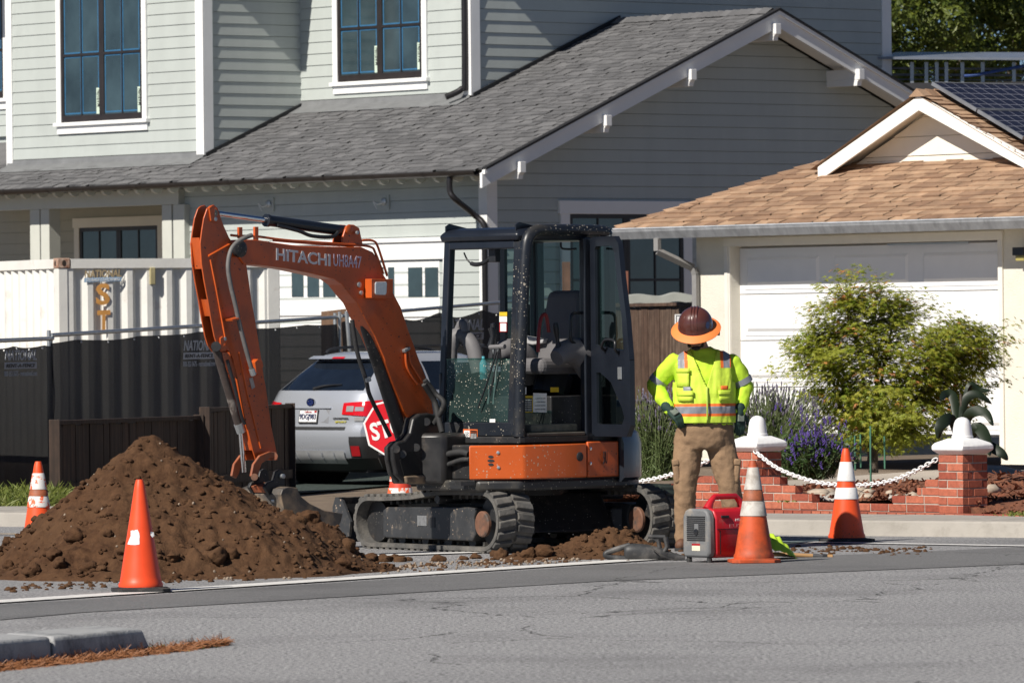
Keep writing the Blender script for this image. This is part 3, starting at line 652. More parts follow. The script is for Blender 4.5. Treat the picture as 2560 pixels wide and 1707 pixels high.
for (xa, za, xb, zb) in ((gl_ - .02, gz0, gap_, gzt), (gr_ + .02, gz0 - .0, gap_, gzt)):
    q.hexa([H2(x, y, z + o) for o in (-wf, 0) for x, y, z in ((xa, DG - .33, za), (xb, DG - .33, zb), (xb, DG - .30, zb), (xa, DG - .30, za))])
q.build("fascia_board", mat("gable_white", (.82, .80, .75), .55, var=.03), bung)
q = MB()
for (xa, za, xb, zb) in ((gl_, gz0, gap_, gzt), (gr_, gz0, gap_, gzt)):
    q.hexa([H2(x, y, z + o) for o in (-.05, -.02) for x, y, z in ((xa, DG - .299, za), (xb, DG - .299, zb), (xb, DG + .1, zb), (xa, DG + .1, za))])
q.build("gable_soffit", CREAM, bung)
q = MB(); gsl = lambda z: gl_ + (z - gz0 + .1) / PG; gsr = lambda z: gr_ - (z - gz0 + .1) / ((gzt - gz0) / (gr_ - gap_))
siding(q, .22, gz0 - .12, gzt - .12, gsl, gsr, lambda u, o, z: H2(u, DG - o, z), gap=.006)
q.add([H2(gl_, DG + .04, gz0 - .2), H2(gr_, DG + .04, gz0 - .2), H2(gap_, DG + .04, gzt)], [(0, 1, 2)])
q.build("gable_siding", CREAM, bung)
# gutter with drip edge
q = MB(); pr = [(-OV2 - .0, E2 - .12), (-OV2 - .035, E2 - .125), (-OV2 - .085, E2 - .04), (-OV2 - .09, E2 - .012), (-OV2 - .08, E2 - .012), (-OV2 - .02, E2 - .05)]
q.prism([H2(AE, d, z) for d, z in pr], H2.ex * (10 - AE)); gt = q.build("gutter", GUTM, bung)
q = MB(); q.hexa([H2(x, y, z) for z in (E2 - .006, E2 + .008) for x, y in ((AE + .02, -OV2 - .075), (10, -OV2 - .075), (10, -OV2 + .01), (AE + .05, -OV2 + .01))]); q.build("drip_edge", mat("pale_drip_edge", (.42, .44, .47), .6, var=.2, vs=6), bung)
q = MB(); q.hexa([H2(x, y, z) for z in (E2 - .10, E2 - .07) for x, y in ((AE + .02, -OV2), (10, -OV2), (10, .0), (AE + .02, .0))]); q.build("soffit", CREAM, bung)
q = MB(); a_, _ = H2.fd(1648, 610, -OV2)
pts = [H2(a_, -OV2 - .03, E2 - .12), H2(a_, -OV2 - .03, E2 - .27), H2(.02, -.07, E2 - .47), H2(.035, -.05, E2 - .55), H2(.035, -.05, .2)]
for p_, q_ in zip(pts, pts[1:]): q.bar(p_, q_, .075, .055, up=H2.ey)
q.build("downpipe", mat("grey_downpipe", (.24, .235, .23), .6, var=.15), bung, bevel=.004)
la, lz = H2.fd(2556, 632, -.05); q = MB(); q.hexa([H2(x, y, z) for z in (lz - .03, lz + .06) for x, y in ((la - .05, -.16), (la + .12, -.16), (la + .12, -.0), (la - .05, -.0))]); q.hexa([H2(x, y, z) for z in (lz - .09, lz - .031) for x, y in ((la - .03, -.13), (la + .1, -.13), (la + .1, -.0), (la - .03, -.0))], 1)
q.build("wall_lamp", [BLACKM, mat("lamp_brass", (.35, .30, .10), .4)], bung, bevel=.006)
# solar panels lying on the gable roof
def cellmat():
    m, t, b = nodes("solar_cells"); c = t.nodes.new("ShaderNodeTexCoord"); br = t.nodes.new("ShaderNodeTexBrick")
    br.offset = 0; br.inputs['Scale'].default_value = 1; br.inputs['Mortar Size'].default_value = .006; br.inputs['Brick Width'].default_value = .160; br.inputs['Row Height'].default_value = .160
    br.inputs['Color1'].default_value = (.012, .012, .022, 1); br.inputs['Color2'].default_value = (.017, .017, .030, 1); br.inputs['Mortar'].default_value = (.20, .20, .23, 1)
    t.links.new(c.outputs['Object'], br.inputs['Vector']); t.links.new(br.outputs[0], b.inputs['Base Color']); b.inputs['Roughness'].default_value = .25; return m
CELL = cellmat(); ALLOY = mat("panel_alloy", (.30, .31, .33), .4, metal=.6)
gn = (H2.ex * PG + Vector((0, 0, 1))).normalized(); gdn = (H2.ex - Vector((0, 0, PG))).normalized()
p00 = on(2330, 206, PGr(0, 3.2, .13), gn); p10 = on(2449, 273, PGr(0, 3.2, .13), gn)
PLEN = (p10 - p00).dot(gdn)
for k, (i, j) in enumerate(((0, 0), (1, 0), (0, 1))):
    wdt = 1.70; o = p00 + H2.ey * (i * (wdt + .02)) + gdn * (j * (PLEN + .02))
    m = MB(); fr = .018
    for (a, b, c, d) in ((0, wdt, 0, fr), (0, wdt, PLEN - fr, PLEN), (0, fr, fr, PLEN - fr), (wdt - fr, wdt, fr, PLEN - fr)):
        m.hexa([o + H2.ey * x + gdn * y + gn * z for z in (-.035, .006) for x, y in ((a, d), (b, d), (b, c), (a, c))])
    sp_ = m.build("solar_panel", ALLOY, bung)
    me = bpy.data.meshes.new("cell_sheet"); me.from_pydata([(fr, fr, 0), (wdt - fr, fr, 0), (wdt - fr, PLEN - fr, 0), (fr, PLEN - fr, 0)], [], [(0, 1, 2, 3)]); me.materials.append(CELL); co = bpy.data.objects.new("cell_sheet", me); COL.objects.link(co)
    mm = Matrix((H2.ey, gdn, H2.ey.cross(gdn))).transposed().to_4x4(); mm.translation = o - ORG[sp_.name]
    co.parent = sp_; co.matrix_local = mm
    mb_ = MB(); mb_.bar(o + H2.ey * .25 - gn * .06, o + H2.ey * .25 + gdn * PLEN - gn * .06, .04, .05, up=gn); mb_.build("mount_rail", BLACKM, sp_)
# flat-roofed house behind with a rack of tilted panels
ZR = 97.0
rk = thing("flat_roofed_house", at(2450, 900, ZR).xy.to_3d(), "flat roofed house mostly hidden behind the tan roof", "house")
pz = at(2300, 212, ZR).z
q = MB(); x0, x1 = at(2240, 0, ZR).x, at(2900, 0, ZR).x
q.bx(x0, x1, ZR - .5, ZR + 6, 0, pz - .12); q.build("wall", mat("dark_wall", (.05, .055, .06), .8), rk)
q = MB(); q.bx(x0 - .2, x1, ZR - .7, ZR + 6.2, pz - .118, pz); q.build("roof", mat("dark_flat_roof", (.03, .03, .035), .8), rk)
rack = thing("solar_rack", at(2450, 200, ZR).xy.to_3d() + Vector((0, 0, pz)), "rack of tilted solar panels on white posts above the tan roof", "solar rack")
q = MB(); yt, yb = at(2250, 133, ZR).z, at(2250, 150, ZR).z
q.hexa([(at(2190, 0, ZR).x, ZR - .3, yb - .0), (at(2760, 0, ZR).x, ZR - .3, yb - .06), (at(2700, 0, ZR).x, ZR + .9, yt - .02), (at(2250, 0, ZR).x, ZR + .9, yt + .02), (at(2190, 0, ZR).x, ZR - .3, yb + .035), (at(2760, 0, ZR).x, ZR - .3, yb - .025), (at(2700, 0, ZR).x, ZR + .9, yt + .02), (at(2250, 0, ZR).x, ZR + .9, yt + .055)])
q.build("panel", mat("grey_panel_glass", (.16, .18, .22), .25, var=.1), rack)
for yy, rr in ((171, .018), (187, .02), (199, .012)):
    q = MB(); q.tube([at(2225, yy, ZR + .2), at(2700, yy + 3, ZR + .2)], rr, 6); q.build("rail", mat("grey_rail", (.26, .27, .29), .5), rack)
for xx in (2280, 2316, 2342, 2366, 2406, 2457, 2535):
    q = MB(); q.bar(at(xx, 156, ZR), at(xx, 214, ZR), .06, .05); q.build("post", STEEL, rack)
q = MB(); q.tube(catmull([at(2410, 190, ZR - .1), at(2450, 186, ZR - .1), at(2560, 165, ZR - .1)], 4), .025, 6); q.build("pipe", mat("blue_pipe", (.05, .10, .30), .5), rack)
# corner of the house wall behind needs nothing more.  Trees beyond the roofs
def crown_mesh(clumps, nleaf, ls, seed=1, flat=.0, up=.25, shell=.55):
    """many small leaf faces spread through clumps: (centre, (rx, ry, rz))"""
    rnd = random.Random(seed); vs = []; fs = []
    for c, r in clumps:
        c = Vector(c)
        for _ in range(nleaf):
            while True:
                p = Vector((rnd.uniform(-1, 1), rnd.uniform(-1, 1), rnd.uniform(-1, 1)))
                if .02 < p.length < 1: break
            p = p.normalized() * (p.length ** shell)
            k = 1 + .35 * noise.noise(p * 2.3 + c)
            o = c + Vector((p.x * r[0], p.y * r[1], p.z * r[2])) * k
            n = (p + Vector((rnd.gauss(0, .5), rnd.gauss(0, .5), rnd.gauss(0, .5) + up))).normalized()
            x = n.orthogonal().normalized(); x.rotate(Matrix.Rotation(rnd.uniform(0, 6.28), 3, n)); y = n.cross(x); L = ls * rnd.uniform(.6, 1.3); W = L * .38
            b = len(vs); vs += [o - x * L * .5, o + y * W * .5, o + x * L * .5 - n * L * .12, o - y * W * .5]; fs.append((b, b + 1, b + 2, b + 3))
    return vs, fs
def tree_thing(name, base, label, clumps, nleaf, ls, lm, bark, trunk_r, seed, top, cat="tree", group=None, limbs=6):
    t = thing(name, base, label, cat, group)
    m = MB(); rnd = random.Random(seed); base = Vector(base)
    m.tube(catmull([base, base + Vector((rnd.uniform(-.1, .1), 0, top * .3)), base + Vector((rnd.uniform(-.2, .2), 0, top * .65))], 4), [trunk_r * (1 - .5 * i / 8) for i in range(9)], 8)
    for c, r in rnd.sample(clumps, min(limbs, len(clumps))):
        s0 = base + Vector((0, 0, top * rnd.uniform(.25, .6))); m.tube(catmull([s0, (s0 + Vector(c)) / 2 + Vector((0, 0, .05 * top)), Vector(c)], 4), [trunk_r * .5 * (1 - .75 * i / 8) for i in range(9)], 6)
    m.build("trunk", bark, t, smooth=50)
    c = MB(); c.v, f = crown_mesh(clumps, nleaf, ls, seed); c.f = f; c.mi = [0] * len(f); c.build("crown", lm, t); return t
BARK = mat("bark", (.09, .07, .055), .9, var=.3, vs=12, bump=.6)
LFD = leaf_mat("evergreen_leaves", (.035, .07, .012), (.19, .22, .028), .3)
rnd = random.Random(4)
for k, (px, Z, lab) in enumerate(((2290, 112, "dense dark green tree beside the grey house wall, behind the roofs"), (2520, 116, "dense green tree at the picture's upper right corner, behind the roofs"))):
    cl = []
    for i in range(26):
        x_, y_ = px + rnd.uniform(-130, 130), rnd.uniform(-150, 190); p = at(x_, y_, Z + rnd.uniform(-2.5, 2.5)); r = rnd.uniform(.45, .85); cl.append((p, (r, r, r * .8)))
    tree_thing("evergreen_tree", (at(px, 0, Z).x, Z + 1, 0), lab, cl, 800, .15, LFD, BARK, .3, 20 + k, 7.5, group="trees behind the roofs")
# ------------------------------------------------------------------ container behind the fence
cyaw = R(24); C0 = at(148, 900, 81); C0.z = 0
CF = Frame(C0, cyaw); CH = 2.62
cont = thing("shipping_container", C0 + Vector((0, 0, .01)), "white rusty shipping container standing behind the black mesh fence", "container")
CW = mat("container_white", (.72, .71, .67), .55, var=.06, vs=2, dirt=((.42, .36, .30), 2.6, .60, .85), bump=.1, bs=20)
RUST = mat("rusty_white", (.55, .42, .33), .8, var=.3, vs=10, dirt=((.20, .055, .02), 9, .40, .62))
def corr(P, L, pitch, depth, z0, z1):
    vs = []; fs = []; u = .0; k = 0
    prof = [(0, 0), (.27, 0), (.47, 1), (.77, 1), (1, 0)]
    pts = []
    while u < L:
        for a, d in prof[:-1]: pts.append((min(u + a * pitch, L), d * depth))
        u += pitch
    pts.append((L, 0))
    for a, d in pts: vs += [P(a, d, z0), P(a, d, z1)]
    return vs, [(2 * i, 2 * i + 2, 2 * i + 3, 2 * i + 1) for i in range(len(pts) - 1)]
LF, LB = 3.02, 6.0
q = MB(); vs, fs = corr(lambda a, d, z: CF(.13 + a, .01 + d, z), LF - .26, .268, .05, .1, CH - .13); q.add(vs, fs); q.build("corrugated_side", CW, cont)
q = MB(); vs, fs = corr(lambda a, d, z: CF(.01 + d, .13 + a, z), LB - .26, .268, .045, .1, CH - .13); q.add(vs, [f[::-1] for f in fs]); q.build("corrugated_end", CW, cont)
q = MB()
q.hexa([CF(a, d, z) for z in (CH - .13, CH - .01) for a, d in ((.17, -.005), (LF - .17, -.005), (LF - .17, .1), (.17, .1))]); q.hexa([CF(a, d, z) for z in (CH - .13, CH - .01) for a, d in ((-.005, .17), (.1, .17), (.1, LB), (-.005, LB))]); q.build("top_rail", CW, cont)
q = MB(); q.hexa([CF(a, d, z) for z in (.1, CH - .125) for a, d in ((0, 0), (.13, 0), (.13, .13), (0, .13))]); q.build("corner_post", CW, cont, bevel=.01); q = MB(); q.hexa([CF(a, d, z) for z in (.1, CH - .125) for a, d in ((LF - .17, 0), (LF, 0), (LF, .13), (LF - .17, .13))]); q.build("corner_post", CW, cont, bevel=.01)
q = MB(); q.hexa([CF(a, d, z) for z in (CH - .128, CH) for a, d in ((-.012, -.012), (.16, -.012), (.16, .16), (-.012, .16))]); cc = q.build("corner_casting", RUST, cont, bevel=.012)
q = MB()
for P in (lambda u, o, z: CF(.075 + u, -.0125 - o, z), lambda u, o, z: CF(-.0125 - o, .075 + u, z)):
    n = 14; q.add([P(.028 * math.cos(t), .0015, CH - .065 + .04 * math.sin(t)) for t in [2 * math.pi * i / n for i in range(n)]], [tuple(range(n))])
q.build("casting_hole", mat("hole_dark", (.03, .02, .015), .9), cc)
q = MB(); q.hexa([CF(a, d, z) for z in (CH - .02, CH - .011) for a, d in ((.05, .05), (LF, .05), (LF, LB), (.05, LB))]); q.build("roof", CW, cont)
ORL = mat("faded_orange_letter", (.62, .30, .08), .7, var=.15, vs=6); TANL = mat("faded_tan_letter", (.42, .32, .18), .7, var=.2); BLUL = mat("faded_blue_strip", (.30, .45, .62), .7, var=.15)
def cpt(x, y, o=.004): a, z = CF.fd(x, y, -o); return CF(a, -o, z)
text("NATIONAL", cpt(212, 695), cpt(304, 692), cpt(213, 676), TANL, parent=cont, bold=.02)
q = MB(); q.add([cpt(210, 706), cpt(303, 703), cpt(305, 692), cpt(211, 695)], [(0, 1, 2, 3)]); q.build("blue_strip", BLUL, cont)
text("STORAGE CONTAINERS", cpt(215, 704, .006), cpt(299, 701, .006), cpt(216, 697, .006), WHITE, parent=cont)
text("S", cpt(240, 763), cpt(275, 762), cpt(240, 709), ORL, parent=cont, bold=.03); text("T", cpt(243, 835), cpt(276, 834), cpt(243, 776), ORL, parent=cont, bold=.03)
a_, z_ = CF.fd(382, 690, -.02); q = MB(); q.hexa([CF(a_ + x, d, z_ + z) for z in (-.11, .11) for x, d in ((-.035, -.03), (.035, -.03), (.035, .02), (-.035, .02))]); q.build("lock_box", mat("brass_plate", (.38, .33, .18), .5), cont, bevel=.008)
# ------------------------------------------------------------------ black mesh fence
def screenmat():
    m, t, b = nodes("black_windscreen"); n = noise_n(t, 60, 2); n2 = noise_n(t, 2.0, 4, vec=stretch(t, (1.5, 1.5, .4)))
    c = mixc(t, ramp(t, n.outputs[0], .3, .7), (.010, .0105, .012), (.030, .031, .034)); c = mixc(t, ramp(t, n2.outputs[0], .45, .7), c, mixc(t, .5, c, (.05, .05, .052)))
    t.links.new(c, b.inputs['Base Color']); b.inputs['Roughness'].default_value = .8
    tr = t.nodes.new("ShaderNodeBsdfTransparent"); mx = t.nodes.new("ShaderNodeMixShader"); mx.inputs[0].default_value = .022
    t.links.new(b.outputs[0], mx.inputs[1]); t.links.new(tr.outputs[0], mx.inputs[2]); t.links.new(mx.outputs[0], t.nodes["Material Output"].inputs[0]); return m
SCR = screenmat(); BANN = mat("banner_grey", (.42, .44, .47), .8, var=.1)
def fence_panel(A, B, ta, tb, bot, label, banners=(), seed=0, sag=.02):
    """A, B ground points; ta, tb top heights"""
    A, B = Vector(A), Vector(B); th_ = thing("mesh_fence_panel", A.xy.to_3d(), label, "fence", "black mesh fence panels round the building site")
    d = (B - A); L = d.length; d.normalize(); n = Vector((d.y, -d.x, 0)); q = MB(); nx, nz = 90, 20; rr = random.Random(seed)
    def P(u, v, o=0):
        tp = ta + (tb - ta) * u; s_ = sag * (abs(math.sin(u * math.pi * 5 + seed)) + .8 * noise.noise(Vector((u * 7, seed, 0)))) * v ** 3
        w_ = .035 * noise.noise(Vector((u * 7, v * 2.2, seed))) + .012 * noise.noise(Vector((u * 26, v * 5, seed + 4)))
        return A + d * (L * u) + n * (w_ + o) + Vector((0, 0, bot + (tp - .06 - s_ - bot) * v))
    q.add([P(i / nx, j / nz) for j in range(nz + 1) for i in range(nx + 1)], [(j * (nx + 1) + i, j * (nx + 1) + i + 1, (j + 1) * (nx + 1) + i + 1, (j + 1) * (nx + 1) + i) for j in range(nz) for i in range(nx)])
    for i in range(1, 12): q.ball(P(i / 12, .985, .012), .012, 1, mi=1)
    sc = q.build("screen", [SCR, WHITE], th_, smooth=60)
    q = MB(); q.tube([A + Vector((0, 0, ta)) - n * .01, B + Vector((0, 0, tb)) - n * .01], .021, 8); q.build("top_rail", STEEL, th_, smooth=60)
    for e, tp in ((A, ta), (B, tb)): q = MB(); q.tube([e - n * .03, e - n * .03 + Vector((0, 0, tp + .05))], .021, 8); q.build("post", STEEL, th_, smooth=60)
    for (u0, u1, z0, z1) in banners:
        def Q(u, v, o=.03): return A + d * (L * (u0 + (u1 - u0) * u)) + n * o + Vector((0, 0, z0 + (z1 - z0) * v))
        text("NATIONAL", Q(.02, .60), Q(1, .60), Q(.02, 1.0), BANN, parent=sc, bold=.02, shear=.25)
        b = MB(); b.add([Q(0, .28), Q(.99, .28), Q(1.0, .53), Q(.01, .53)], [(0, 1, 2, 3)]); bs_ = b.build("banner_strip", BANN, sc)
        text("RENT-A-FENCE", Q(.05, .33, .034), Q(.95, .33, .034), Q(.05, .48, .034), INK, parent=bs_, bold=.02, shear=.2)
        text("800-352-5675 - rentnational.com", Q(0, .0), Q(1, .0), Q(0, .2), BANN, parent=sc)
    return th_
fA, fB, fC, fD = at(130, 900, 62.5), at(845, 900, 73.5), at(1420, 900, 79.5), at(-260, 900, 58.5)
for p in (fA, fB, fC, fD): p.z = 0
hz = lambda x, y, p: at(x, y, p.y).z
def uz(A, B, x0, x1, y0, y1):            # banner extent on the fence from the photo
    n = (B - A).normalized(); n = Vector((n.y, -n.x, 0)); L = (B - A).length
    p0, p1 = on(x0, (y0 + y1) / 2, A, n), on(x1, (y0 + y1) / 2, A, n); a, b = on(x0, y1, A, n), on(x0, y0, A, n)
    return ((p0 - A).length / L, (p1 - A).length / L, a.z, b.z)
fence_panel(fD, fA + (fA - fD) * .012, hz(-260, 862, fD), hz(130, 846, fA), .05, "black mesh fence panel at the picture's left edge beside the white container", [uz(fD, fA, -34, 57, 876, 942)], 1)
fence_panel(fA, fB, hz(137, 838, fA), hz(845, 793, fB), .05, "long black mesh fence panel in front of the white container", [uz(fA, fB, 436, 519, 851, 917)], 2)
fence_panel(fB + Vector((.05, 0, 0)), fC, hz(850, 790, fB), hz(1420, 742, fC), .05, "black mesh fence panel behind the digger cab", [uz(fB, fC, 1045, 1170, 798, 870)], 3, sag=.06)
pw_ = thing("plywood_sheet", at(833, 900, 75).xy.to_3d(), "weathered brown plywood sheet standing behind the mesh fence", "board")
q = MB(); q.prism([at(803, 950, 75), at(803, 779, 75), at(866, 772, 75), at(866, 950, 75)], (0, .02, 0)); q.build("sheet", mat("weathered_plywood", (.22, .13, .08), .8, var=.3, vs=3, grain=(14, 14, 1, .6)), pw_)
po = thing("steel_pole", at(868, 900, 72.6).xy.to_3d(), "leaning galvanised pole beside the plywood behind the silver car", "pole")
q = MB(); q.tube([at(866, 778, 72.6), at(876, 905, 72.6), at(884, 1010, 72.6)], .022, 8); q.build("pole", STEEL, po)
# ------------------------------------------------------------------ low dark board fence
def plank_fence(A, B, z0, z1, label, seed, cap=True, m=WOODD, name="board_fence", bw=.14, post0=True):
    A, B = Vector(A), Vector(B); A.z = B.z = 0; t = thing(name, A.xy.to_3d(), label, "fence", None); d = (B - A); L = d.length; d.normalize(); n = Vector((d.y, -d.x, 0)); rr = random.Random(seed)
    q = MB(); u = .0
    while u < L - .02:
        w_ = bw * rr.uniform(.85, 1.1); e = min(u + w_ - .006, L); o = rr.uniform(-.006, .006); zt = z1 - .02 + rr.uniform(-.012, .008)
        q.hexa([A + d * a + n * (o + b) + Vector((0, 0, z)) for z in (z0, zt) for a, b in ((u, .0), (e, .0), (e, -.02), (u, -.02))][0:8]); u += w_
    q.build("boards", m, t, bevel=.003)
    if cap: q = MB(); q.bar(A + Vector((0, 0, z1 + .0)) - n * .01, B + Vector((0, 0, z1)) - n * .01, .10, .04); q.build("cap_rail", m, t, bevel=.004)
    q = MB(); q.bar(A + Vector((0, 0, z0 + .15)) + n * .02, B + Vector((0, 0, z0 + .15)) + n * .02, .035, .09); q.build("rail", m, t)
    for k, e in enumerate((A, B)):
        q = MB(); q.bx(e.x - .05, e.x + .05, e.y - .05, e.y + .05, 0, z1 + .03); q.build("post", m, t, bevel=.004)
    return t
wA, wB, wC = at(136, 1000, 59.6), at(496, 1000, 62.3), at(725, 1000, 65.0)
plank_fence(wA, wB, .06, at(300, 1050, 61).z, "low dark brown board fence behind the dirt pile, lower left section", 2)
plank_fence(wB + Vector((.06, .02, 0)), wC, .06, at(560, 1022, 63).z, "low dark brown board fence section next to the silver car", 3)
WOODR = mat("weathered_redwood", (.10, .055, .036), .8, var=.35, vs=8, grain=(25, 25, 1.2, .5), island=(.17, .12, .085))
rA, rB = at(1540, 1000, 78.0), at(1742, 1000, 75.5)
plank_fence(rA, rB, .05, at(1640, 762, 77).z, "tall weathered board fence beside the cream garage wall", 4, m=WOODR, bw=.19)
for (x, y0, lab) in ((1563, 678, "redwood post standing tall left of the cream garage, right one of two"), (1418, 655, "redwood post seen through the digger cab, left one of two")):
    p = at(x, 900, 79); t = thing("fence_post", p.xy.to_3d(), lab, "post", "redwood posts behind the digger"); q = MB(); q.bx(p.x - .05, p.x + .05, p.y - .05, p.y + .05, 0, at(x, y0, 79).z); q.build("post_shaft", mat("redwood", (.20, .075, .045), .7, var=.25, vs=7, grain=(25, 25, 1.5, .6)), t, bevel=.004)
t = thing("spa_cover", at(1650, 900, 79.5).xy.to_3d(), "pale grey curved cover showing above the tall board fence", "cover")
q = MB(); cz = at(1650, 760, 79.5).z
pts = catmull([at(x, y, 79.5) for x, y in ((1558, 742), (1600, 737), (1650, 742), (1690, 733), (1735, 740))], 5)
q.add([p for p in pts] + [p + Vector((0, .9, .02)) for p in pts] + [p - Vector((0, 0, .10)) for p in pts], [(i, i + 1, len(pts) + i + 1, len(pts) + i) for i in range(len(pts) - 1)] + [(2 * len(pts) + i, 2 * len(pts) + i + 1, i + 1, i) for i in range(len(pts) - 1)])
q.build("lid", mat("grey_vinyl", (.34, .35, .32), .6, var=.1), t, smooth=60); q = MB(); x0, x1 = at(1580, 0, 79.8).x, at(1730, 0, 79.8).x; q.bx(x0, x1, 79.75, 80.6, .1, cz - .02); q.build("tub", mat("grey_tub", (.25, .26, .27), .7), t)
# number plate sign on the fence
sg = thing("number_sign", at(1712, 810, 75.0), "small white sign with a black border on the board fence behind the hard hat", "sign")
def sp(x, y, o=0): return at(x, y, 75.0 - o)
q = MB(); q.prism([sp(1687, 838), sp(1737, 837), sp(1737, 785), sp(1687, 786)], (0, .012, 0)); q.build("plate", WHITE, sg, bevel=.004)
q = MB()
for a, b in (((1690, 788.5), (1734, 788)), ((1690, 835), (1734, 834)), ((1690.5, 788), (1690.5, 835)), ((1733.5, 788), (1733.5, 835))): q.bar(sp(*a, .002), sp(*b, .002), .012, .004)
q.build("border", INK, sg); text("N", sp(1697, 829, .004), sp(1716, 829, .004), sp(1697, 796, .004), INK, parent=sg, bold=.02)
# ------------------------------------------------------------------ right front bed: mulch, brick wall, pillars, chain
BW0 = at(2408, 1285, 51.4); BW0.z = 0
B = Frame(BW0, YAW)
def sm(x, a, b): t = max(0, min(1, (x - a) / (b - a))); return t * t * (3 - 2 * t)
def mulch_z(a, d):
    if a < 0: z = .205 + .05 * sm(d, .3, 2) + .10 * sm(d, 2, 11)
    else: z = .10 + .30 * sm(d + .35 * a, .0, 1.9) + .05 * sm(d, 2, 8)
    z = -.02 + (z + .02) * sm(a, -6.2, -4.3)
    return z + .022 * noise.noise(Vector((a * 3, d * 3, 1))) + .05 * noise.noise(Vector((a * .8, d * .8, 5))) * sm(d, .2, 1)
MUL = mat("red_bark_mulch", (.17, .055, .028), .95, var=.45, vs=14, bump=1.0, bs=90, island=(.25, .10, .05))
q = MB(); NA, ND = 90, 70
ga_ = [-7.5 + 11 * i / NA for i in range(NA + 1)]; gd_ = [.12 + 11.0 * (j / ND) ** 1.6 for j in range(ND + 1)]
q.add([B(a, d - (.10 if a > .02 else 0), mulch_z(a, d)) for d in gd_ for a in ga_], [(j * (NA + 1) + i, j * (NA + 1) + i + 1, (j + 1) * (NA + 1) + i + 1, (j + 1) * (NA + 1) + i) for j in range(ND) for i in range(NA)])
o = struct(q, "mulch_bed", MUL, smooth=60)
q = MB(); rr = random.Random(9)                     # loose bark chips
for _ in range(9000):
    a, d = rr.uniform(-6.5, 3.2), .15 + 10 * rr.random() ** 2.2; z = mulch_z(a, d); p = B(a, d, z + .012); n = Vector((rr.gauss(0, .6), rr.gauss(0, .6), 1)).normalized(); x = n.orthogonal().normalized(); x.rotate(Matrix.Rotation(rr.uniform(0, 6.3), 3, n)); y = n.cross(x); L, W = rr.uniform(.02, .06), rr.uniform(.006, .014)
    q.quad(p - x * L - y * W, p + x * L - y * W, p + x * L + y * W, p - x * L + y * W)
o = q.build("bark_chips", MUL); tag(o, "loose red bark chips covering the front bed", "mulch", kind='stuff')
q = MB(); q.add([B(-4.8, 10.0, .372), B(5, 7.6, .372), B(9, 26, .40), B(-4.8, 26, .40)], [(0, 1, 2, 3)]); struct(q, "garage_apron", CONCD)
BRICK = mat("red_brick", (.27, .060, .035), .85, var=.22, vs=30, bump=.4, bs=150, island=(.48, .15, .085), dirt=((.45, .30, .24), 7, .62, .9))
MORT = mat("mortar", (.44, .40, .345), .95, var=.2, vs=14)
BLn, BHt, JT = .203, .0575, .0105; CRS = BHt + JT
def bricks(mb, P, u0, u1, z, off=0.0, dep=.09, seed=0, h=BHt):
    rr = random.Random(seed); u = u0 - off
    while u < u1 - .005:
        a, b = max(u, u0), min(u + BLn, u1)
        if b - a > .02:
            j = rr.uniform(-.002, .003)
            mb.hexa([P(x, y, zz) for zz in (z, z + h) for x, y in ((a, -j), (b, -j), (b, dep), (a, dep))])
        u += BLn + JT
def pillar(a0, zb, ncr, label, aw=.285, dw=.275, cap=True):
    t = thing("brick_pillar", B(a0 - aw / 2, dw / 2, zb), label, "pillar", "brick pillars with white caps")
    q = MB(); m = MB()
    for k in range(ncr):
        z = zb + k * CRS; o = (k % 2) * .10
        bricks(q, lambda x, y, zz: B(a0 - aw + x, y, zz), 0, aw, z, .107 + o, .06, k); bricks(q, lambda x, y, zz: B(a0 + .0 - y, x, zz), .0601, dw, z, .05 + o, .06, k + 50)
    m.hexa([B(x, y, z) for z in (zb - .1, zb + ncr * CRS - JT) for x, y in ((a0 - aw + .004, .006), (a0 - .007, .006), (a0 - .007, dw), (a0 - aw + .004, dw))])
    q.build("brickwork", BRICK, t, bevel=.003); m.build("mortar_core", MORT, t)
    if cap:
        zt = zb + ncr * CRS - .004; c = MB(); ca, cd = a0 - aw / 2, dw / 2; o = c
        def ring(hw, hd, z): return [B(ca + x * hw, cd + y * hd, z) for x, y in ((-1, -1), (1, -1), (1, 1), (-1, 1))]
        lv = [(aw / 2 - .005, dw / 2 - .005, zt), (aw / 2 + .01, dw / 2 + .01, zt + .01), (aw / 2 + .038, dw / 2 + .038, zt + .035), (aw / 2 + .038, dw / 2 + .038, zt + .072), (aw / 2 + .02, dw / 2 + .02, zt + .092), (.085, .085, zt + .128)]
        vs = []; [vs.extend(ring(*l)) for l in lv]
        c.add(vs, [(4 * i + k, 4 * i + (k + 1) % 4, 4 * i + 4 + (k + 1) % 4, 4 * i + 4 + k) for i in range(len(lv) - 1) for k in range(4)] + [(20, 21, 22, 23)])
        cp = c.build("cap", mat("white_cap_paint", (.80, .80, .80), .45, var=.02, bump=.15, bs=25), t, bevel=.008, smooth=35)
        f = MB(); f.lathe([(.088, .118), (.088, .145), (.082, .15), (.076, .20), (.068, .245), (.056, .272), (.036, .290), (.010, .298), (.0, .298)], B(ca, cd, zt), (0, 0, 1), 20); f.build("finial", mat("white_finial", (.80, .80, .80), .4, var=.02), cp, smooth=40)
    return t
pillar(0, .055, 8, "white-capped brick pillar on the right, beside the big dark leaves")
a1, _ = B.fd(1893, 1200, 0); pillar(a1, .06, 8, "white-capped brick pillar behind the standing worker")
wl_ = thing("brick_wall", B(a1 / 2, .1, .06), "low stepped red brick wall between the two white-capped pillars", "wall")
q = MB(); m = MB(); L0, L1 = a1 + .005, -.29
lim = {}
af = lambda x: B.fd(x, 1230, .03)[0]
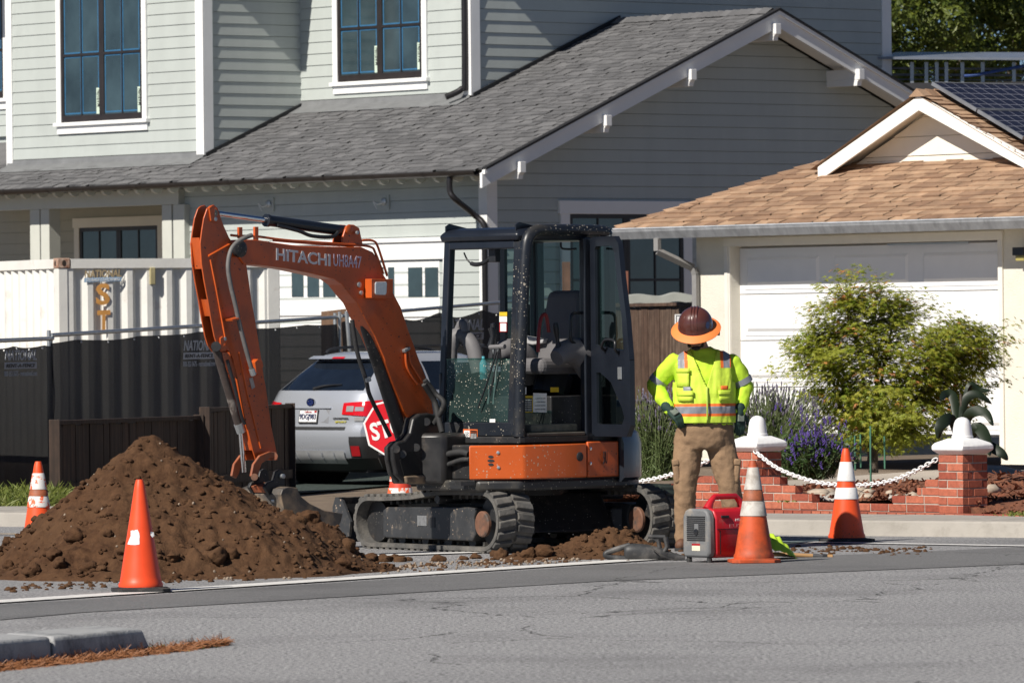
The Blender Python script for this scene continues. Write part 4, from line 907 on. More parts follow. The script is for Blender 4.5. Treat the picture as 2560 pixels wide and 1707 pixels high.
steps = [[(L0, af(1915)), (af(2003), af(2232)), (af(2296), L1)], [(L0, L1)], [(L0, af(2030)), (af(2230), L1)], [(L0, af(1988)), (af(2293), L1)], [(L0, af(1950)), (af(2312), L1)]]
for k, segs in enumerate(steps):
    z = .06 + k * CRS
    for (u0, u1) in segs:
        bricks(q, lambda x, y, zz: B(x, .03 + y, zz), u0, u1, z, (k % 2) * .107 + .05, .09, k + 7)
        m.hexa([B(x, y, zz) for zz in (z - (.09 if k == 0 else JT), z + BHt - .001) for x, y in ((u0 + .006, .036), (u1 - .006, .036), (u1 - .006, .12), (u0 + .006, .12))])
q.build("brickwork", BRICK, wl_, bevel=.003); m.build("mortar_core", MORT, wl_)
w3 = thing("brick_wall", B(a1 - .8, .1, .06), "low red brick wall seen between the worker's legs, left of his pillar", "wall")
q = MB(); m = MB(); aL = B.fd(1672, 1230, .03)[0]
for k in range(6):
    u0 = aL + (0 if k < 4 else (.35 if k == 4 else .6)); z = .06 + k * CRS
    bricks(q, lambda x, y, zz: B(x, .03 + y, zz), u0, a1 - .29, z, (k % 2) * .107, .09, k + 31); m.hexa([B(x, y, zz) for zz in (z - (.09 if k == 0 else JT), z + BHt - .001) for x, y in ((u0 + .006, .036), (a1 - .29, .036), (a1 - .29, .12), (u0 + .006, .12))])
q.build("brickwork", BRICK, w3, bevel=.003); m.build("mortar_core", MORT, w3)
# small brick stump under the digger's tail
p = G(1440, 1221, .12); s3 = Frame(Vector((p.x, p.y, 0)), YAW)
st3 = thing("brick_stump", s3(0, 0, .02), "low red brick stump on a beige slab behind the digger's undercarriage", "pillar")
q = MB(); q.hexa([s3(x, y, z) for z in (-.05, .135) for x, y in ((-.48, -.06), (.06, -.06), (.06, .4), (-.48, .4))]); q.build("slab", CONCD, st3, bevel=.008)
q = MB(); bricks(q, lambda x, y, zz: s3(x, y, zz), -.42, 0, .137, 0, .09, 3, .075); bricks(q, lambda x, y, zz: s3(-y, x, zz), .095, .35, .137, 0, .09, 4, .075); q.build("brickwork", BRICK, st3, bevel=.003)
# brick edging strip along the pavement
q = MB()
for k in range(48):
    u = -3.6 + k * .112; q.hexa([B(u + x, y, z) for z in (-.02, .128) for x, y in ((.004, -.30 + .0), (.106, -.30), (.106, -.10), (.004, -.10))])
struct(q, "brick_edging", BRICK)
# plastic chain
CHW = mat("white_plastic", (.78, .78, .78), .4, var=.03)
def chain(pts, label, link=.046):
    t = thing("plastic_chain", pts[0], label, "chain"); cv = catmull(pts, 24); L = [0]
    for i in range(1, len(cv)): L.append(L[-1] + (cv[i] - cv[i - 1]).length)
    q = MB(); s_ = 0; k = 0; i = 0
    while s_ < L[-1] - link:
        while L[i + 1] < s_: i += 1
        p = cv[i].lerp(cv[i + 1], (s_ - L[i]) / max(1e-6, L[i + 1] - L[i])); tg = (cv[min(i + 3, len(cv) - 1)] - cv[max(i - 2, 0)]).normalized()
        sd = tg.cross(Vector((0, 0, 1))).normalized(); up = sd.cross(tg); wv = (up if k % 2 else sd)
        wv = (wv + (sd if k % 2 else -up) * .35).normalized(); n = 10; c = [p + tg * (link * .62 * math.cos(2 * math.pi * j / n)) + wv * (link * .36 * math.sin(2 * math.pi * j / n)) for j in range(n + 1)]
        q.tube(c, link * .13, 5, cap=False); s_ += link * .80; k += 1
    q.build("links", CHW, t, smooth=60); return t
def bp(x, y, d=-.02): a, z = B.fd(x, y, d); return B(a, d, z)
chain([bp(x, y, d) for x, y, d in ((1890, 1130, -.0), (1948, 1172, -.05), (2037, 1204, -.06), (2112, 1212, -.06), (2180, 1210, -.06), (2239, 1198, -.06), (2302, 1170, -.05), (2350, 1143, -.0))], "white plastic chain sagging between the two capped brick pillars")
chain([bp(x, y, d) for x, y, d in ((1440, 1196, .1), (1488, 1198, .0), (1545, 1203, -.05), (1596, 1203, -.05), (1660, 1191, -.05), (1730, 1168, -.05), (1812, 1132, .0))], "white plastic chain running left from behind the worker")
# river rocks
ROCK = mat("river_rock", (.30, .28, .25), .8, var=.2, vs=9, island=(.42, .34, .26))
rr = random.Random(12)
rk0 = None
for k in range(30):
    px, py = rr.uniform(2035, 2310), rr.uniform(1188, 1236)
    if k < 3: px, py = (2478, 1178 - k * 12) if k < 2 else (2500, 1088)
    dd = .25 + (1236 - py) / 50 * .9; a, _ = B.fd(px, py, dd); r = rr.uniform(.035, .085)
    if k == 2: a, dd, r = B.fd(2505, 1090, 8.0)[0], 8.0, .30
    o = Vector(B(a, dd, mulch_z(a, dd) + r * .3)); t = MB(); t.ball((0, 0, 0), r, 2, .35, (1.25, 1.0, .7), seed=k)
    ob = t.build("river_rock", ROCK, smooth=60); ob.location = o; ob.rotation_euler = (0, 0, rr.uniform(0, 6))
    tag(ob, "smooth rounded stone lying in the bark bed behind the brick wall" if k > 2 else ("big tan boulder at the corner of the garage apron" if k == 2 else "pale stone in the bark beside the right brick pillar"), "rock", "river rocks in the bark bed" if k > 2 else ("pale stones by the right pillar" if k < 2 else None))
q = MB()
for _ in range(700):
    px = rr.choice((rr.uniform(2040, 2110), rr.uniform(2225, 2300))); dd = rr.uniform(.14, .5); a, _ = B.fd(px, 1225, dd); q.ball(B(a, dd, mulch_z(a, dd) + .01), rr.uniform(.008, .02), 1, .3, seed=_)
o = q.build("pebbles", mat("pale_pebbles", (.50, .49, .47), .8, var=.15, island=(.36, .33, .30))); tag(o, "pale pebbles among the river rocks", "pebbles", kind='stuff')
# ------------------------------------------------------------------ plants
GRNST = mat("green_stake", (.05, .16, .10), .6)
def maple_leaf(q, o, n, x, L):
    y = n.cross(x); pts = []
    for ang, ln in ((-2.5, .35), (-1.5, .72), (-1.12, .25), (-.72, .95), (-.36, .28), (0, 1.1), (.36, .28), (.72, .95), (1.12, .25), (1.5, .72), (2.5, .35)):
        pts.append(o + (x * math.cos(ang) + y * math.sin(ang)) * L * ln - n * (L * .25 * ln * ln))
    k = len(q.v); q.v += [o] + pts; n_ = len(pts)
    for i in range(n_ - 1): q.f.append([k, k + 1 + i, k + 2 + i]); q.mi.append(0)
MAPL = leaf_mat("maple_leaves", (.13, .24, .02), (.55, .50, .075), .48)
MAPR = leaf_mat("young_red_leaves", (.60, .22, .10), (.62, .34, .09), .4)
mz = mulch_z(B.fd(2180, 1168, 6)[0], 6)
MZ = 61.0; mb0 = at(2183, 1168, MZ)
mp = thing("maple_tree", mb0, "bushy Japanese maple with green and reddish leaves in front of the white garage door", "tree")
rr = random.Random(21)
lob = [(2120, 760, 75, 70), (2190, 800, 110, 80), (2060, 840, 60, 60), (2240, 770, 60, 40), (2080, 920, 95, 80), (2200, 900, 120, 90), (2330, 860, 90, 50), (2400, 830, 60, 45), (2420, 900, 80, 50), (2330, 960, 110, 80), (2230, 1020, 120, 60), (2110, 1010, 90, 65), (2400, 990, 70, 60), (2180, 1075, 60, 45), (2030, 880, 40, 40), (2270, 1080, 90, 40), (2450, 860, 50, 35), (2360, 910, 60, 40)]
br = MB(); lv = MB(); lr = MB()
for (x, y, rx, ry) in lob:
    c = at(x, y, MZ + rr.uniform(-.35, .35)); rX, rY = rx * MZ / FPX, ry * MZ / FPX
    s0 = mb0 + Vector((rr.uniform(-.04, .04), 0, rr.uniform(.05, .25))); br.tube(catmull([s0, s0.lerp(c, .5) + Vector((0, 0, .06)), c], 4), [.022 - .0018 * i for i in range(9)], 5)
    ncl = int(46 * (rx * ry) / 5000) + 13
    for _ in range(ncl):
        v = Vector((rr.gauss(0, .52), rr.gauss(0, .45), rr.gauss(0, .52))); tip = c + Vector((v.x * rX, v.y * rX * .9, v.z * rY))
        twig = c.lerp(tip, .1); br.tube([twig, tip], .003, 3, cap=False)
        red = rr.random() < (.34 if y < 800 else .09)
        out = (tip - mb0 - Vector((0, 0, .6))).normalized()
        for j in range(rr.randint(20, 31)):
            off = Vector((rr.gauss(0, .075), rr.gauss(0, .075), rr.gauss(0, .035))); n = (Vector((rr.gauss(0, .45), rr.gauss(0, .45) - .1, 1)) + out * .6).normalized()
            x_ = (out + Vector((rr.gauss(0, .6), rr.gauss(0, .6), -.35))); x_ = (x_ - n * x_.dot(n)).normalized()
            maple_leaf(lr if red and j < 7 else lv, tip + off, n, x_, rr.uniform(.030, .052))
br.tube(catmull([mb0 - Vector((0, 0, .05)), mb0 + Vector((.01, 0, .15)), mb0 + Vector((.03, 0, .5))], 4), [.05 - .003 * i for i in range(9)], 8)
br.build("trunk", BARK, mp, smooth=60); cr = lv.build("crown", MAPL, mp); lr.build("young_leaves", MAPR, cr)
for (x, y0, y1, Z) in ((2177, 1065, 1207, 54.0), (2138, 1088, 1162, 60), (2152, 1085, 1155, 60.5), (2212, 1090, 1158, 60.5), (2100, 1065, 1110, 62)):
    q = MB(); a, b = at(x, y1, Z), at(x - 1, y0, Z); q.tube([a - Vector((0, 0, .05)), b], .009, 6)
    ob = q.build("plant_stake", GRNST); tag(ob, "green stake in front of the maple, nearest the chain" if y1 > 1200 else "thin green stake under the maple crown", "stake", "green stakes round the maple")
def spiky(name, label, cx, y0, Z, wpx, hpx, n, cols, seed, flower=.75, cat="shrub", base=.25):
    """clump of thin upright stems ending in flower spikes"""
    t = thing(name, Vector((at(cx, 0, Z).x, Z, base)), label, cat); rr = random.Random(seed); st = MB(); fl = MB(); lf = MB(); o = at(cx, y0, Z); o.z = base; sc = Z / FPX
    for i in range(n):
        ang = rr.gauss(0, .42); an2 = rr.gauss(0, .42); h = hpx * sc * rr.uniform(.55, 1.02) * (1 - .25 * abs(ang)); r0 = Vector((rr.gauss(0, .28) * wpx * sc * .5, rr.gauss(0, .28) * wpx * sc * .5, 0))
        tip = o + r0 + Vector((math.sin(ang) * wpx * sc * .62, math.sin(an2) * wpx * sc * .5, h)); mid = (o + r0).lerp(tip, .5) + Vector((0, 0, h * .06)); b0 = o + r0
        pts = [b0, mid, tip]; st.tube(pts, .0028, 3, cap=False)
        d = (tip - mid).normalized()
        if rr.random() < flower: L = rr.uniform(.03, .06); fl.tube([tip - d * L, tip - d * L * .4, tip], [.004, .009, .002], 4)
        for j in range(20):
            u = rr.uniform(.02, .66); p = b0.lerp(mid, u * 2) if u < .5 else mid.lerp(tip, u * 2 - 1); v = Vector((rr.gauss(0, 1), rr.gauss(0, 1), 1.1)).normalized(); L = rr.uniform(.03, .065); s_ = v.orthogonal().normalized() * .0045
            lf.quad(p - s_, p + s_, p + v * L + s_ * .3, p + v * L - s_ * .3)
    st.build("stems", cols[0], t); lf.build("foliage", cols[1], t); tag(fl.build("flower_spikes", cols[2], t), kind="stuff"); return t
LST = leaf_mat("lavender_stem", (.10, .14, .05), (.16, .19, .08), .2); LLF = leaf_mat("lavender_foliage", (.07, .12, .03), (.15, .20, .07), .25); LFL = mat("lavender_spike", (.11, .10, .12), .8, var=.3, island=(.16, .14, .20))
spiky("lavender_bush", "grey green lavender bush between the digger and the worker", 1640, 1188, 58.5, 190, 235, 650, (LST, LLF, LFL), 3)
spiky("lavender_bush", "tall lavender bush with grey spikes right of the worker", 1925, 1165, 60.0, 260, 235, 800, (LST, LLF, LFL), 5)
SLF = leaf_mat("sage_foliage", (.025, .06, .015), (.07, .12, .03), .2); SFL = mat("purple_flower", (.055, .03, .19), .7, var=.3, island=(.10, .06, .28))
t = spiky("purple_sage", "dark green sage with deep purple flower spikes between lavender and maple", 2030, 1162, 58.2, 170, 125, 190, (LST, SLF, SFL), 8, .85)
rr = random.Random(31); q = MB()
for i in range(1500):
    p = at(2030 + rr.gauss(0, 50), 1130 + rr.gauss(0, 22), 58.2 + rr.gauss(0, .12)); p.z = max(p.z, .26); n = Vector((rr.gauss(0, .6), rr.gauss(-.3, .5), .8)).normalized(); x = n.orthogonal().normalized(); x.rotate(Matrix.Rotation(rr.uniform(0, 6.3), 3, n)); y = n.cross(x); L = rr.uniform(.018, .035); q.quad(p - x * L, p + y * L * .5, p + x * L, p - y * L * .5)
q.build("broad_leaves", SLF, t)
q = MB()
for i in range(60):
    x, y = 2030 + rr.gauss(0, 42), 1105 + rr.gauss(0, 30); p = at(x, y, 57.9 + rr.gauss(0, .1))
    for j in range(9): q.ball(p + Vector((rr.gauss(0, .006), 0, j * .008)), rr.uniform(.005, .009), 1)
tag(q.build("flowers", SFL, t), kind="stuff")
bl = thing("broadleaf_plant", at(2400, 1150, 56).xy.to_3d() + Vector((0, 0, .28)), "plant with large drooping dark leaves behind the right brick pillar", "plant")
q = MB(); DKL = leaf_mat("dark_broad_leaf", (.007, .015, .007), (.016, .028, .010), .08, .5)
def bigleaf(px, w_):
    pts = catmull([at(x, y, Z) for x, y, Z in px], 6); n = len(pts); vs = []
    for i, p in enumerate(pts):
        u = i / (n - 1); tg = (pts[min(i + 1, n - 1)] - pts[max(i - 1, 0)]).normalized(); sd = tg.cross(Vector((.2, -1, .3))).normalized(); ww = w_ * (math.sin(math.pi * min(1, u * .97 + .03)) ** .7)
        vs += [p - sd * ww, p + Vector((0, -.02, .0)), p + sd * ww]
    q.add(vs, [(3 * i + a, 3 * i + a + 1, 3 * i + a + 4, 3 * i + a + 3) for i in range(n - 1) for a in (0, 1)])
for px, w_ in (([(2405, 1120, 56), (2420, 1040, 55.9), (2460, 1030, 55.8), (2483, 1065, 55.7)], .05), ([(2400, 1120, 56), (2380, 1050, 55.8), (2352, 1062, 55.7), (2345, 1098, 55.7)], .055), ([(2410, 1120, 56), (2440, 1070, 55.9), (2462, 1090, 55.8), (2475, 1140, 55.7)], .06), ([(2400, 1110, 56), (2410, 1010, 56), (2440, 985, 56), (2480, 1010, 56)], .04), ([(2395, 1110, 56), (2385, 1000, 56.2), (2365, 985, 56.2), (2350, 1000, 56)], .045), ([(2420, 1130, 56), (2455, 1110, 55.9), (2500, 1130, 55.8), (2520, 1150, 55.8)], .05), ([(2400, 1100, 56.2), (2420, 970, 56.2), (2450, 975, 56.2), (2478, 977, 56.1)], .03)): bigleaf(px, w_)
q.build("leaves", DKL, bl, smooth=60)
q = MB(); q.tube([at(2403, 1160, 56), at(2405, 1080, 56), at(2402, 985, 56)], .012, 6); q.build("stem", BARK, bl)
# weeds
WEED = leaf_mat("weed_leaves", (.09, .15, .02), (.27, .28, .07), .3)
def weeds(name, label, spots, seed, n=60, h=.12, kind=None):
    rr = random.Random(seed); q = MB()
    for (p, r, k) in spots:
        for _ in range(int(n * k)):
            b = Vector(p) + Vector((rr.gauss(0, r), rr.gauss(0, r), 0)); v = Vector((rr.gauss(0, .75), rr.gauss(0, .75), 1)).normalized(); L = h * k * rr.uniform(.25, 1.0) ** 1.3; s_ = v.cross(Vector((rr.gauss(0, 1), rr.gauss(0, 1), 0)).normalized()).normalized() * rr.uniform(.003, .010)
            q.add([b - s_, b + s_, b + v * L * .6 + s_ * .8 + Vector((v.x, v.y, 0)) * L * .15, b + v * L + Vector((v.x, v.y, -.2)) * L * .35], [(0, 1, 2), (0, 2, 3)])
    o = q.build(name, WEED); return tag(o, label, "weeds", kind='stuff')
weeds("weeds", "green weeds growing by the mesh fence at the left edge", [(at(x, 1262 - dy, 57.0 + dy / 12) .xy.to_3d() + Vector((0, 0, .1)), .14, k) for x, dy, k in ((0, 0, 1.6), (25, 5, 2.0), (50, 10, 1.5), (80, 5, 1.8), (105, 12, 1.4), (125, 15, 1.2), (60, 0, .8), (95, 20, 2.4), (10, 20, 2.2))], 3, 420, .11)
weeds("weeds", "small weeds in the mulch and along the brick edging", [(B(a, d, mulch_z(max(a, -.01) if a < 0 else a, max(d, .12)) - .01), .06, k) for a, d, k in ((.25, -.12, .7), (.5, .1, .7), (.9, -.25, 1), (1.2, -.2, .8), (1.0, .4, .6), (-1.9, -.2, .4), (-1.2, -.2, .3), (.05, -.12, .6), (1.5, -.15, .8))], 4, 90, .07)
# ------------------------------------------------------------------ silver car
SC = .93
cyw = R(38.5); cfx = Vector((math.cos(cyw), math.sin(cyw), 0)); cly = Vector((-math.sin(cyw), math.cos(cyw), 0))
rc = at(766, 1210, 67.6); CO = Vector((rc.x, rc.y, 0.004))
car = thing("parked_car", CO + cfx * 2.07, "silver hatchback crossover parked behind the digger, rear end towards the road", "car")
def CW_(p): return CO + (cfx * p[0] + cly * p[1] * 1.08 + Vector((0, 0, p[2]))) * SC
SILV = mat("silver_car_paint", (.47, .50, .56), .28, metal=.45, var=.03, vs=1, coat=.6)
CLAD = mat("black_cladding", (.025, .026, .028), .55, var=.1); CGL = mat("tinted_car_glass", (.008, .012, .020), .04, spec=.9, var=.2)
REDL = mat("red_lamp", (.55, .008, .014), .15, coat=1, var=.1); CLRL = mat("clear_lamp", (.55, .55, .55), .1, metal=.5, var=.2); REFL = mat("red_reflector", (.35, .01, .015), .3)
#      z    hw   xr    xf    rear corner, front corner
LV = [(.20, .76, .22, 4.15, .25, .5), (.34, .85, .07, 4.34, .26, .5), (.50, .885, .01, 4.42, .27, .55), (.64, .895, .0, 4.44, .27, .6), (.70, .895, .035, 4.44, .27, .6), (.82, .90, .05, 4.38, .27, .65), (.93, .895, .075, 4.22, .28, .8), (1.02, .875, .115, 3.55, .28, .8), (1.09, .855, .15, 3.05, .28, .5), (1.30, .74, .40, 2.55, .25, .45), (1.44, .655, .58, 2.12, .22, .4), (1.50, .60, .66, 1.92, .2, .4), (1.535, .50, .85, 1.75, .2, .4)]
CV = [(0, 0), (.015, .3), (.05, .55), (.14, .76), (.38, .92), (1, 1)]
def lev(z):
    if z <= LV[0][0]: return LV[0][1:]
    for a, b in zip(LV, LV[1:]):
        if z <= b[0]: t = (z - a[0]) / (b[0] - a[0]); return tuple(a[i] + (b[i] - a[i]) * t for i in range(1, 6))
    return LV[-1][1:]
def SP(u, z, off=0.0, sg=-1):
    """u 0..5 rear centre to side, 5..6 along the side, 6..11 to front centre; sg -1 is the right side"""
    hw, xr, xf, rr, fr = lev(z)
    def cv(t): i = min(int(t), 4); f = t - i; return [CV[i][k] + (CV[i + 1][k] - CV[i][k]) * f for k in (0, 1)]
    if u <= 5: c = cv(u); p = [xr + rr * c[0], hw * c[1], z]; n = Vector((-(1 - c[0]) - .05, c[1] ** 3, 0))
    elif u <= 6: p = [xr + rr + (xf - fr - xr - rr) * (u - 5), hw, z]; n = Vector((0, 1, 0))
    else: c = cv(11 - u); p = [xf - fr * c[0], hw * c[1], z]; n = Vector(((1 - c[0]) + .05, c[1] ** 3, 0))
    n = n.normalized(); return CW_((p[0] + n.x * off, sg * (p[1] + n.y * off), z))
def patch(mb, u0, u1, z0, z1, off, sg=-1, nu=6, nz=4, mi=0, f=None):
    vs = [SP(u0 + (u1 - u0) * i / nu, (z0 + (z1 - z0) * j / nz) if f is None else f(i / nu, j / nz), off, sg) for j in range(nz + 1) for i in range(nu + 1)]
    fs = [(j * (nu + 1) + i, j * (nu + 1) + i + 1, (j + 1) * (nu + 1) + i + 1, (j + 1) * (nu + 1) + i) for j in range(nz) for i in range(nu)]
    mb.add(vs, fs if sg > 0 else [q[::-1] for q in fs], mi)
def cpart(name, m, pats, parent=car, both=True, smooth=35, label=None):
    q = MB()
    for p in pats:
        for sg in ((-1, 1) if both else (-1,)): patch(q, *p[:5], sg=sg, **(p[5] if len(p) > 5 else {}))
    return q.build(name, m, parent, smooth=smooth, label=label)
zsl = [l[0] for l in LV]; q = MB(); us = [i * .5 for i in range(11)] + [5.15, 5.35, 5.5, 5.65, 5.85] + [6 + i * .5 for i in range(11)]
zz = sorted(set(zsl + [.27, .42, .57, .76, .88, .97, 1.05, 1.2, 1.37]))
for sg in (-1, 1):
    vs = [SP(u, z, 0, sg) for z in zz for u in us]; n = len(us); fs = [(j * n + i, j * n + i + 1, (j + 1) * n + i + 1, (j + 1) * n + i) for j in range(len(zz) - 1) for i in range(n - 1)]
    fs.append(tuple((len(zz) - 1) * n + i for i in range(n))); q.add(vs, fs if sg > 0 else [f[::-1] for f in fs])
body = q.build("body", SILV, car, smooth=40)
cpart("cladding", CLAD, [(2.55, 5.25, .20, .335, .012), (3.1, 5.0, .335, .58, .014), (5.0, 6.0, .20, .36, .012, dict(nu=10)), (6, 9, .2, .42, .012), (0, 2.6, .19, .30, .004)])
cpart("rear_window", CGL, [(0, 3.55, 1.10, 1.425, .006, dict(nu=8, nz=8))]); [cpart("side_window", CGL, [pp], both=False) for pp in ((5.02, 5.30, 1.12, 1.40, .006), (5.32, 5.62, 1.10, 1.42, .006), (5.64, 5.97, 1.10, 1.40, .006))]; cpart("windscreen", CGL, [(6.6, 11, 1.10, 1.46, .006)])
for sg in (-1, 1):
    q = MB(); patch(q, 2.3, 4.95, .80, .99, .012, sg, 10, 5, f=lambda a, b: (.80 + .03 * (1 - a)) + (.19 - .06 * (1 - a)) * b); tl = q.build("tail_lamp", REDL, car, smooth=40)
    q = MB(); patch(q, 2.6, 3.15, .862, .925, .016, sg, 4, 3); q.build("reverse_lamp", CLRL, tl, smooth=40); q = MB(); patch(q, 3.3, 4.0, .755, .797, .012, sg, 6, 2); q.build("lamp_lower", CLRL, tl, smooth=40); q = MB(); patch(q, 3.25, 3.9, .868, .915, .016, sg, 4, 2); q.build("lamp_lower", CLRL, tl, smooth=40)
    q = MB(); patch(q, 3.2, 3.85, .36, .475, .022, sg, 6, 3); q.build("reflector", REFL, car, smooth=40)
    q = MB(); patch(q, 7.0, 9.0, .80, .92, .01, sg, 6, 3); q.build("headlight", CLRL, car, smooth=40)
cpart("bumper_step", CLAD, [(0, 2.7, .655, .69, .006)])
cpart("skid_plate", mat("satin_silver", (.45, .46, .48), .4, metal=.4), [(0, 2.6, .27, .42, .018)])
for u, sg in ((.9, 1), (.0, 1), (.9, -1), (1.8, -1), (1.8, 1)): q = MB(); patch(q, u - .04, u + .04, .285, .405, .026, sg, 1, 3); q.build("skid_rib", SILV, car)
cpart("spoiler", mat("gloss_black", (.010, .010, .012), .1, coat=1), [(0, 3.6, 1.435, 1.475, -.055, dict(nu=8, nz=2))])
q = MB(); vs = []
for sg in (-1, 1):
    for z, o in ((1.475, -.0), (1.49, .13), (1.455, .135), (1.44, .0)):
        vs += [SP(3.6 * i / 8, z, o, sg) for i in range(9)]
for s_ in (0, 1): q.add(vs[s_ * 36:(s_ + 1) * 36], [(a * 9 + i, a * 9 + i + 1, (a + 1) * 9 + i + 1, (a + 1) * 9 + i) for a in range(3) for i in range(8)])
q.build("rear_spoiler", SILV, car, smooth=40)
q = MB(); patch(q, 0, .55, 1.458, 1.478, .142, -1, 3, 2); patch(q, 0, .55, 1.458, 1.478, .142, 1, 3, 2); q.build("brake_light", REDL, car)
for sg in (-1, 1): q = MB(); q.tube(catmull([CW_((x, sg * .56, z)) for x, z in ((.75, 1.52), (.9, 1.575), (1.6, 1.59), (2.2, 1.56), (2.35, 1.50))], 4), .018 * SC, 6); q.build("roof_rail", BLACKM, car, smooth=60)
# tailgate panel: recess, badge, plate, lettering
def RP(y, z, o=.0):                                    # on the rear face, y positive to the left
    sg = 1 if y >= 0 else -1; hw = lev(z)[0]; t = abs(y) / hw; u = 0
    for i in range(5):
        if t <= CV[i + 1][1]: u = i + (t - CV[i][1]) / (CV[i + 1][1] - CV[i][1]); break
    return SP(u, z, o, sg)
q = MB()
for y0, y1, z0, z1, o in ((.34, -.34, .735, .90, .004),): q.hexa([RP(y, z, oo) for z in (z0, z1) for y, oo in ((y0, .0), (y1, .0), (y1, o), (y0, o))])
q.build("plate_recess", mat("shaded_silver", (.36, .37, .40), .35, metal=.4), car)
q = MB(); q.hexa([RP(y, z, oo) for z in (.895, .915) for y, oo in ((.36, .002), (-.36, .002), (-.36, .022), (.36, .022))]); q.build("tailgate_grip", SILV, car, bevel=.004)
pl = MB(); pl.hexa([RP(y, z, oo) for z in (.728, .882) for y, oo in ((.165, .006), (-.165, .006), (-.165, .018), (.165, .018))]); plf = pl.build("number_plate", INK, car, bevel=.003)
pl = MB(); pl.hexa([RP(y, z, oo) for z in (.744, .874) for y, oo in ((.152, .0185), (-.152, .0185), (-.152, .020), (.152, .020))]); pls = pl.build("plate_face", mat("plate_white", (.72, .72, .73), .4, var=.04), plf)
text("9DGJ983", RP(.142, .758, .023), RP(-.142, .758, .023), RP(.142, .835, .023), mat("plate_blue", (.02, .03, .10), .5), parent=pls, bold=.01); text("California", RP(.06, .848, .023), RP(-.06, .848, .023), RP(.06, .868, .023), REFL, parent=pls)
q = MB(); q.hexa([RP(y, z, oo) for z in (.85, .872) for y, oo in ((-.105, .021), (-.145, .021), (-.145, .022), (-.105, .022))]); q.build("plate_sticker", REFL, pls)
text("CROSSTREK", RP(-.42, .775, .012), RP(-.66, .775, .012), RP(-.42, .795, .012), INK, parent=car, bold=.03); text("SPORT", RP(-.46, .735, .012), RP(-.63, .735, .012), RP(-.46, .757, .012), mat("badge_yellow", (.40, .36, .03), .5), parent=car, bold=.03); text("SUBARU", RP(.62, .775, .012), RP(.46, .775, .012), RP(.62, .793, .012), INK, parent=car, bold=.03)
q = MB(); c0 = RP(0, .965, .008); n_ = 16; ex_ = (RP(-.05, .965, .008) - RP(.05, .965, .008)).normalized(); q.lathe([(.072, 0), (.072, .012), (.062, .016), (0, .016)], (0, 0, 0), (0, 0, 1), 20)
q.v = [c0 + ex_ * v.x + Vector((0, 0, v.y * .62)) - cfx * v.z for v in q.v]; bd = q.build("badge", CHROME, car, smooth=40)
q = MB(); q.lathe([(.058, .0165), (0, .0167)], (0, 0, 0), (0, 0, 1), 20); q.v = [c0 + ex_ * v.x + Vector((0, 0, v.y * .62)) - cfx * v.z for v in q.v]; bi = q.build("badge_field", mat("badge_blue", (.01, .02, .10), .2), bd)
q = MB()
for x, y, r in ((-.03, .012, .010), (.012, .02, .007), (.03, .005, .006), (.016, -.012, .006), (-.006, -.016, .006), (.034, -.014, .005)): q.ball(c0 + ex_ * x + Vector((0, 0, y)) - cfx * .017, r, 1)
q.build("badge_stars", CHROME, bi)
q = MB(); w0 = RP(.16, 1.115, .02); q.tube(catmull([RP(.05, 1.115, .02), RP(-.1, 1.15, .03), RP(-.36, 1.165, .022)], 4), [.022, .02, .018, .016, .014, .012, .010, .008, .006], 6); q.build("rear_wiper", BLACKM, car, smooth=60)
TYR = mat("car_tyre", (.015, .015, .016), .8, var=.2); ALW = mat("dark_alloy", (.06, .06, .065), .35, metal=.7)
for x in (.90, 3.57):
    for sg in (-1, 1):
        c = CW_((x, sg * .80, .335)); ax = cly * sg; q = MB(); q.lathe([(.20, -.11), (.30, -.11), (.335, -.08), (.337, 0), (.335, .08), (.30, .11), (.21, .105)], c, ax, 28); wh = q.build("wheel", TYR, car, smooth=35)
        q = MB(); q.lathe([(.215, .09), (.20, .07), (.06, .075), (.03, .095), (0, .095)], c, ax, 20); q.build("rim", ALW, wh, smooth=40)
        a = MB(); a.lathe([(.40, .055), (.40, .10), (.36, .115), (.35, .05)], CW_((x, sg * .80, .345)), ax, 24); a.build("arch_trim", CLAD, car, smooth=35)
q = MB(); q.hexa([CW_((x, y, z)) for z in (.17, .24) for x, y in ((.3, -.7), (4.1, -.7), (4.1, .7), (.3, .7))]); q.build("underbody", BLACKM, car)
q = MB(); q.hexa([CW_((x, y, z)) for z in (.98, 1.16) for x, y in ((2.72, -1.05), (2.80, -1.05), (2.86, -.86), (2.70, -.86))]); q.build("side_mirror", SILV, car, bevel=.02)
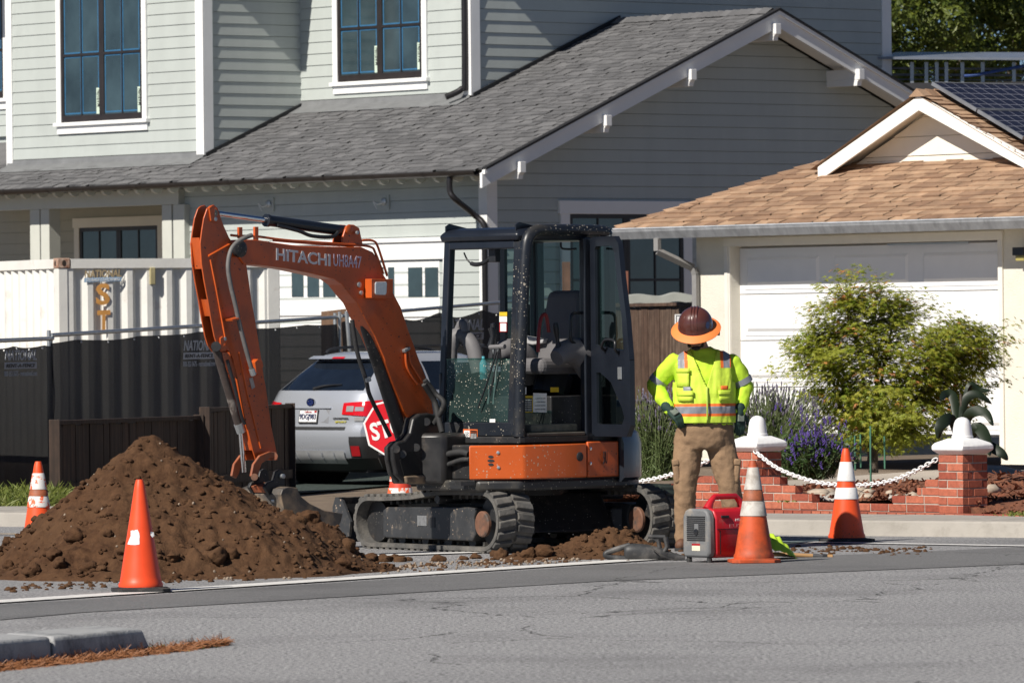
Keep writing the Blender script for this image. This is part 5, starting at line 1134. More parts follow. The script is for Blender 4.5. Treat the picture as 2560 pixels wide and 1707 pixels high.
# ------------------------------------------------------------------ traffic cones
ORC = mat("cone_orange", (.78, .085, .018), .45, var=.06, vs=5, speck=((.30, .07, .03), 60, .35)); WCO = mat("white_collar", (.74, .73, .72), .5, var=.05, vs=9, dirt=((.40, .36, .33), 13, .58, .72))
ORD = mat("dirty_cone_orange", (.58, .085, .02), .6, var=.25, vs=7, dirt=((.13, .055, .03), 5, .42, .75)); WCD = mat("dirty_white_collar", (.52, .49, .45), .6, var=.15, vs=9, dirt=((.24, .20, .16), 8, .45, .7)); ORB = mat("brown_orange_band", (.36, .10, .04), .6, var=.3, vs=10, dirt=((.12, .05, .03), 9, .4, .7))
WTORN = mat("torn_white_collar", (.66, .65, .63), .6, var=.1, dirt=((.72, .11, .03), 16, .50, .54))
def cone(p, label, body, base, collars=(), plate=.36, h=.71, bmat=RUBBER, yaw=0.0, r0=.138, r1=.026):
    t = thing("traffic_cone", p, label, "traffic cone", "traffic cones round the dig"); p = Vector(p); r = lambda f: r1 + (r0 - r1) * f
    q = MB(); prof = [(r(1), .03), (r(1) + .004, .05)] + [(r(f), .03 + (h - .03) * (1 - f)) for f in [.94 - .047 * i for i in range(20)]] + [(r1, h - .015), (r1 - .004, h), (r1 - .009, h), (r1 - .01, h - .03)]
    q.lathe(prof, p, (0, 0, 1), 36); b = q.build("cone_body", body, t, smooth=40)
    for f0, f1, m in collars:
        q = MB(); q.lathe([(r(f1) + .001, .03 + (h - .03) * (1 - f1)), (r(f1) + .0045, .03 + (h - .03) * (1 - f1) + .003), (r(f0) + .0045, .03 + (h - .03) * (1 - f0) - .003), (r(f0) + .001, .03 + (h - .03) * (1 - f0))], p, (0, 0, 1), 36); q.build("collar", m, t, smooth=40)
    q = MB(); c, s_ = math.cos(yaw), math.sin(yaw); a = plate / 2; k = .05
    oc = [(-a + k, -a), (a - k, -a), (a, -a + k), (a, a - k), (a - k, a), (-a + k, a), (-a, a - k), (-a, -a + k)]
    q.prism([p + Vector((x * c - y * s_, x * s_ + y * c, .006)) for x, y in oc], (0, 0, .022), 0); q.lathe([(r0 + .022, .028), (r0 + .004, .036)], p, (0, 0, 1), 36)
    for x, y in ((-a * .7, -a * .7), (a * .7, -a * .7), (a * .7, a * .7), (-a * .7, a * .7), (0, -a * .8), (0, a * .8), (a * .8, 0), (-a * .8, 0)): q.lathe([(.03, 0), (.03, .006)], p + Vector((x * c - y * s_, x * s_ + y * c, 0)), (0, 0, 1), 8)
    q.build("base_plate", bmat, t, bevel=.003); return t, b, r
t, b, r = cone(G(352, 1480), "plain bright orange cone with a torn white patch, in front of the dirt pile", mat("clean_cone_orange", (.80, .075, .018), .42, var=.07, vs=5, dirt=((.40, .07, .04), 12, .66, .8)), None, (), yaw=.12)
q = MB(); cp = ORG[t.name]
def cone_pt(f, th, o=.003): rr_ = r(f) + o; z = .03 + .68 * (1 - f); return cp + Vector((rr_ * math.sin(th), -rr_ * math.cos(th), z))
patchp = [(.47, -.75), (.46, -.15), (.49, -.02), (.52, .02), (.55, .0), (.595, .01), (.60, -.2), (.60, -.55), (.595, -.95), (.56, -.85), (.52, -.70)]
cc_ = cone_pt(.53, -.4, .006)
vs = [cc_] + [cone_pt(f, th) for f, th in patchp]; q.add(vs, [(0, i, i % len(patchp) + 1) for i in range(1, len(patchp) + 1)])
q.build("torn_collar", mat("torn_white", (.74, .73, .74), .5, var=.05), b); q = MB(); q.add([cone_pt(.48, .95, .006), cone_pt(.485, 1.2, .012), cone_pt(.52, 1.15, .016), cone_pt(.535, .95, .012), cone_pt(.51, .88, .004)], [(0, 1, 2, 3, 4)])
q.build("torn_collar", WHITE, b)
cone(G(2117, 1355), "clean orange cone with two white collars on the right, by the kerb", ORC, None, ((.15, .365, WCO), (.435, .565, WCO)), yaw=.3)
cone(G(1885, 1407), "dirty brownish cone with grey white collars standing before the red generator", ORD, None, ((.07, .30, WCD), (.30, .412, ORB), (.412, .565, WCD)), bmat=ORD, yaw=.1, plate=.34)
cone(at(98, 1404, 46.6).xy.to_3d(), "worn cone with peeling white collars half behind the dirt pile on the left", ORC, None, ((.125, .30, WTORN), (.30, .37, ORB), (.37, .49, WTORN)), yaw=.2)
cone(at(1001, 1299, 55.0).xy.to_3d() + Vector((0, 0, .012)), "faded cone with torn white bands between the car and the digger's track", mat("pale_red_cone", (.62, .06, .03), .5, var=.1), None, ((.2, .555, WTORN), (.635, .80, WTORN)), yaw=.4)
# ------------------------------------------------------------------ stop sign paddle
SZ = 56.0; sc_ = at(981.6, 1069, SZ)
ss = thing("stop_sign", Vector((sc_.x + .2, SZ + .1, 0)), "red and white stop sign paddle leaning behind the digger's boom", "sign")
ti = R(13.0); X_ = Vector((math.cos(ti), 0, math.sin(ti))); Y_ = Vector((-math.sin(ti), 0.0, math.cos(ti)))
def octa(w_, o): rr_ = w_ / 2 / math.cos(math.pi / 8); return [sc_ + (X_ * math.cos(a) + Y_ * math.sin(a)) * rr_ + Vector((0, -o, 0)) for a in [math.pi / 8 + i * math.pi / 4 for i in range(8)]]
q = MB(); q.prism(octa(.485, 0), (0, .006, 0)); pn = q.build("sign_panel", WHITE, ss)
q = MB(); q.prism(octa(.452, .002), (0, .0018, 0)); q.build("red_field", mat("sign_red", (.62, .012, .022), .35, var=.05), pn)
text("STOP", sc_ - X_ * .196 - Y_ * .075 + Vector((0, -.004, 0)), sc_ + X_ * .196 - Y_ * .075 + Vector((0, -.004, 0)), sc_ - X_ * .196 + Y_ * .085 + Vector((0, -.004, 0)), WHITE, parent=pn, bold=.03)
q = MB(); q.tube([sc_ - Y_ * .2 + Vector((0, .02, 0)), sc_ - Y_ * (sc_.z / math.cos(ti)) + Vector((0, .02, 0))], .014, 8); q.build("handle", STEEL, ss)
# ------------------------------------------------------------------ red generator
gp0 = at(1778, 1402, 44.3); gp0.z = 0
GF = Frame(gp0, R(40)); gen = thing("generator", GF(.25, .14, 0), "red portable generator with grey vented end on the road behind the dirty cone", "generator")
GRED = mat("generator_red", (.48, .012, .022), .38, var=.12, vs=6, dirt=((.25, .12, .10), 7, .58, .8), coat=.3); GGRY = mat("generator_grey", (.16, .165, .17), .6, var=.15, vs=6, dirt=((.30, .26, .21), 6, .50, .72))
# body profile: along = GF.ex (length .51), across = GF.ey (.29)
def slab(mb, x0, x1, prof): mb.prism([GF(x0, y, z) for y, z in prof], GF.ex * (x1 - x0))
gpf = [(.02, .035), (.27, .035), (.29, .07), (.285, .32), (.262, .365), (.225, .378), (.065, .378), (.028, .365), (.005, .32), (.0, .07)]
q = MB(); slab(q, .05, .46, gpf); q.build("housing", GRED, gen, bevel=.012, smooth=35)
q = MB(); slab(q, -.012, .049, [(y * .97 + .004, z * .985 + .004) for y, z in gpf]); ec = q.build("end_cover", GGRY, gen, bevel=.016, smooth=35)
q = MB(); slab(q, .461, .51, gpf); q.build("rear_cover", GGRY, gen, bevel=.014, smooth=35)
q = MB()
for k in range(13):
    z = .155 + k * .0135
    for (y0, y1) in (((.045, .235),) if not 4 <= k <= 8 else ((.045, .115), (.160, .235))): q.hexa([GF(x, y, zz) for zz in (z, z + .0075) for x, y in ((-.016, y0), (-.0125, y0), (-.0125, y1), (-.016, y1))])
q.build("vent_slots", mat("vent_dark", (.012, .012, .013), .8), ec)
q = MB(); q.lathe([(.022, .0), (.022, .006), (.008, .009), (0, .009)], GF(-.0125, .138, .215), -GF.ex, 16); q.build("exhaust_port", BLACKM, ec, smooth=40)
q = MB(); q.hexa([GF(x, y, z) for z in (.085, .135) for x, y in ((-.0135, .10), (-.0125, .10), (-.0125, .185), (-.0135, .185))]); lb = q.build("warning_label", mat("label_white", (.70, .66, .52), .6, var=.1), ec); q = MB(); q.hexa([GF(x, y, z) for z in (.121, .135) for x, y in ((-.0142, .10), (-.0136, .10), (-.0136, .185), (-.0142, .185))]); q.build("label_band", REFL, lb)
q = MB(); hp = [(.10, .37), (.13, .42), (.165, .455), (.36, .455), (.40, .42), (.43, .37)]
q.tube([GF(x, .145, z) for x, z in hp], [.035, .024, .021, .021, .024, .035], 10); q.build("carry_handle", GRED, gen, smooth=50)
q = MB(); q.lathe([(.026, 0), (.026, .025), (.018, .03), (0, .03)], GF(.425, .15, .372), (0, 0, 1), 14); q.build("fuel_cap", BLACKM, gen, smooth=40)
def gtx(s_, x0, x1, z0, z1, m, b_): return text(s_, GF(x0, -.004, z0), GF(x1, -.004, z0), GF(x0, -.004, z1), m, parent=gen, bold=b_)
gtx("HONDA", .225, .345, .287, .304, WHITE, .03); gtx("EU2000i", .17, .40, .245, .268, mat("pale_outline_red", (.42, .16, .17), .5), .0)
q = MB(); q.hexa([GF(x, y, z) for z in (.232, .236) for x, y in ((.06, -.003), (.45, -.003), (.45, .01), (.06, .01))]); q.hexa([GF(x, y, z) for z in (.06, .225) for x, y in ((.085, -.0025), (.09, -.0025), (.09, .01), (.085, .01))]); q.build("panel_seam", BLACKM, gen)
q = MB(); q.hexa([GF(x, y, z) for z in (.310, .328) for x, y in ((.10, -.003), (.17, -.003), (.17, .01), (.10, .01))]); q.build("grip_slot", BLACKM, gen, bevel=.003)
for x, y in ((.02, .04), (.02, .25), (.47, .04), (.47, .25)): q = MB(); q.lathe([(.02, 0), (.018, .04)], GF(x, y, 0), (0, 0, 1), 10); q.build("foot", RUBBER, gen)
# ------------------------------------------------------------------ demolition hammer, wooden handle, crumpled vest
DHM = mat("dusty_black_tool", (.035, .036, .038), .55, var=.3, vs=9, dirt=((.16, .15, .14), 8, .48, .75))
dz = 45.0; dh0 = G(1600, 1398); dh = thing("demolition_hammer", dh0.xy.to_3d(), "dusty black demolition hammer lying on the road beside the generator", "power tool")
D_ = lambda x, y, z=0.0: at(x, y, dz + z)
q = MB(); q.tube(catmull([D_(1560, 1379), D_(1590, 1378), D_(1630, 1381), D_(1668, 1388)], 4), [.035, .05, .056, .058, .058, .057, .056, .055, .05, .048, .046, .042, .036], 14); q.build("motor_housing", DHM, dh, smooth=50)
q = MB(); q.tube(catmull([D_(1665, 1388), D_(1690, 1393), D_(1712, 1397)], 3), [.036, .034, .03, .03, .026, .026, .022], 12); q.build("tool_barrel", DHM, dh, smooth=50)
q = MB(); q.tube(catmull([D_(1575, 1362), D_(1530, 1376), D_(1514, 1384), D_(1524, 1392), D_(1575, 1396)], 5), .020, 8); q.build("rear_handle", DHM, dh, smooth=60)
q = MB(); q.tube([D_(1650, 1372), D_(1645, 1350), D_(1620, 1340), D_(1663, 1342)], .017, 8); q.tube([D_(1663, 1342, -.02), D_(1668, 1365, -.02), D_(1660, 1380, -.02)], .017, 8); q.build("side_handle", DHM, dh, smooth=60)
q = MB(); q.tube(catmull([D_(1628, 1368, -.07), D_(1655, 1388, -.1), D_(1690, 1400, -.1), D_(1720, 1398, -.05)], 5), .005, 5); q.build("cable", RUBBER, dh, smooth=60)
wh_ = thing("pick_handle", G(2000, 1394), "wooden tool handle with black and white tape lying right of the dirty cone", "tool")
H_ = lambda x, y: at(x, y, 45.2)
q = MB(); q.tube([H_(1900, 1383), H_(1960, 1385.5), H_(2032, 1389), H_(2070, 1391), H_(2081, 1392), H_(2083, 1392)], [.016, .016, .0155, .018, .021, .012], 10); q.build("shaft", mat("worn_wood", (.42, .24, .10), .6, var=.15, vs=6, grain=(2, 20, 20, .7)), wh_, smooth=50)
q = MB(); q.tube([H_(2032, 1389), H_(2056, 1390.4)], [.0168, .018], 10); q.build("tape", mat("patterned_tape", (.06, .06, .065), .6, speck=((.6, .6, .62), 90, .6)), wh_, smooth=50)
q = MB(); q.tube([H_(2056.2, 1390.4), H_(2068, 1391)], [.019, .0195], 10); q.build("tape_end", BLACKM, wh_, smooth=50)
vz = 44.9; HIV = mat("hi_vis_yellow", (.50, .72, .04), .7, var=.08, vs=4)
q = MB(); nx, ny = 26, 14; rr = random.Random(5)
for j in range(ny + 1):
    for i in range(nx + 1):
        u, v = i / nx, j / ny; x = at(1890 + 88 * u, 0, vz).x; hh = .19 * math.cos(min(1, max(0, (u - .05) / .95)) * math.pi / 2) ** .8 * math.sin(math.pi * (.12 + .88 * v) * .9) ** .8
        fold = .016 * math.sin(u * 30 + v * 9) + .03 * noise.noise(Vector((u * 6, v * 5, 2)))
        q.v.append(Vector((x, vz + .02 + .28 * (v - .2) + fold * .5, max(.004, hh * (1 + fold * 3) + fold * .25))))
q.f = [[j * (nx + 1) + i, j * (nx + 1) + i + 1, (j + 1) * (nx + 1) + i + 1, (j + 1) * (nx + 1) + i] for j in range(ny) for i in range(nx)]; q.mi = [0] * len(q.f)
ob = q.build("safety_vest", HIV, smooth=80); tag(ob, "crumpled fluorescent yellow vest heaped on the road behind the dirty cone", "clothing")
# ------------------------------------------------------------------ mini excavator
XC = Vector((.0588, 47.85, 0))
UC_ = Frame(XC, R(-57.5)); UF = Frame(XC, R(-133.8))          # undercarriage, and the slewed upper body (a forward, b to its left)
exc = thing("excavator", XC, "orange and black mini excavator with rubber tracks and an open cab door", "excavator")
MUDS = (.42, .38, .31)
ORG_ = mat("digger_orange", (.56, .095, .014), .42, var=.10, vs=4, dirt=((.22, .05, .018), 2.6, .50, .80), speck=((.05, .02, .015), 34, .26), grain=(3, 3, .8, .80), coat=.15)
ORP = mat("splashed_orange", (.60, .105, .014), .38, var=.06, vs=4, speck=((.48, .32, .22), 40, .34), dirt=((.30, .10, .04), 3.2, .55, .85), coat=.25)
NAVY = mat("dark_navy_paint", (.010, .013, .020), .36, var=.15, vs=5, coat=.08); NAVS = mat("splashed_navy_paint", (.010, .013, .019), .4, var=.15, vs=5, speck=((.36, .32, .26), 55, .40), dirt=((.055, .05, .042), 3, .5, .75))
BLKD = mat("dirty_black_steel", (.022, .022, .023), .5, var=.3, vs=8, dirt=((.12, .095, .075), 7, .55, .8), speck=((.35, .32, .27), 45, .22))
TRK = mat("worn_track_rubber", (.085, .082, .077), .85, var=.3, vs=9, dirt=((.17, .155, .135), 6, .45, .72), bump=.3, bs=60)
TRF = mat("scraped_track_frame", (.035, .036, .038), .5, var=.25, vs=8, dirt=((.18, .15, .12), 11, .55, .75), speck=((.40, .30, .22), 30, .22))
RSTY = mat("rusty_steel", (.16, .075, .045), .75, var=.35, vs=10, dirt=((.05, .045, .04), 9, .5, .7))
GRYP = mat("grey_plastic", (.16, .155, .16), .6, var=.1); SEAT = mat("seat_fabric", (.13, .125, .13), .85, var=.1, bump=.3, bs=200)
HOSE = mat("grey_hose", (.14, .135, .13), .6, var=.2, vs=20); CGT = glass_mat("cab_glass", (.55, .74, .72), .015)
YEL = mat("yellow_label", (.62, .42, .02), .5); ORL_ = mat("orange_label", (.62, .13, .03), .5)
# tracks
def loop_pts(n=96):
    pts = [(-.85, .0), (.76, .0)]
    pts += [(.765 + .235 * math.cos(t), .235 + .235 * math.sin(t)) for t in [-math.pi / 2 + math.pi * i / 14 for i in range(1, 15)]]
    pts += [(.45, .470), (.10, .462), (-.25, .425), (-.66, .408)]
    pts += [(-.87 + .20 * math.cos(t), .205 + .202 * math.sin(t)) for t in [math.pi / 2 + math.pi * i / 12 for i in range(0, 13)]]
    return pts
def resample(pts, n):
    P = pts + [pts[0]]; L = [0]
    for a, b in zip(P, P[1:]): L.append(L[-1] + math.dist(a, b))
    out = []; k = 0
    for i in range(n):
        s_ = L[-1] * i / n
        while L[k + 1] < s_: k += 1
        t = (s_ - L[k]) / (L[k + 1] - L[k]); out.append((P[k][0] + (P[k + 1][0] - P[k][0]) * t, P[k][1] + (P[k + 1][1] - P[k][1]) * t))
    return out
def track(dc):
    N = 104; pts = resample(loop_pts(), N); nm = []
    for i in range(N):
        a, b = pts[i - 1], pts[(i + 1) % N]; tx, tz = b[0] - a[0], b[1] - a[1]; l = math.hypot(tx, tz); nm.append((tz / l, -tx / l))
    W = .155; q = MB(); th_ = .030
    lay = []
    for i in range(N):
        (x, z), (nx, nz) = pts[i], nm[i]
        lay.append([UC_(x - nx * .016, dc - W, z - nz * .016), UC_(x - nx * .016, dc + W, z - nz * .016), UC_(x - nx * (.016 + th_), dc + W, z - nz * (.016 + th_)), UC_(x - nx * (.016 + th_), dc - W, z - nz * (.016 + th_))])
    vs = [p for l in lay for p in l]; q.add(vs, [(4 * i + k, 4 * i + (k + 1) % 4, 4 * ((i + 1) % N) + (k + 1) % 4, 4 * ((i + 1) % N) + k) for i in range(N) for k in range(4)])
    tr = q.build("track", TRK, exc, smooth=40)
    q = MB()
    for i in range(0, N, 2):
        for sgn in (-1, 1):
            j = (i + (1 if sgn > 0 else 0)) % N; (x, z), (nx, nz) = pts[j], nm[j]; tx, tz = -nz, nx; h = .012; w0, w1 = .030, .022
            c = []
            for up, ww in ((-.018, w0), (.004, w1)):
                for tt, dd in ((-1, .012), (1, .012), (1, W - .004), (-1, W - .004)):
                    off = (0.014 if dd < .05 else -.006) * 1.0
                    c.append(UC_(x + tx * (tt * ww + off) + nx * up, dc + sgn * dd, z + tz * (tt * ww + off) + nz * up))
            q.hexa(c)
    tag(q.build("tread_lugs", TRK, tr, bevel=.005), kind=None)
    q = MB()
    for i in range(0, N, 2):                         # inner drive lugs seen inside the loop
        (x, z), (nx, nz) = pts[i], nm[i]; q.box(UC_(x - nx * .062, dc, z - nz * .062), (.03, .06, .03), Matrix((UC_.ex, UC_.ey, Vector((0, 0, 1)))).transposed())
    q.build("drive_lugs", TRK, tr)
    for sd in (1,):
        o = dc - .115
        q = MB(); pr = [(-.70, .10), (-.66, .085), (.56, .085), (.60, .13), (.58, .25), (.62, .325), (.50, .335), (-.64, .315), (-.70, .29)]
        q.prism([UC_(x, o, z) for x, z in pr], UC_.ey * .21); tf = q.build("track_frame", TRF, exc, bevel=.010)
        q = MB(); q.hexa([UC_(x, y, z) for z in (.175, .25) for x, y in ((-.02, o - .0035), (.045, o - .0035), (.045, o + .01), (-.02, o + .01))]); q.build("frame_slot", INK, tf)
        q = MB(); q.hexa([UC_(x, y, z) for z in (.185, .26) for x, y in ((-.20, o - .0045), (-.07, o - .0045), (-.07, o + .002), (-.20, o + .002))]); q.build("data_plate", mat("alloy_plate", (.30, .30, .30), .4, metal=.5, var=.2, vs=40), tf)
        q = MB(); q.lathe([(.095, 0), (.095, -.02), (.085, -.028), (0, -.029)], UC_(.745, dc - .125, .215), UC_.ey, 26); q.build("hub_cover", RSTY, exc, smooth=35)
        q = MB(); q.lathe([(.19, -.05), (.19, .05)], UC_(.765, dc, .235), UC_.ey, 22); q.build("sprocket", BLKD, exc); q = MB(); q.lathe([(.155, -.06), (.155, .06)], UC_(-.86, dc, .205), UC_.ey, 22); q.build("idler", BLKD, exc)
        q = MB(); q.tube([UC_(.12, dc - .14, .385), UC_(.12, dc + .14, .385)], .032, 12); q.build("carrier_roller", BLKD, exc, smooth=50)
        for k in range(4):
            q = MB(); q.lathe([(.05, -.07), (.05, .07)], UC_(-.5 + .33 * k, dc, .085), UC_.ey, 12); q.build("roller", BLKD, exc)
track(-.675); track(.675)
# car body of the undercarriage
q = MB(); q.hexa([UC_(x, y, z) for z, k in ((.13, 1.0), (.415, .62)) for x, y in ((-.52 * k, -.50), (.52 * k, -.50), (.52 * k, .50), (-.52 * k, .50))])
for sg in (-1, 1): q.hexa([UC_(x, y, z) for z in (.12, .30) for x, y in ((-.5, sg * .5), (.45, sg * .5), (.55, sg * .60), (-.6, sg * .60))] if sg > 0 else [UC_(x, y, z) for z in (.12, .30) for x, y in ((-.6, -.60), (.55, -.60), (.45, -.5), (-.5, -.5))])
q.build("cross_frame", BLKD, exc, bevel=.015)
q = MB(); q.lathe([(.36, .40), (.36, .455), (.33, .46)], XC, (0, 0, 1), 30); q.build("turntable", BLKD, exc, smooth=40)
# dozer blade
q = MB(); pr = [(-1.22, .04), (-1.30, .04), (-1.34, .12), (-1.345, .22), (-1.32, .34), (-1.29, .38), (-1.26, .38), (-1.275, .33), (-1.29, .22), (-1.28, .14)]
q.prism([UC_(x, -.84, z) for x, z in pr], UC_.ey * 1.68); bl_ = q.build("dozer_blade", TRF, exc, bevel=.006)
q = MB(); q.prism([UC_(x, -.845, z) for x, z in ((-1.34, .05), (-1.10, .09), (-1.08, .20), (-1.20, .36), (-1.30, .38), (-1.34, .3))], UC_.ey * .02); q.build("blade_cheek", TRF, bl_)
for d in (-.28, .28): q = MB(); q.bar(UC_(-1.27, d, .18), UC_(-.45, d, .24), .09, .11); q.build("blade_arm", BLKD, exc, bevel=.008)
# upper body: plan outline
def arc(r, t0, t1, n): return [(r * math.cos(R(t0 + (t1 - t0) * i / n)), r * math.sin(R(t0 + (t1 - t0) * i / n))) for i in range(n + 1)]
plan = [(1.05, .56), (.83, .80), (.1, .815)] + arc(.885, 110, 250, 16) + [(.1, -.815), (.25, -.78), (.62, -.46), (1.0, -.12), (1.02, .15)]
def hslab(pl, z0, z1, m, name, bevel=.012, par=exc, smooth=35): q = MB(); q.prism([UF(a, b, z0) for a, b in pl], (0, 0, z1 - z0)); return q.build(name, m, par, bevel=bevel, smooth=smooth)
hslab([(a * .995, b * .995) for a, b in plan], .455, .535, mat("splashed_black_skirt", (.020, .021, .023), .45, var=.2, speck=((.36, .33, .27), 50, .32), dirt=((.07, .062, .05), 4, .5, .75)), "skirt", .02)
hslab([(.96, .5), (.80, .74), (.1, .74), (-.3, .6), (-.3, -.6), (.2, -.72), (.6, -.40), (.92, -.1)], .536, .79, BLKD, "deck")
q = MB(); z0, z1 = .540, .790
def shell(pl, z0, z1, m, name, t=.03, bevel=.010):
    q = MB(); n = len(pl)
    inn = [(a - .03 * a / math.hypot(a, b), b - .03 * b / math.hypot(a, b)) for a, b in pl]
    q.prism([UF(a, b, z0) for a, b in pl] + [UF(a, b, z0) for a, b in inn[::-1]], (0, 0, z1 - z0)); return q.build(name, m, exc, bevel=bevel, smooth=40)
fp = shell([(1.10, .525), (1.045, .565), (.835, .805), (.805, .822), (.16, .825)], z0, z1, ORP, "side_panel")
rp = shell([(.150, .825), (.10, .826), (-.165, .845)], z0, z1 + .012, ORG_, "rear_side_panel")
ba = lambda x, y, b: on(x, y, UF(0, b, 0), UF.ey)
# notch-like vents, bolts and cap on the panels
chn = (UF.ex * .24 + UF.ey * .21).normalized()               # outward normal of the chamfer
def chp(x, y, o=.002): return on(x, y, UF(.94, .685, 0) + chn * o, chn)
q = MB(); c = chp(1227, 1151, .004); ex2 = UF.ey.cross(chn).normalized(); hx = Vector((0, 0, 1)).cross(chn).normalized()
for dz_, w_ in ((.028, .020), (0, .026), (-.028, .020)): q.add([c + hx * (w_ * math.cos(t)) + Vector((0, 0, dz_ + .010 * math.sin(t))) for t in [2 * math.pi * i / 12 for i in range(12)]], [tuple(range(12))])
q.build("vent_slots", INK, fp)
for x, y in ((1245, 1131), (1246, 1168)): q = MB(); q.lathe([(.012, 0), (.012, .006), (0, .008)], chp(x, y), chn, 10); q.build("bolt", STEEL, fp, smooth=40)
for x, y in ((1475, 1121), (1475, 1158)): q = MB(); q.lathe([(.012, 0), (.012, .008), (0, .010)], ba(x, y, .832), UF.ey, 10); q.build("bolt", CHROME, rp, smooth=40)
q = MB(); q.lathe([(.034, 0), (.034, .006), (.028, .010), (0, .010)], ba(1449, 1141, .825), UF.ey, 16); q.build("rubber_cap", INK, fp, smooth=40)
text("50U", ba(1508, 1160, .846), ba(1518, 1158, .846), ba(1508, 1128, .846), INK, parent=rp)
cwp = [(-.17, .846)] + arc(.90, 101.5, 258.5, 24)
q = MB(); lev_ = [(.50, .97), (.53, 1.0), (.78, 1.0), (.86, .975), (.885, .93)]
vs = [UF(a * k, b * k, z) for z, k in lev_ for a, b in cwp]; n = len(cwp); q.add(vs, [(j * n + i, j * n + i + 1, (j + 1) * n + i + 1, (j + 1) * n + i) for j in range(4) for i in range(n - 1)] + [tuple(range(n))[::-1], tuple(range(4 * n, 5 * n))])
q.build("counterweight", NAVY, exc, smooth=40)
hslab([(-.17, .70), (-.17, -.7), (-.5, -.62), (-.74, -.3), (-.74, .3), (-.5, .62)], .886, 1.10, NAVY, "engine_hood", .05)
hslab([(.62, -.14), (.58, -.38), (.15, -.72), (-.1, -.74), (-.1, -.14)], .80, 1.12, NAVY, "tank_cover", .04)
# ---- cab
CA0, CA1, CB0, CB1 = .78, -.24, -.10, .765                   # front, rear, right (far), left (near)
LEAN = .075
def cf(h): return CA0 - LEAN * sm(h, .95, 2.35) - .02 * sm(h, 1.9, 2.35)
floor_z, roof_z = .80, 2.36
q = MB(); q.prism([UF(a, b, floor_z) for a, b in ((CA0 + .02, CB0), (CA0 + .02, CB1 - .01), (CA0 - .02, CB1), (CA1, CB1), (CA1, CB0))], (0, 0, .05)); q.build("cab_floor", BLKD, exc, bevel=.008)
q = MB(); q.hexa([UF(a, b, z) for z in (.852, .955) for a, b in ((CA0 - .03, CB0), (CA0 + .012, CB0), (CA0 + .012, CB1 - .03), (CA0 - .03, CB1 - .03))]); fpn = q.build("front_panel", NAVS, exc, bevel=.008)
def fq(x, y, o=.016): return on(x, y, UF(CA0 + o, 0, 0), UF.ex)
q = MB(); q.add([fq(1158, 1098), fq(1194, 1099), fq(1194, 1073), fq(1158, 1072)], [(0, 1, 2, 3)]); lb = q.build("warning_label", ORL_, fpn)
q = MB(); q.add([fq(1160, 1095, .018), fq(1174, 1095, .018), fq(1174, 1076, .018), fq(1160, 1076, .018)], [(0, 1, 2, 3)]); q.build("pictogram_field", WHITE, lb); q = MB(); q.add([fq(1176, 1095, .018), fq(1192, 1096, .018), fq(1192, 1082, .018), fq(1176, 1081, .018)], [(0, 1, 2, 3)]); q.build("text_field", INK, lb)
text("WARNING", fq(1176, 1080, .019), fq(1192, 1081, .019), fq(1176, 1075, .019), INK, parent=lb)
q = MB()
for k in range(7): t = k * .9; c = fq(1167, 1085.5, .020); e1, e2 = UF.ey * -1, Vector((0, 0, 1)); q.add([c, c + (e2 * math.cos(t) - e1 * math.sin(t)) * .024, c + (e2 * math.cos(t + .3) - e1 * math.sin(t + .3)) * .022], [(0, 1, 2)])
q.build("pictogram", INK, lb)
for k in range(4): y = 1085 + k * 3; text("KEEP CLEAR"[:8 + k % 3], fq(1177, y + 1.2, .020), fq(1191, y + 1.7, .020), fq(1177, y - .6, .020), WHITE, parent=lb)
def pillar_(name, pts, r, m=NAVY, n=10): q = MB(); q.tube(pts, r, n); return q.build(name, m, exc, smooth=50)
hs = [.85, 1.2, 1.6, 2.0, 2.2]
q = MB(); q.tube([UF(cf(h) - .01, CB1 - .045, h) for h in hs] + catmull([UF(cf(2.2) - .01, CB1 - .045, 2.2), UF(cf(2.3) - .03, CB1 - .045, 2.30), UF(cf(2.33) - .10, CB1 - .045, 2.35), UF(.45, CB1 - .045, 2.36), UF(-.12, CB1 - .045, 2.355), UF(CA1 + .05, CB1 - .045, 2.33)], 5)[1:], .045, 12); q.build("near_roof_post", NAVS, exc, smooth=50)
q = MB(); q.hexa([UF(cf(h) + o, b, h) for h in (.86, 2.28) for o, b in ((-.035, CB1 - .15), (.012, CB1 - .15), (.016, CB1 - .05), (-.035, CB1 - .05))]); q.build("front_pillar", NAVS, exc, bevel=.010)
q = MB(); q.hexa([UF(cf(h) + o, b, h) for h in (.86, 2.30) for o, b in ((-.05, CB0), (.012, CB0), (.012, CB0 + .065), (-.05, CB0 + .065))]); q.build("front_pillar", NAVY, exc, bevel=.010)
q = MB(); q.hexa([UF(a, b, h) for h in (.80, 2.31) for a, b in ((.02, CB1 - .06), (.10, CB1 - .06), (.10, CB1), (.02, CB1))]); dpz = q.build("door_post", NAVY, exc, bevel=.012)
q = MB(); q.hexa([UF(a, b, h) for h in (.80, 2.30) for a, b in ((CA1, CB1 - .07), (CA1 + .07, CB1 - .07), (CA1 + .07, CB1 - .0), (CA1, CB1 - .0))]); q.build("rear_pillar", NAVY, exc, bevel=.012)
q = MB(); q.hexa([UF(a, b, h) for h in (.80, 2.31) for a, b in ((CA1 - .08, CB0), (CA1 + .03, CB0), (CA1 + .03, CB0 + .06), (CA1 - .08, CB0 + .06))]); q.build("rear_pillar", NAVY, exc, bevel=.012)
q = MB(); q.hexa([UF(a, b, h) for h in (.80, 1.32) for a, b in ((CA1, CB0), (cf(1.3), CB0), (cf(1.3), CB0 + .03), (CA1, CB0 + .03))]); q.hexa([UF(a, b, h) for h in (.80, 1.30) for a, b in ((CA1, CB0 + .031), (CA1 + .03, CB0 + .031), (CA1 + .03, CB1 - .071), (CA1, CB1 - .071))]); q.build("rear_wall", NAVY, exc, bevel=.008)
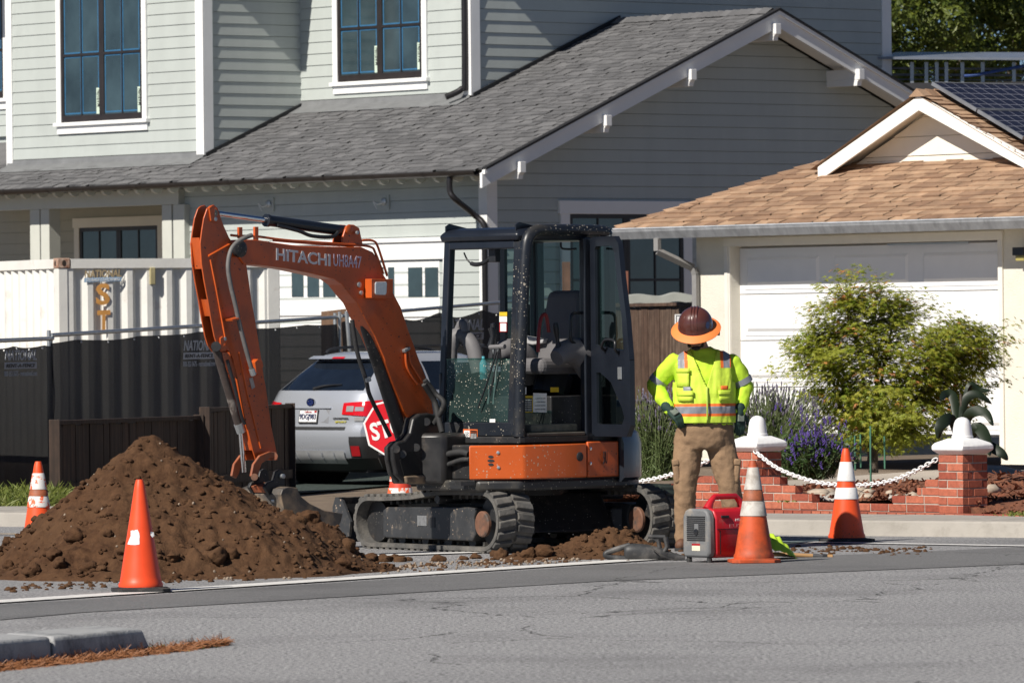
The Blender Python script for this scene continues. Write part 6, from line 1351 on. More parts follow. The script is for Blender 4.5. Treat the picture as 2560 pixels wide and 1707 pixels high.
q = MB(); q.hexa([UF(a, b, h) for h in (.851, .875) for a, b in ((.11, CB1 - .07), (cf(.9) - .05, CB1 - .07), (cf(.9) - .05, CB1), (.11, CB1))]); q.build("door_sill", mat("muddy_sill", (.10, .09, .075), .8, var=.3, vs=9), exc, bevel=.006)
# roof
q = MB(); rl = [(2.285, .0), (2.33, .012), (2.365, -.02), (2.385, -.10)]
rp0 = lambda k: [(cf(2.35) + .03 + k, CB0 - .012 - k), (cf(2.35) + .03 + k, CB1 - .10 + k), (cf(2.35) - .10, CB1 - .045 + k), (CA1 + .02 - k, CB1 - .045 + k), (CA1 - .06 - k, CB1 - .15), (CA1 - .08 - k, CB0 - .012 - k)]
vs = [UF(a, b, z) for z, k in rl for a, b in rp0(k)]; n = 6; q.add(vs, [(j * n + i, j * n + (i + 1) % n, (j + 1) * n + (i + 1) % n, (j + 1) * n + i) for j in range(3) for i in range(n)] + [tuple(range(n))[::-1], tuple(range(3 * n, 4 * n))])
rof = q.build("cab_roof", NAVY, exc, bevel=.012, smooth=40)
for b in (CB0 + .02, CB1 - .13):
    q = MB(); a = cf(2.35) + .0; q.prism([UF(a + .02, b, 2.34), UF(a + .02, b, 2.40), UF(a - .02, b, 2.42), UF(a - .22, b, 2.385), UF(a - .22, b, 2.34)], UF.ey * .012); q.build("roof_lug", NAVY, rof)
q = MB(); q.hexa([UF(cf(h) + o, b, h) for h in (2.225, 2.29) for o, b in ((-.05, CB0 + .06), (.014, CB0 + .06), (.014, CB1 - .14), (-.05, CB1 - .14))]); q.build("header_beam", NAVY, exc, bevel=.012)
q = MB(); q.lathe([(.03, 0), (.034, .02), (.03, .05), (0, .055)], UF(CA1 + .06, CB1 - .045, 2.30), (0, 0, 1), 12); q.build("roof_lamp", CLRL, exc, smooth=40)
# glazing
q = MB(); g_ = lambda b0, b1, h0, h1, o=0: q.quad(UF(cf(h0) - .012 + o, b0, h0), UF(cf(h0) - .012 + o, b1, h0), UF(cf(h1) - .012 + o, b1, h1), UF(cf(h1) - .012 + o, b0, h1)); g_(CB0 + .065, CB1 - .15, .957, 1.42)
def splash_glass():
    m = mat("splashed_glass", (.05, .09, .085), .08, var=.2, speck=((.40, .37, .31), 60, .50)); t = m.node_tree; b = t.nodes["Principled BSDF"]; out = t.nodes["Material Output"]
    tr = t.nodes.new("ShaderNodeBsdfTransparent"); tr.inputs[0].default_value = (.55, .70, .66, 1); mx = t.nodes.new("ShaderNodeMixShader")
    lt = [n for n in t.nodes if n.type == 'MATH' and n.operation == 'LESS_THAN'][0]; mp = t.nodes.new("ShaderNodeMapRange"); mp.inputs['To Min'].default_value = .38; t.links.new(lt.outputs[0], mp.inputs[0])
    t.links.new(mp.outputs[0], mx.inputs[0]); t.links.new(tr.outputs[0], mx.inputs[1]); t.links.new(b.outputs[0], mx.inputs[2]); t.links.new(mx.outputs[0], out.inputs[0]); return m
wsl = q.build("lower_windscreen", splash_glass(), exc)
q = MB(); q.bar(UF(cf(1.42) - .012, CB0 + .065, 1.42), UF(cf(1.42) - .012, CB1 - .15, 1.42), .012, .012); q.build("glass_edge", CGT, wsl)
q = MB(); q.add([fq(1224, 1056, .004), fq(1238, 1056, .004), fq(1238, 1047, .004), fq(1224, 1047, .004)], [(0, 1, 2, 3)]); q.build("sticker", WHITE, wsl)
q = MB(); q.tube([fq(1195, 1020, .02), fq(1215, 965, .02), fq(1242, 880, .02)], .006, 5); q.tube([fq(1225, 990, .02), fq(1248, 870, .02)], .005, 5); q.build("wiper", BLACKM, wsl)
q = MB(); q.quad(UF(CA1 + .03, CB0 + .01, 1.33), UF(.05, CB0 + .01, 1.33), UF(.05, CB0 + .01, 2.27), UF(CA1 + .03, CB0 + .01, 2.27)); q.build("side_glass", CGT, exc)
q = MB(); q.bar(UF(.075, CB0 + .01, 1.3), UF(.075, CB0 + .01, 2.29), .05, .03, up=UF.ex); q.build("window_bar", NAVY, exc)
q = MB(); q.quad(UF(CA1 + .01, CB0 + .06, 1.31), UF(CA1 + .01, CB1 - .07, 1.31), UF(CA1 + .01, CB1 - .07, 2.28), UF(CA1 + .01, CB0 + .06, 2.28)); q.build("rear_glass", CGT, exc)
q = MB(); q.quad(UF(CA1 + .075, CB1 - .03, 1.2), UF(.02, CB1 - .03, 1.2), UF(.02, CB1 - .03, 2.28), UF(CA1 + .075, CB1 - .03, 2.28)); q.build("side_glass", CGT, exc)
# open door leaf, hinged on the door post, standing out from the cab
DH = UF(.03, CB1 + .015, 0); dv = Vector((.46, -.888, 0)).normalized(); dn = Vector((dv.y, -dv.x, 0)) * 1.0      # dn faces left / forward
def DP_(u, h, o=0.0): return DH + dv * u + dn * o + Vector((0, 0, h))
DW0, DW1 = .60, .44
def dw(h): return DW0 - (DW0 - DW1) * sm(h, 1.35, 2.35)
def dframe(): return
q = MB(); t_ = .02
outl = [(.0, .84), (.0, 2.27), (.03, 2.31), (dw(2.31) - .06, 2.31), (dw(2.3), 2.25), (dw(2.0), 2.0), (dw(1.7), 1.7), (dw(1.35), 1.38), (DW0, 1.2), (DW0, .90), (DW0 - .05, .84)]
def ring_part(mb, outer, inner, o0, o1):
    n = len(outer)
    for (o, flip) in ((o0, 0), (o1, 1)):
        fs = [(i, (i + 1) % n, n + (i + 1) % n, n + i) for i in range(n)]; mb.add([DP_(u, h, o) for u, h in outer] + [DP_(u, h, o) for u, h in inner], fs if flip else [f[::-1] for f in fs])
    mb.add([DP_(u, h, o) for o in (o0, o1) for u, h in outer], [(i, (i + 1) % n, n + (i + 1) % n, n + i) for i in range(n)])
    mb.add([DP_(u, h, o) for o in (o0, o1) for u, h in inner], [(n + i, n + (i + 1) % n, (i + 1) % n, i) for i in range(n)])
ring_part(q, [(0, 1.40), (0, 2.27), (.03, 2.31), (dw(2.31) - .06, 2.31), (dw(2.3), 2.25), (dw(2.0), 2.0), (dw(1.7), 1.7), (dw(1.42), 1.40)], [(.075, 1.51), (.075, 2.22), (.09, 2.24), (dw(2.24) - .11, 2.24), (dw(2.2) - .075, 2.19), (dw(2.0) - .075, 2.0), (dw(1.7) - .075, 1.72), (dw(1.5) - .085, 1.47)], -t_, t_)
ring_part(q, [(0, .86), (0, 1.40), (.15, 1.40), (dw(1.42), 1.40), (DW0, 1.2), (DW0, .92), (DW0 - .06, .84), (.05, .84)], [(.08, .93), (.08, 1.31), (.14, 1.31), (.30, 1.24), (.47, 1.05), (.505, .98), (.47, .93), (.1, .93)], -t_, t_)
dl = q.build("cab_door", NAVY, exc, bevel=.006, smooth=35)
q = MB(); q.add([DP_(u, h, .0) for u, h in ((.07, 1.5), (dw(1.5) - .08, 1.46), (dw(1.7) - .07, 1.72), (dw(2.0) - .07, 2.0), (dw(2.2) - .07, 2.2), (dw(2.24) - .11, 2.245), (.09, 2.245), (.07, 2.22))], [tuple(range(8))]); q.build("door_glass", glass_mat("door_glass", (.25, .34, .31), .06), dl)
q = MB(); q.add([DP_(u, h, .0) for u, h in ((.075, .925), (.475, .925), (.51, .98), (.475, 1.055), (.30, 1.245), (.14, 1.315), (.075, 1.315))], [tuple(range(7))]); q.build("door_glass", bpy.data.materials["door_glass"], dl)
q = MB(); q.tube(catmull([DP_(.22, 1.47, .02), DP_(.24, 1.50, .06), DP_(.30, 1.55, .06), DP_(.44, 1.54, .06), DP_(.45, 1.48, .06), DP_(.43, 1.45, .02)], 4), .011, 8); q.build("grab_handle", BLACKM, dl, smooth=60)
q = MB(); q.hexa([DP_(u, h, o) for h in (1.26, 1.35) for u, o in ((.42, .021), (.48, .021), (.48, .028), (.42, .028))]); q.build("door_latch", STEEL, dl, bevel=.004)
for h in (1.05, 1.6, 2.15): q = MB(); q.tube([DP_(-.012, h - .05, 0), DP_(-.012, h + .05, 0)], .016, 8); q.build("hinge", BLACKM, dl)
# inside the cab
q = MB(); q.hexa([UF(a, b, h) for h in (.852, 1.14) for a, b in ((-.20, .0), (.30, .0), (.30, .60), (-.20, .60))]); sbx = q.build("seat_box", BLKD, exc, bevel=.01)
def sb(x, y, o=.003): return on(x, y, UF(0, .60 + o, 0), UF.ey)
def lab(px, m, name="label", par=None, o=.003): q = MB(); q.add([sb(x, y, o) for x, y in px], [tuple(range(len(px)))]); return q.build(name, m, par or sbx)
lab([(1333, 1030), (1367, 1031), (1367, 983), (1333, 982)], WHITE); l1 = lab([(1297, 1031), (1332, 1031), (1332, 989), (1297, 989)], YEL); lab([(1298, 1029), (1330.5, 1029), (1330.5, 995), (1298, 995)], INK, "text_field", l1, .005)
for k in range(7): text("AVERTISSEMENT DANGER", sb(1299, 1027 - k * 4.4, .007), sb(1329, 1027 - k * 4.4, .007), sb(1299, 1025 - k * 4.4, .007), WHITE, parent=l1)
lab([(1297, 985), (1316, 985), (1316, 968), (1297, 968)], WHITE); lab([(1376, 980), (1397, 980), (1397, 968), (1376, 968)], YEL)
for k in range(4): text("CAUTION TIGHTEN", sb(1337, 1024 - k * 9, .006), sb(1363, 1024 - k * 9, .006), sb(1337, 1021 - k * 9, .006), mat("grey_ink", (.35, .35, .36), .6) if k == 0 else bpy.data.materials["grey_ink"], parent=sbx)
q = MB(); q.hexa([UF(a, b, h) for h in (.876, .935) for a, b in ((.12, .58), (.62, .58), (.62, .70), (.12, .70))]); q.build("muddy_step", mat("muddy_step", (.17, .16, .125), .9, var=.35, vs=14), exc, bevel=.012)
q = MB(); q.box(UF(.10, .33, 1.36), (.46, .42, .12), Matrix((UF.ex, UF.ey, Vector((0, 0, 1)))).transposed()); q.build("seat_cushion", SEAT, exc, bevel=.05, seg=3)
q = MB(); q.tube([UF(-.06, .30, 1.30), UF(.0, .3, 1.14)], .14, 10); q.build("seat_bellows", BLACKM, exc)
q = MB(); q.hexa([UF(a, b, h) for h, o, w_ in ((1.36, 0, .21), (1.92, -.10, .17)) for a, b in ((-.13 + o, .33 - w_), (-.02 + o, .33 - w_), (-.02 + o, .33 + w_), (-.13 + o, .33 + w_))]); q.build("seat_backrest", SEAT, exc, bevel=.05, seg=3)
for b_, nm in ((.66, "left_console"), (.02, "right_console")):
    q = MB(); q.tube(catmull([UF(-.10, b_, 1.24), UF(.0, b_, 1.42), UF(.16, b_, 1.47), UF(.30, b_, 1.42)], 4), [.07, .085, .1, .11, .115, .11, .11, .10, .095, .09, .08, .07, .06], 12); cs_ = q.build("control_console", GRYP, exc, smooth=50)
    q = MB(); q.tube(catmull([UF(.27, b_, 1.45), UF(.29, b_, 1.56), UF(.31, b_, 1.68)], 4), [.035, .032, .028, .016, .014, .02, .024, .022, .016], 10); q.build("joystick", BLACKM, cs_, smooth=50)
q = MB(); q.tube(catmull([ba(1345, 880, .62), ba(1347, 830, .62), ba(1353, 795, .62), ba(1365, 788, .62), ba(1372, 830, .62)], 4), .014, 8); q.build("lock_lever", mat("red_lever", (.25, .02, .02), .5), exc, smooth=60)
q = MB(); q.tube(catmull([ba(1450, 782, .72), ba(1430, 786, .72), ba(1427, 815, .72), ba(1428, 850, .72), ba(1447, 864, .72)], 5), .012, 8); q.build("grab_rail", BLACKM, exc, smooth=60)
q = MB(); q.tube(catmull([ba(1402, 606, .72), ba(1404, 620, .72), ba(1420, 623, .72), ba(1440, 622, .72)], 4), .008, 6); q.build("coat_hook", BLACKM, exc, smooth=60)
fr_ = lambda x, y, a: on(x, y, UF(a, 0, 0), UF.ex)
q = MB(); q.tube(catmull([fr_(1124, 1000, .60), fr_(1126, 900, .58), fr_(1135, 845, .55), fr_(1160, 842, .5), fr_(1183, 870, .48), fr_(1198, 930, .46)], 5), [.05] * 8 + [.06] * 18, 10); q.build("side_column", GRYP, exc, smooth=50)
q = MB(); q.tube(catmull([fr_(1140, 838, .52), fr_(1150, 812, .52), fr_(1158, 808, .52), fr_(1162, 830, .52)], 4), .028, 10); q.build("column_head", GRYP, exc, smooth=50)
for x in (1234, 1247):
    q = MB(); q.tube([fr_(x - 14, 1010, .55), fr_(x - 4, 900, .5), fr_(x, 872, .5)], .009, 6); q.build("travel_lever", STEEL, exc, smooth=50)
    q = MB(); q.tube([fr_(x - 4, 905, .49), fr_(x - 3, 885, .49), fr_(x - 2, 868, .49)], [.035, .028, .022], 8); q.build("lever_bellows", BLACKM, exc)
q = MB(); q.tube([fr_(1225, 868, .5), fr_(1262, 866, .5)], .018, 8); q.build("lever_bar", GRYP, exc)
q = MB(); q.tube([fr_(1228, 865, .45), fr_(1232, 840, .45), fr_(1228, 820, .45)], [.03, .018, .026], 8); q.build("lever_knob", BLACKM, exc, smooth=50)
q = MB(); q.prism([fr_(1300, 840, .0), fr_(1308, 838, .0), fr_(1358, 848, .0), fr_(1356, 858, .0), fr_(1330, 862, .0), fr_(1312, 858, .0)], UF.ex * -.05); q.build("armrest", mat("pale_grey_plastic", (.40, .40, .40), .6), exc, bevel=.008)
q = MB(); q.prism([fr_(1249, 805, .66), fr_(1268, 805, .66), fr_(1268, 780, .66), fr_(1249, 780, .66)], UF.ex * .003, 0); lb2 = q.build("label", WHITE, exc); q = MB(); q.prism([fr_(1249, 790, .665), fr_(1268, 790, .665), fr_(1268, 780, .665), fr_(1249, 780, .665)], UF.ex * .002); q.build("label_band", YEL, lb2)
q = MB(); q.prism([fr_(1249, 830, .66), fr_(1268, 830, .66), fr_(1268, 806, .66), fr_(1249, 806, .66)], UF.ex * .003, 0); lb2 = q.build("label", REFL, exc); q = MB(); q.prism([fr_(1251, 828, .665), fr_(1266, 828, .665), fr_(1266, 808, .665), fr_(1251, 808, .665)], UF.ex * .002); q.build("label_field", WHITE, lb2)
q = MB(); q.tube(catmull([fr_(1160, 632, .62), fr_(1170, 652, .62), fr_(1185, 661, .62), fr_(1205, 659, .62), fr_(1222, 648, .62), fr_(1227, 630, .62)], 5), [.006] * 8 + [.016] * 14 + [.006] * 4, 8); q.build("cable_loop", BLACKM, exc, smooth=60)
q = MB(); q.hexa([UF(a, b, h) for h in (2.13, 2.23) for a, b in ((.58, .30), (.64, .30), (.64, .37), (.58, .37))]); q.build("roof_switch_box", BLACKM, exc, bevel=.006)
q = MB(); q.lathe([(.028, 0), (.03, .02), (.03, .12), (.012, .15), (.012, .17)], fr_(1209, 948, .6), (0, 0, 1), 12); wb = q.build("bottle", mat("blue_bottle", (.12, .42, .50), .15, var=.1), exc, smooth=40); tag(wb)
# ---- boom, stick, bucket
BN = -.015
def pz(px, b): return [ba(x, y, b) for x, y in px]
def plate(px, b, t, m, name, par=exc, bevel=.006, back=0.0): q = MB(); q.prism([p - UF.ey * back for p in pz(px, b)], UF.ey * -t); return q.build(name, m, par, bevel=bevel)
boom_px = [(598, 616), (612, 599), (640, 599), (683, 606), (747, 615), (855, 617), (903, 617), (932, 630), (945, 646), (957, 684), (970, 703), (983, 732), (1002, 767), (1021, 824), (1044, 888), (1066, 946), (1080, 1005), (1085, 1034), (1075, 1052), (1052, 1062), (1030, 1054), (1013, 1028), (984, 958), (959, 891), (936, 838), (912, 796), (893, 757), (876, 738), (856, 712), (836, 698), (779, 684), (715, 671), (651, 663), (610, 660), (597, 640)]
bm = plate(boom_px, BN, .15, ORG_, "boom", bevel=.006)
q = MB(); q.prism(pz([(838, 699), (860, 700), (905, 748), (925, 800), (915, 800), (893, 757), (876, 738), (856, 712)], BN - .03), UF.ey * -.09); q.build("boom_underside_guard", BLKD, bm)
plate([(855, 615), (858, 590), (866, 566), (874, 561), (886, 562), (899, 570), (903, 590), (909, 617)], BN - .02, .018, ORG_, "cylinder_lug", bm); plate([(855, 615), (858, 590), (866, 566), (874, 561), (886, 562), (899, 570), (903, 590), (909, 617)], BN - .02, .018, ORG_, "cylinder_lug", bm, back=.092)
q = MB(); q.lathe([(.034, 0), (.034, .012), (.02, .018), (0, .018)], ba(871, 574, BN - .02), UF.ey, 16); q.build("pivot_cap", ORG_, bm, smooth=40)
for x, y, r_ in ((892, 582, .014), (594, 622, .02), (897, 712, .02), (902, 732, .016)): q = MB(); q.lathe([(r_, 0), (r_, .012), (0, .016)], ba(x, y, BN), UF.ey, 12); q.build("bolt", STEEL, bm, smooth=40)
q = MB(); q.lathe([(.062, 0), (.062, .03), (.05, .036), (0, .036)], ba(595, 622, BN), UF.ey, 18); q.build("pivot_boss", BLKD, bm, smooth=40)
text("HITACHI", ba(690.6, 650.8, BN + .004), ba(826, 666, BN + .004), ba(690.6, 620, BN + .004), mat("white_decal", (.62, .60, .62), .5, var=.05), parent=bm, bold=.025)
text("UH8A47", ba(833.5, 665, BN + .004), ba(903, 671.5, BN + .004), ba(834, 634.5, BN + .004), mat("pink_edged_decal", (.50, .42, .52), .5, var=.05), parent=bm, bold=.005)
plate([(929, 697), (983, 698), (983, 748), (929, 745)], BN + .075, .07, ORG_, "lamp_guard", bm, .004)
q = MB(); q.prism([ba(x, y, BN + .077) for x, y in ((938, 705), (963, 704), (965, 708), (964, 734), (960, 738), (938, 737), (936, 733), (936, 709))], UF.ey * .012); q.build("work_lamp", mat("lamp_lens", (.62, .63, .64), .2, metal=.4, var=.15, vs=60), bm, bevel=.004)
for pts, r_ in (([(577, 588), (597, 590), (640, 591), (700, 599), (760, 604), (868, 611), (925, 617), (939, 634), (958, 684)], .009), ([(683, 601), (740, 606), (850, 614)], .008), ([(906, 601), (932, 602), (945, 618), (968, 690)], .009), ([(1014, 876), (1016, 912), (1028, 938), (1044, 960)], .010), ([(1022, 880), (1026, 905), (1040, 930), (1056, 955)], .009)):
    q = MB(); q.tube(catmull(pz(pts, BN - .02 if pts[0][0] < 950 else BN + .015), 5), r_, 8); q.build("steel_pipe", ORG_, bm, smooth=60)
for x, y0, y1 in ((602, 568, 596), (642, 567, 600)): plate([(x - 4.5, y1), (x + 4.5, y1), (x + 4.5, y0), (x - 4.5, y0)], BN - .01, .02, ORG_, "pipe_post", bm, .002)
plate([(1011, 874), (1026, 866), (1027, 874), (1013, 882)], BN + .03, .03, STEEL, "pipe_clamp", bm)
q = MB(); q.tube(catmull(pz([(629, 588), (600, 601), (578, 624), (570, 665), (576, 710), (588, 761), (597, 802), (607, 843), (619, 888), (629, 922)], .045), 5), .0165, 10); hs_ = q.build("hydraulic_hose", HOSE, exc, smooth=60)
q = MB(); q.tube(pz([(629, 922), (632, 932), (634, 937)], .045), .022, 8); q.build("hose_fitting", STEEL, hs_)
# arm cylinder on top
q = MB(); q.tube(pz([(545, 534), (668, 551)], -.09), .020, 12); q.build("cylinder_rod", CHROME, exc, smooth=60)
q = MB(); q.tube(pz([(664, 551), (671, 552), (672, 552), (857, 577)], -.09), [.046, .046, .040, .040], 14); cyl = q.build("arm_cylinder", NAVY, exc, smooth=40)
q = MB(); q.tube(catmull(pz([(693, 564), (745, 577), (780, 590), (830, 592), (845, 580)], -.045), 5), .014, 8); q.build("cylinder_hose", BLACKM, cyl, smooth=60)
# stick
stick_hi = [(518, 522), (525, 515), (535, 512), (544, 520), (551, 541), (559, 563), (572, 592), (583, 610), (598, 622), (613, 640), (616, 659), (622, 700), (629, 751), (638, 799), (648, 863), (654, 900), (660, 945), (665, 968), (678, 1063), (692, 1130), (694, 1150), (640, 1150), (632, 1125), (613, 1047), (592, 935), (582, 893), (575, 878), (566, 873), (555, 880), (543, 863), (536, 840), (528, 799), (520, 750), (511, 703), (504, 658), (501, 608), (505, 576), (510, 545)]
sk = plate(stick_hi, -.030, .012, ORG_, "stick", bevel=.003); plate(stick_hi, -.030, .012, ORG_, "stick_side", sk, .003, back=.096)
def web(p0, p1, m=ORG_, name="stick_front_plate"): q = MB(); a, b = ba(*p0, -.030) - UF.ey * .012, ba(*p1, -.030) - UF.ey * .012; q.hexa([a, b, b - UF.ey * .084, a - UF.ey * .084] + [p + UF.ex * -.012 for p in (a, b, b - UF.ey * .084, a - UF.ey * .084)]); return q.build(name, m, sk)
web((501, 594), (511, 672)); web((526, 748), (535, 790))
q = MB(); back = [(583, 612), (600, 700), (622, 830), (640, 960), (655, 1060), (668, 1140)]
for (x0, y0), (x1, y1) in zip(back, back[1:]): a, b = ba(x0 - 6, y0, -.030) - UF.ey * .012, ba(x1 - 6, y1, -.030) - UF.ey * .012; q.quad(a, b, b - UF.ey * .094, a - UF.ey * .094)
q.build("stick_back_plate", ORG_, sk)
q = MB(); lo = [(575, 880), (592, 937), (613, 1047), (632, 1125)]
for (x0, y0), (x1, y1) in zip(lo, lo[1:]): a, b = ba(x0 + 2, y0, -.030) - UF.ey * .012, ba(x1 + 2, y1, -.030) - UF.ey * .012; q.quad(a, b, b - UF.ey * .094, a - UF.ey * .094)
q.build("stick_lower_plate", ORG_, sk)
q = MB(); q.tube(catmull(pz([(512, 674), (519, 710), (530, 748), (545, 800)], -.075), 4), .016, 8); q.tube(catmull(pz([(518, 670), (526, 710), (536, 748), (550, 800)], -.105), 4), .016, 8); q.build("inner_hose", BLACKM, sk, smooth=60)
q = MB(); q.tube([ba(534, 533, -.02), ba(534, 533, -.16)], .030, 14); q.build("top_pin", BLKD, sk, smooth=40)
for x, y, r_, m in ((537, 527, .022, ORG_), (536, 548, .016, STEEL), (560, 847, .014, STEEL), (559, 863, .016, ORG_)): q = MB(); q.lathe([(r_, 0), (r_, .014), (0, .018)], ba(x, y, -.030), UF.ey, 12); q.build("bolt", m, sk, smooth=40)
plate([(523, 520), (531, 513), (544, 522), (546, 556), (528, 553)], -.016, .014, ORG_, "pin_keeper", sk, .004); plate([(551, 845), (558, 840), (565, 848), (566, 878), (552, 876)], -.016, .014, ORG_, "pin_keeper", sk, .004)
for pts in ([(521, 640), (578, 608)], [(526, 650), (540, 720), (566, 862)], [(597, 880), (618, 985), (652, 1120)]): q = MB(); q.tube(pz(pts, -.028), .007, 6); q.build("weld_bead", mat("bright_orange_edge", (.66, .12, .02), .45), sk)
plate([(637, 905), (645, 897), (656, 901), (659, 915), (647, 938), (640, 932)], .02, .05, ORG_, "hose_bracket", sk, .004)
plate([(623, 946), (632, 943), (638, 968), (630, 973)], -.025, .004, mat("worn_label", (.42, .38, .34), .6, var=.2, vs=30), "label", sk, .001)
plate([(580, 798), (604, 792), (605, 797), (582, 803)], .06, .07, ORG_, "hose_clip", sk, .002)
# bucket cylinder on the front of the stick
q = MB(); q.tube(pz([(542, 874), (548, 900), (600, 1072)], -.09), [.034, .031, .031], 12); bc = q.build("bucket_cylinder", mat("scraped_cylinder", (.06, .045, .04), .5, var=.4, vs=9, dirt=((.30, .27, .24), 9, .55, .7)), exc, smooth=40)
q = MB(); q.tube(pz([(596, 1058), (604, 1080)], -.09), .036, 12); q.build("gland_nut", STEEL, bc, smooth=40); q = MB(); q.tube(pz([(590, 1080), (602, 1078), (610, 1180)], -.09)[1:], .017, 10); q.build("cylinder_rod", CHROME, exc, smooth=60)
q = MB(); q.tube([ba(540, 866, -.03), ba(540, 866, -.15)], .036, 14); q.build("cylinder_eye", BLKD, bc, smooth=40)
q = MB(); q.tube(catmull(pz([(568, 900), (585, 960), (604, 1040), (612, 1060)], -.03), 4), .012, 8); q.build("cylinder_pipe", BLACKM, bc, smooth=60)
# linkage and bucket
LNK = mat("worn_orange_link", (.30, .075, .025), .6, var=.3, vs=9, dirt=((.16, .10, .07), 7, .45, .75))
lk = [(628, 1190), (634, 1160), (650, 1138), (675, 1128), (692, 1130), (696, 1142), (676, 1145), (655, 1158), (646, 1185), (640, 1196)]
plate(lk, .035, .022, LNK, "bucket_link"); plate(lk, .035, .022, LNK, "bucket_link", back=.20)
q = MB(); q.tube([ba(636, 1192, .06), ba(636, 1192, -.24)], .026, 12); q.build("link_pin", RSTY, exc, smooth=40)
q = MB(); q.tube([ba(684, 1140, .03), ba(684, 1140, -.21)], .03, 12); q.build("link_pin", LNK, exc, smooth=40)
br_ = [(690, 1178), (700, 1172), (708, 1178), (713, 1200), (712, 1240), (702, 1266), (688, 1262), (676, 1240), (662, 1218), (668, 1206), (684, 1200)]
plate(br_, .02, .03, BLKD, "bucket_ear"); plate(br_, .02, .03, BLKD, "bucket_ear", back=.16)
for x, y in ((702, 1190), (682, 1250), (690, 1240)): q = MB(); q.lathe([(.018, 0), (.018, .03), (0, .034)], ba(x, y, .02), UF.ey, 10); q.build("bolt", STEEL, exc, smooth=40)
plate([(655, 1215), (690, 1205), (694, 1222), (664, 1232)], -.02, .12, LNK, "bucket_hinge")
BKT = mat("worn_bucket_steel", (.075, .066, .058), .55, var=.3, vs=7, dirt=((.34, .24, .15), 4, .48, .68)); bk = [(702, 1236), (707, 1222), (722, 1216), (744, 1219), (752, 1240), (775, 1258), (810, 1275), (858, 1283), (852, 1306), (835, 1332), (806, 1350), (770, 1350), (735, 1325), (712, 1285)]
bkt = plate(bk, .15, .020, BKT, "bucket"); plate(bk, .15, .020, BKT, "bucket_side", bkt, back=.42)
q = MB(); bsh = [bk[i] for i in (3, 2, 1, 0, 13, 12, 11, 10, 9)]
for (x0, y0), (x1, y1) in zip(bsh, bsh[1:]):
    a, b = ba(x0, y0, .13), ba(x1, y1, .13); q.quad(a, b, b - UF.ey * .43, a - UF.ey * .43)
q.build("bucket_shell", BKT, bkt, smooth=50)
# boom cylinder and swing bracket at the foot
q = MB(); q.tube(pz([(889, 742), (905, 778), (985, 1030), (1006, 1100)], -.095), [.05, .052, .052, .048], 14); bcy = q.build("boom_cylinder", BLKD, exc, smooth=40)
q = MB(); q.tube(catmull(pz([(880, 800), (893, 880), (915, 950), (925, 990), (960, 1060), (975, 1090)], .0), 5), .016, 8); q.build("cylinder_hose", RUBBER, bcy, smooth=60)
plate([(915, 945), (927, 941), (930, 952), (918, 957)], .02, .03, STEEL, "hose_clamp", bcy)
CAST = mat("black_cast_steel", (.024, .023, .023), .38, var=.3, vs=7, dirt=((.11, .09, .075), 6, .55, .8))
sw = [(1034, 1046), (1050, 1034), (1072, 1032), (1090, 1036), (1100, 1048), (1101, 1074), (1092, 1094), (1074, 1112), (1066, 1140), (1068, 1172), (1072, 1205), (1050, 1211), (1012, 1206), (992, 1186), (984, 1150), (982, 1118), (996, 1104), (1012, 1100), (1026, 1082)]
swb = plate(sw, .05, .045, CAST, "swing_bracket", bevel=.014); plate(sw, .05, .045, CAST, "swing_bracket_side", swb, .014, back=.055)
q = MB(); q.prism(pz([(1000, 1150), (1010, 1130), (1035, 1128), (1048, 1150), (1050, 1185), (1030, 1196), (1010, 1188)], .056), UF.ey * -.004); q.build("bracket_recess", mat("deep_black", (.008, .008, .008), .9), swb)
plate([(1014, 1190), (1070, 1186), (1072, 1209), (1018, 1209)], .07, .16, BKT, "bracket_base", swb, .012)
for x, y in ((990, 1122), (1040, 1118), (1006, 1135), (1066, 1054)): q = MB(); q.tube([ba(x, y, .06), ba(x, y, -.02)], .030, 12); q.build("bracket_pin", CAST, swb, smooth=40)
hslab([(1.02, .20), (1.06, .15), (1.13, .0), (1.13, -.10), (.98, -.2), (.7, -.25), (.7, .2)], .50, .88, CAST, "swing_post", .03)
for pts, r_ in (([(1085, 1060), (1110, 1010), (1090, 985), (1062, 950)], .02), ([(1075, 1165), (1105, 1140), (1150, 1130), (1172, 1135)], .024), ([(1060, 960), (1085, 1000), (1095, 1040), (1105, 1080)], .022), ([(1080, 1180), (1110, 1165), (1150, 1150), (1175, 1148)], .018)):
    q = MB(); q.tube(catmull([on(x, y, UF(.98, 0, 0), UF.ex) if x > 1070 else ba(x, y, .05) for x, y in pts], 5), r_, 8); q.build("hydraulic_hose", RUBBER, exc, smooth=60)
q = MB(); q.hexa([UF(a, b, h) for h in (.50, .53) for a, b in ((1.05, .54), (1.16, .50), (1.12, .40), (1.0, .42))]); q.build("step_plate", BLKD, exc)
# ------------------------------------------------------------------ soil
def soilmat(name, c1, c2, sc=16):
    m, t, b = nodes(name); n1 = noise_n(t, sc, 6, .7); n2 = noise_n(t, 2.2, 4); n3 = noise_n(t, 90, 2)
    c = mixc(t, ramp(t, n1.outputs[0], .3, .7), c1, c2); c = mixc(t, ramp(t, n2.outputs[0], .4, .65), c, mixc(t, .4, c, (.115, .064, .034))); c = mixc(t, ramp(t, n3.outputs[0], .74, .80), c, (.30, .24, .18))
    t.links.new(c, b.inputs['Base Color']); b.inputs['Roughness'].default_value = .95; b.inputs['Specular IOR Level'].default_value = .2
    bp = t.nodes.new("ShaderNodeBump"); bp.inputs['Strength'].default_value = .9; bp.inputs['Distance'].default_value = .012; n4 = noise_n(t, 55, 5, .7); t.links.new(n4.outputs[0], bp.inputs['Height']); t.links.new(bp.outputs[0], b.inputs['Normal']); return m
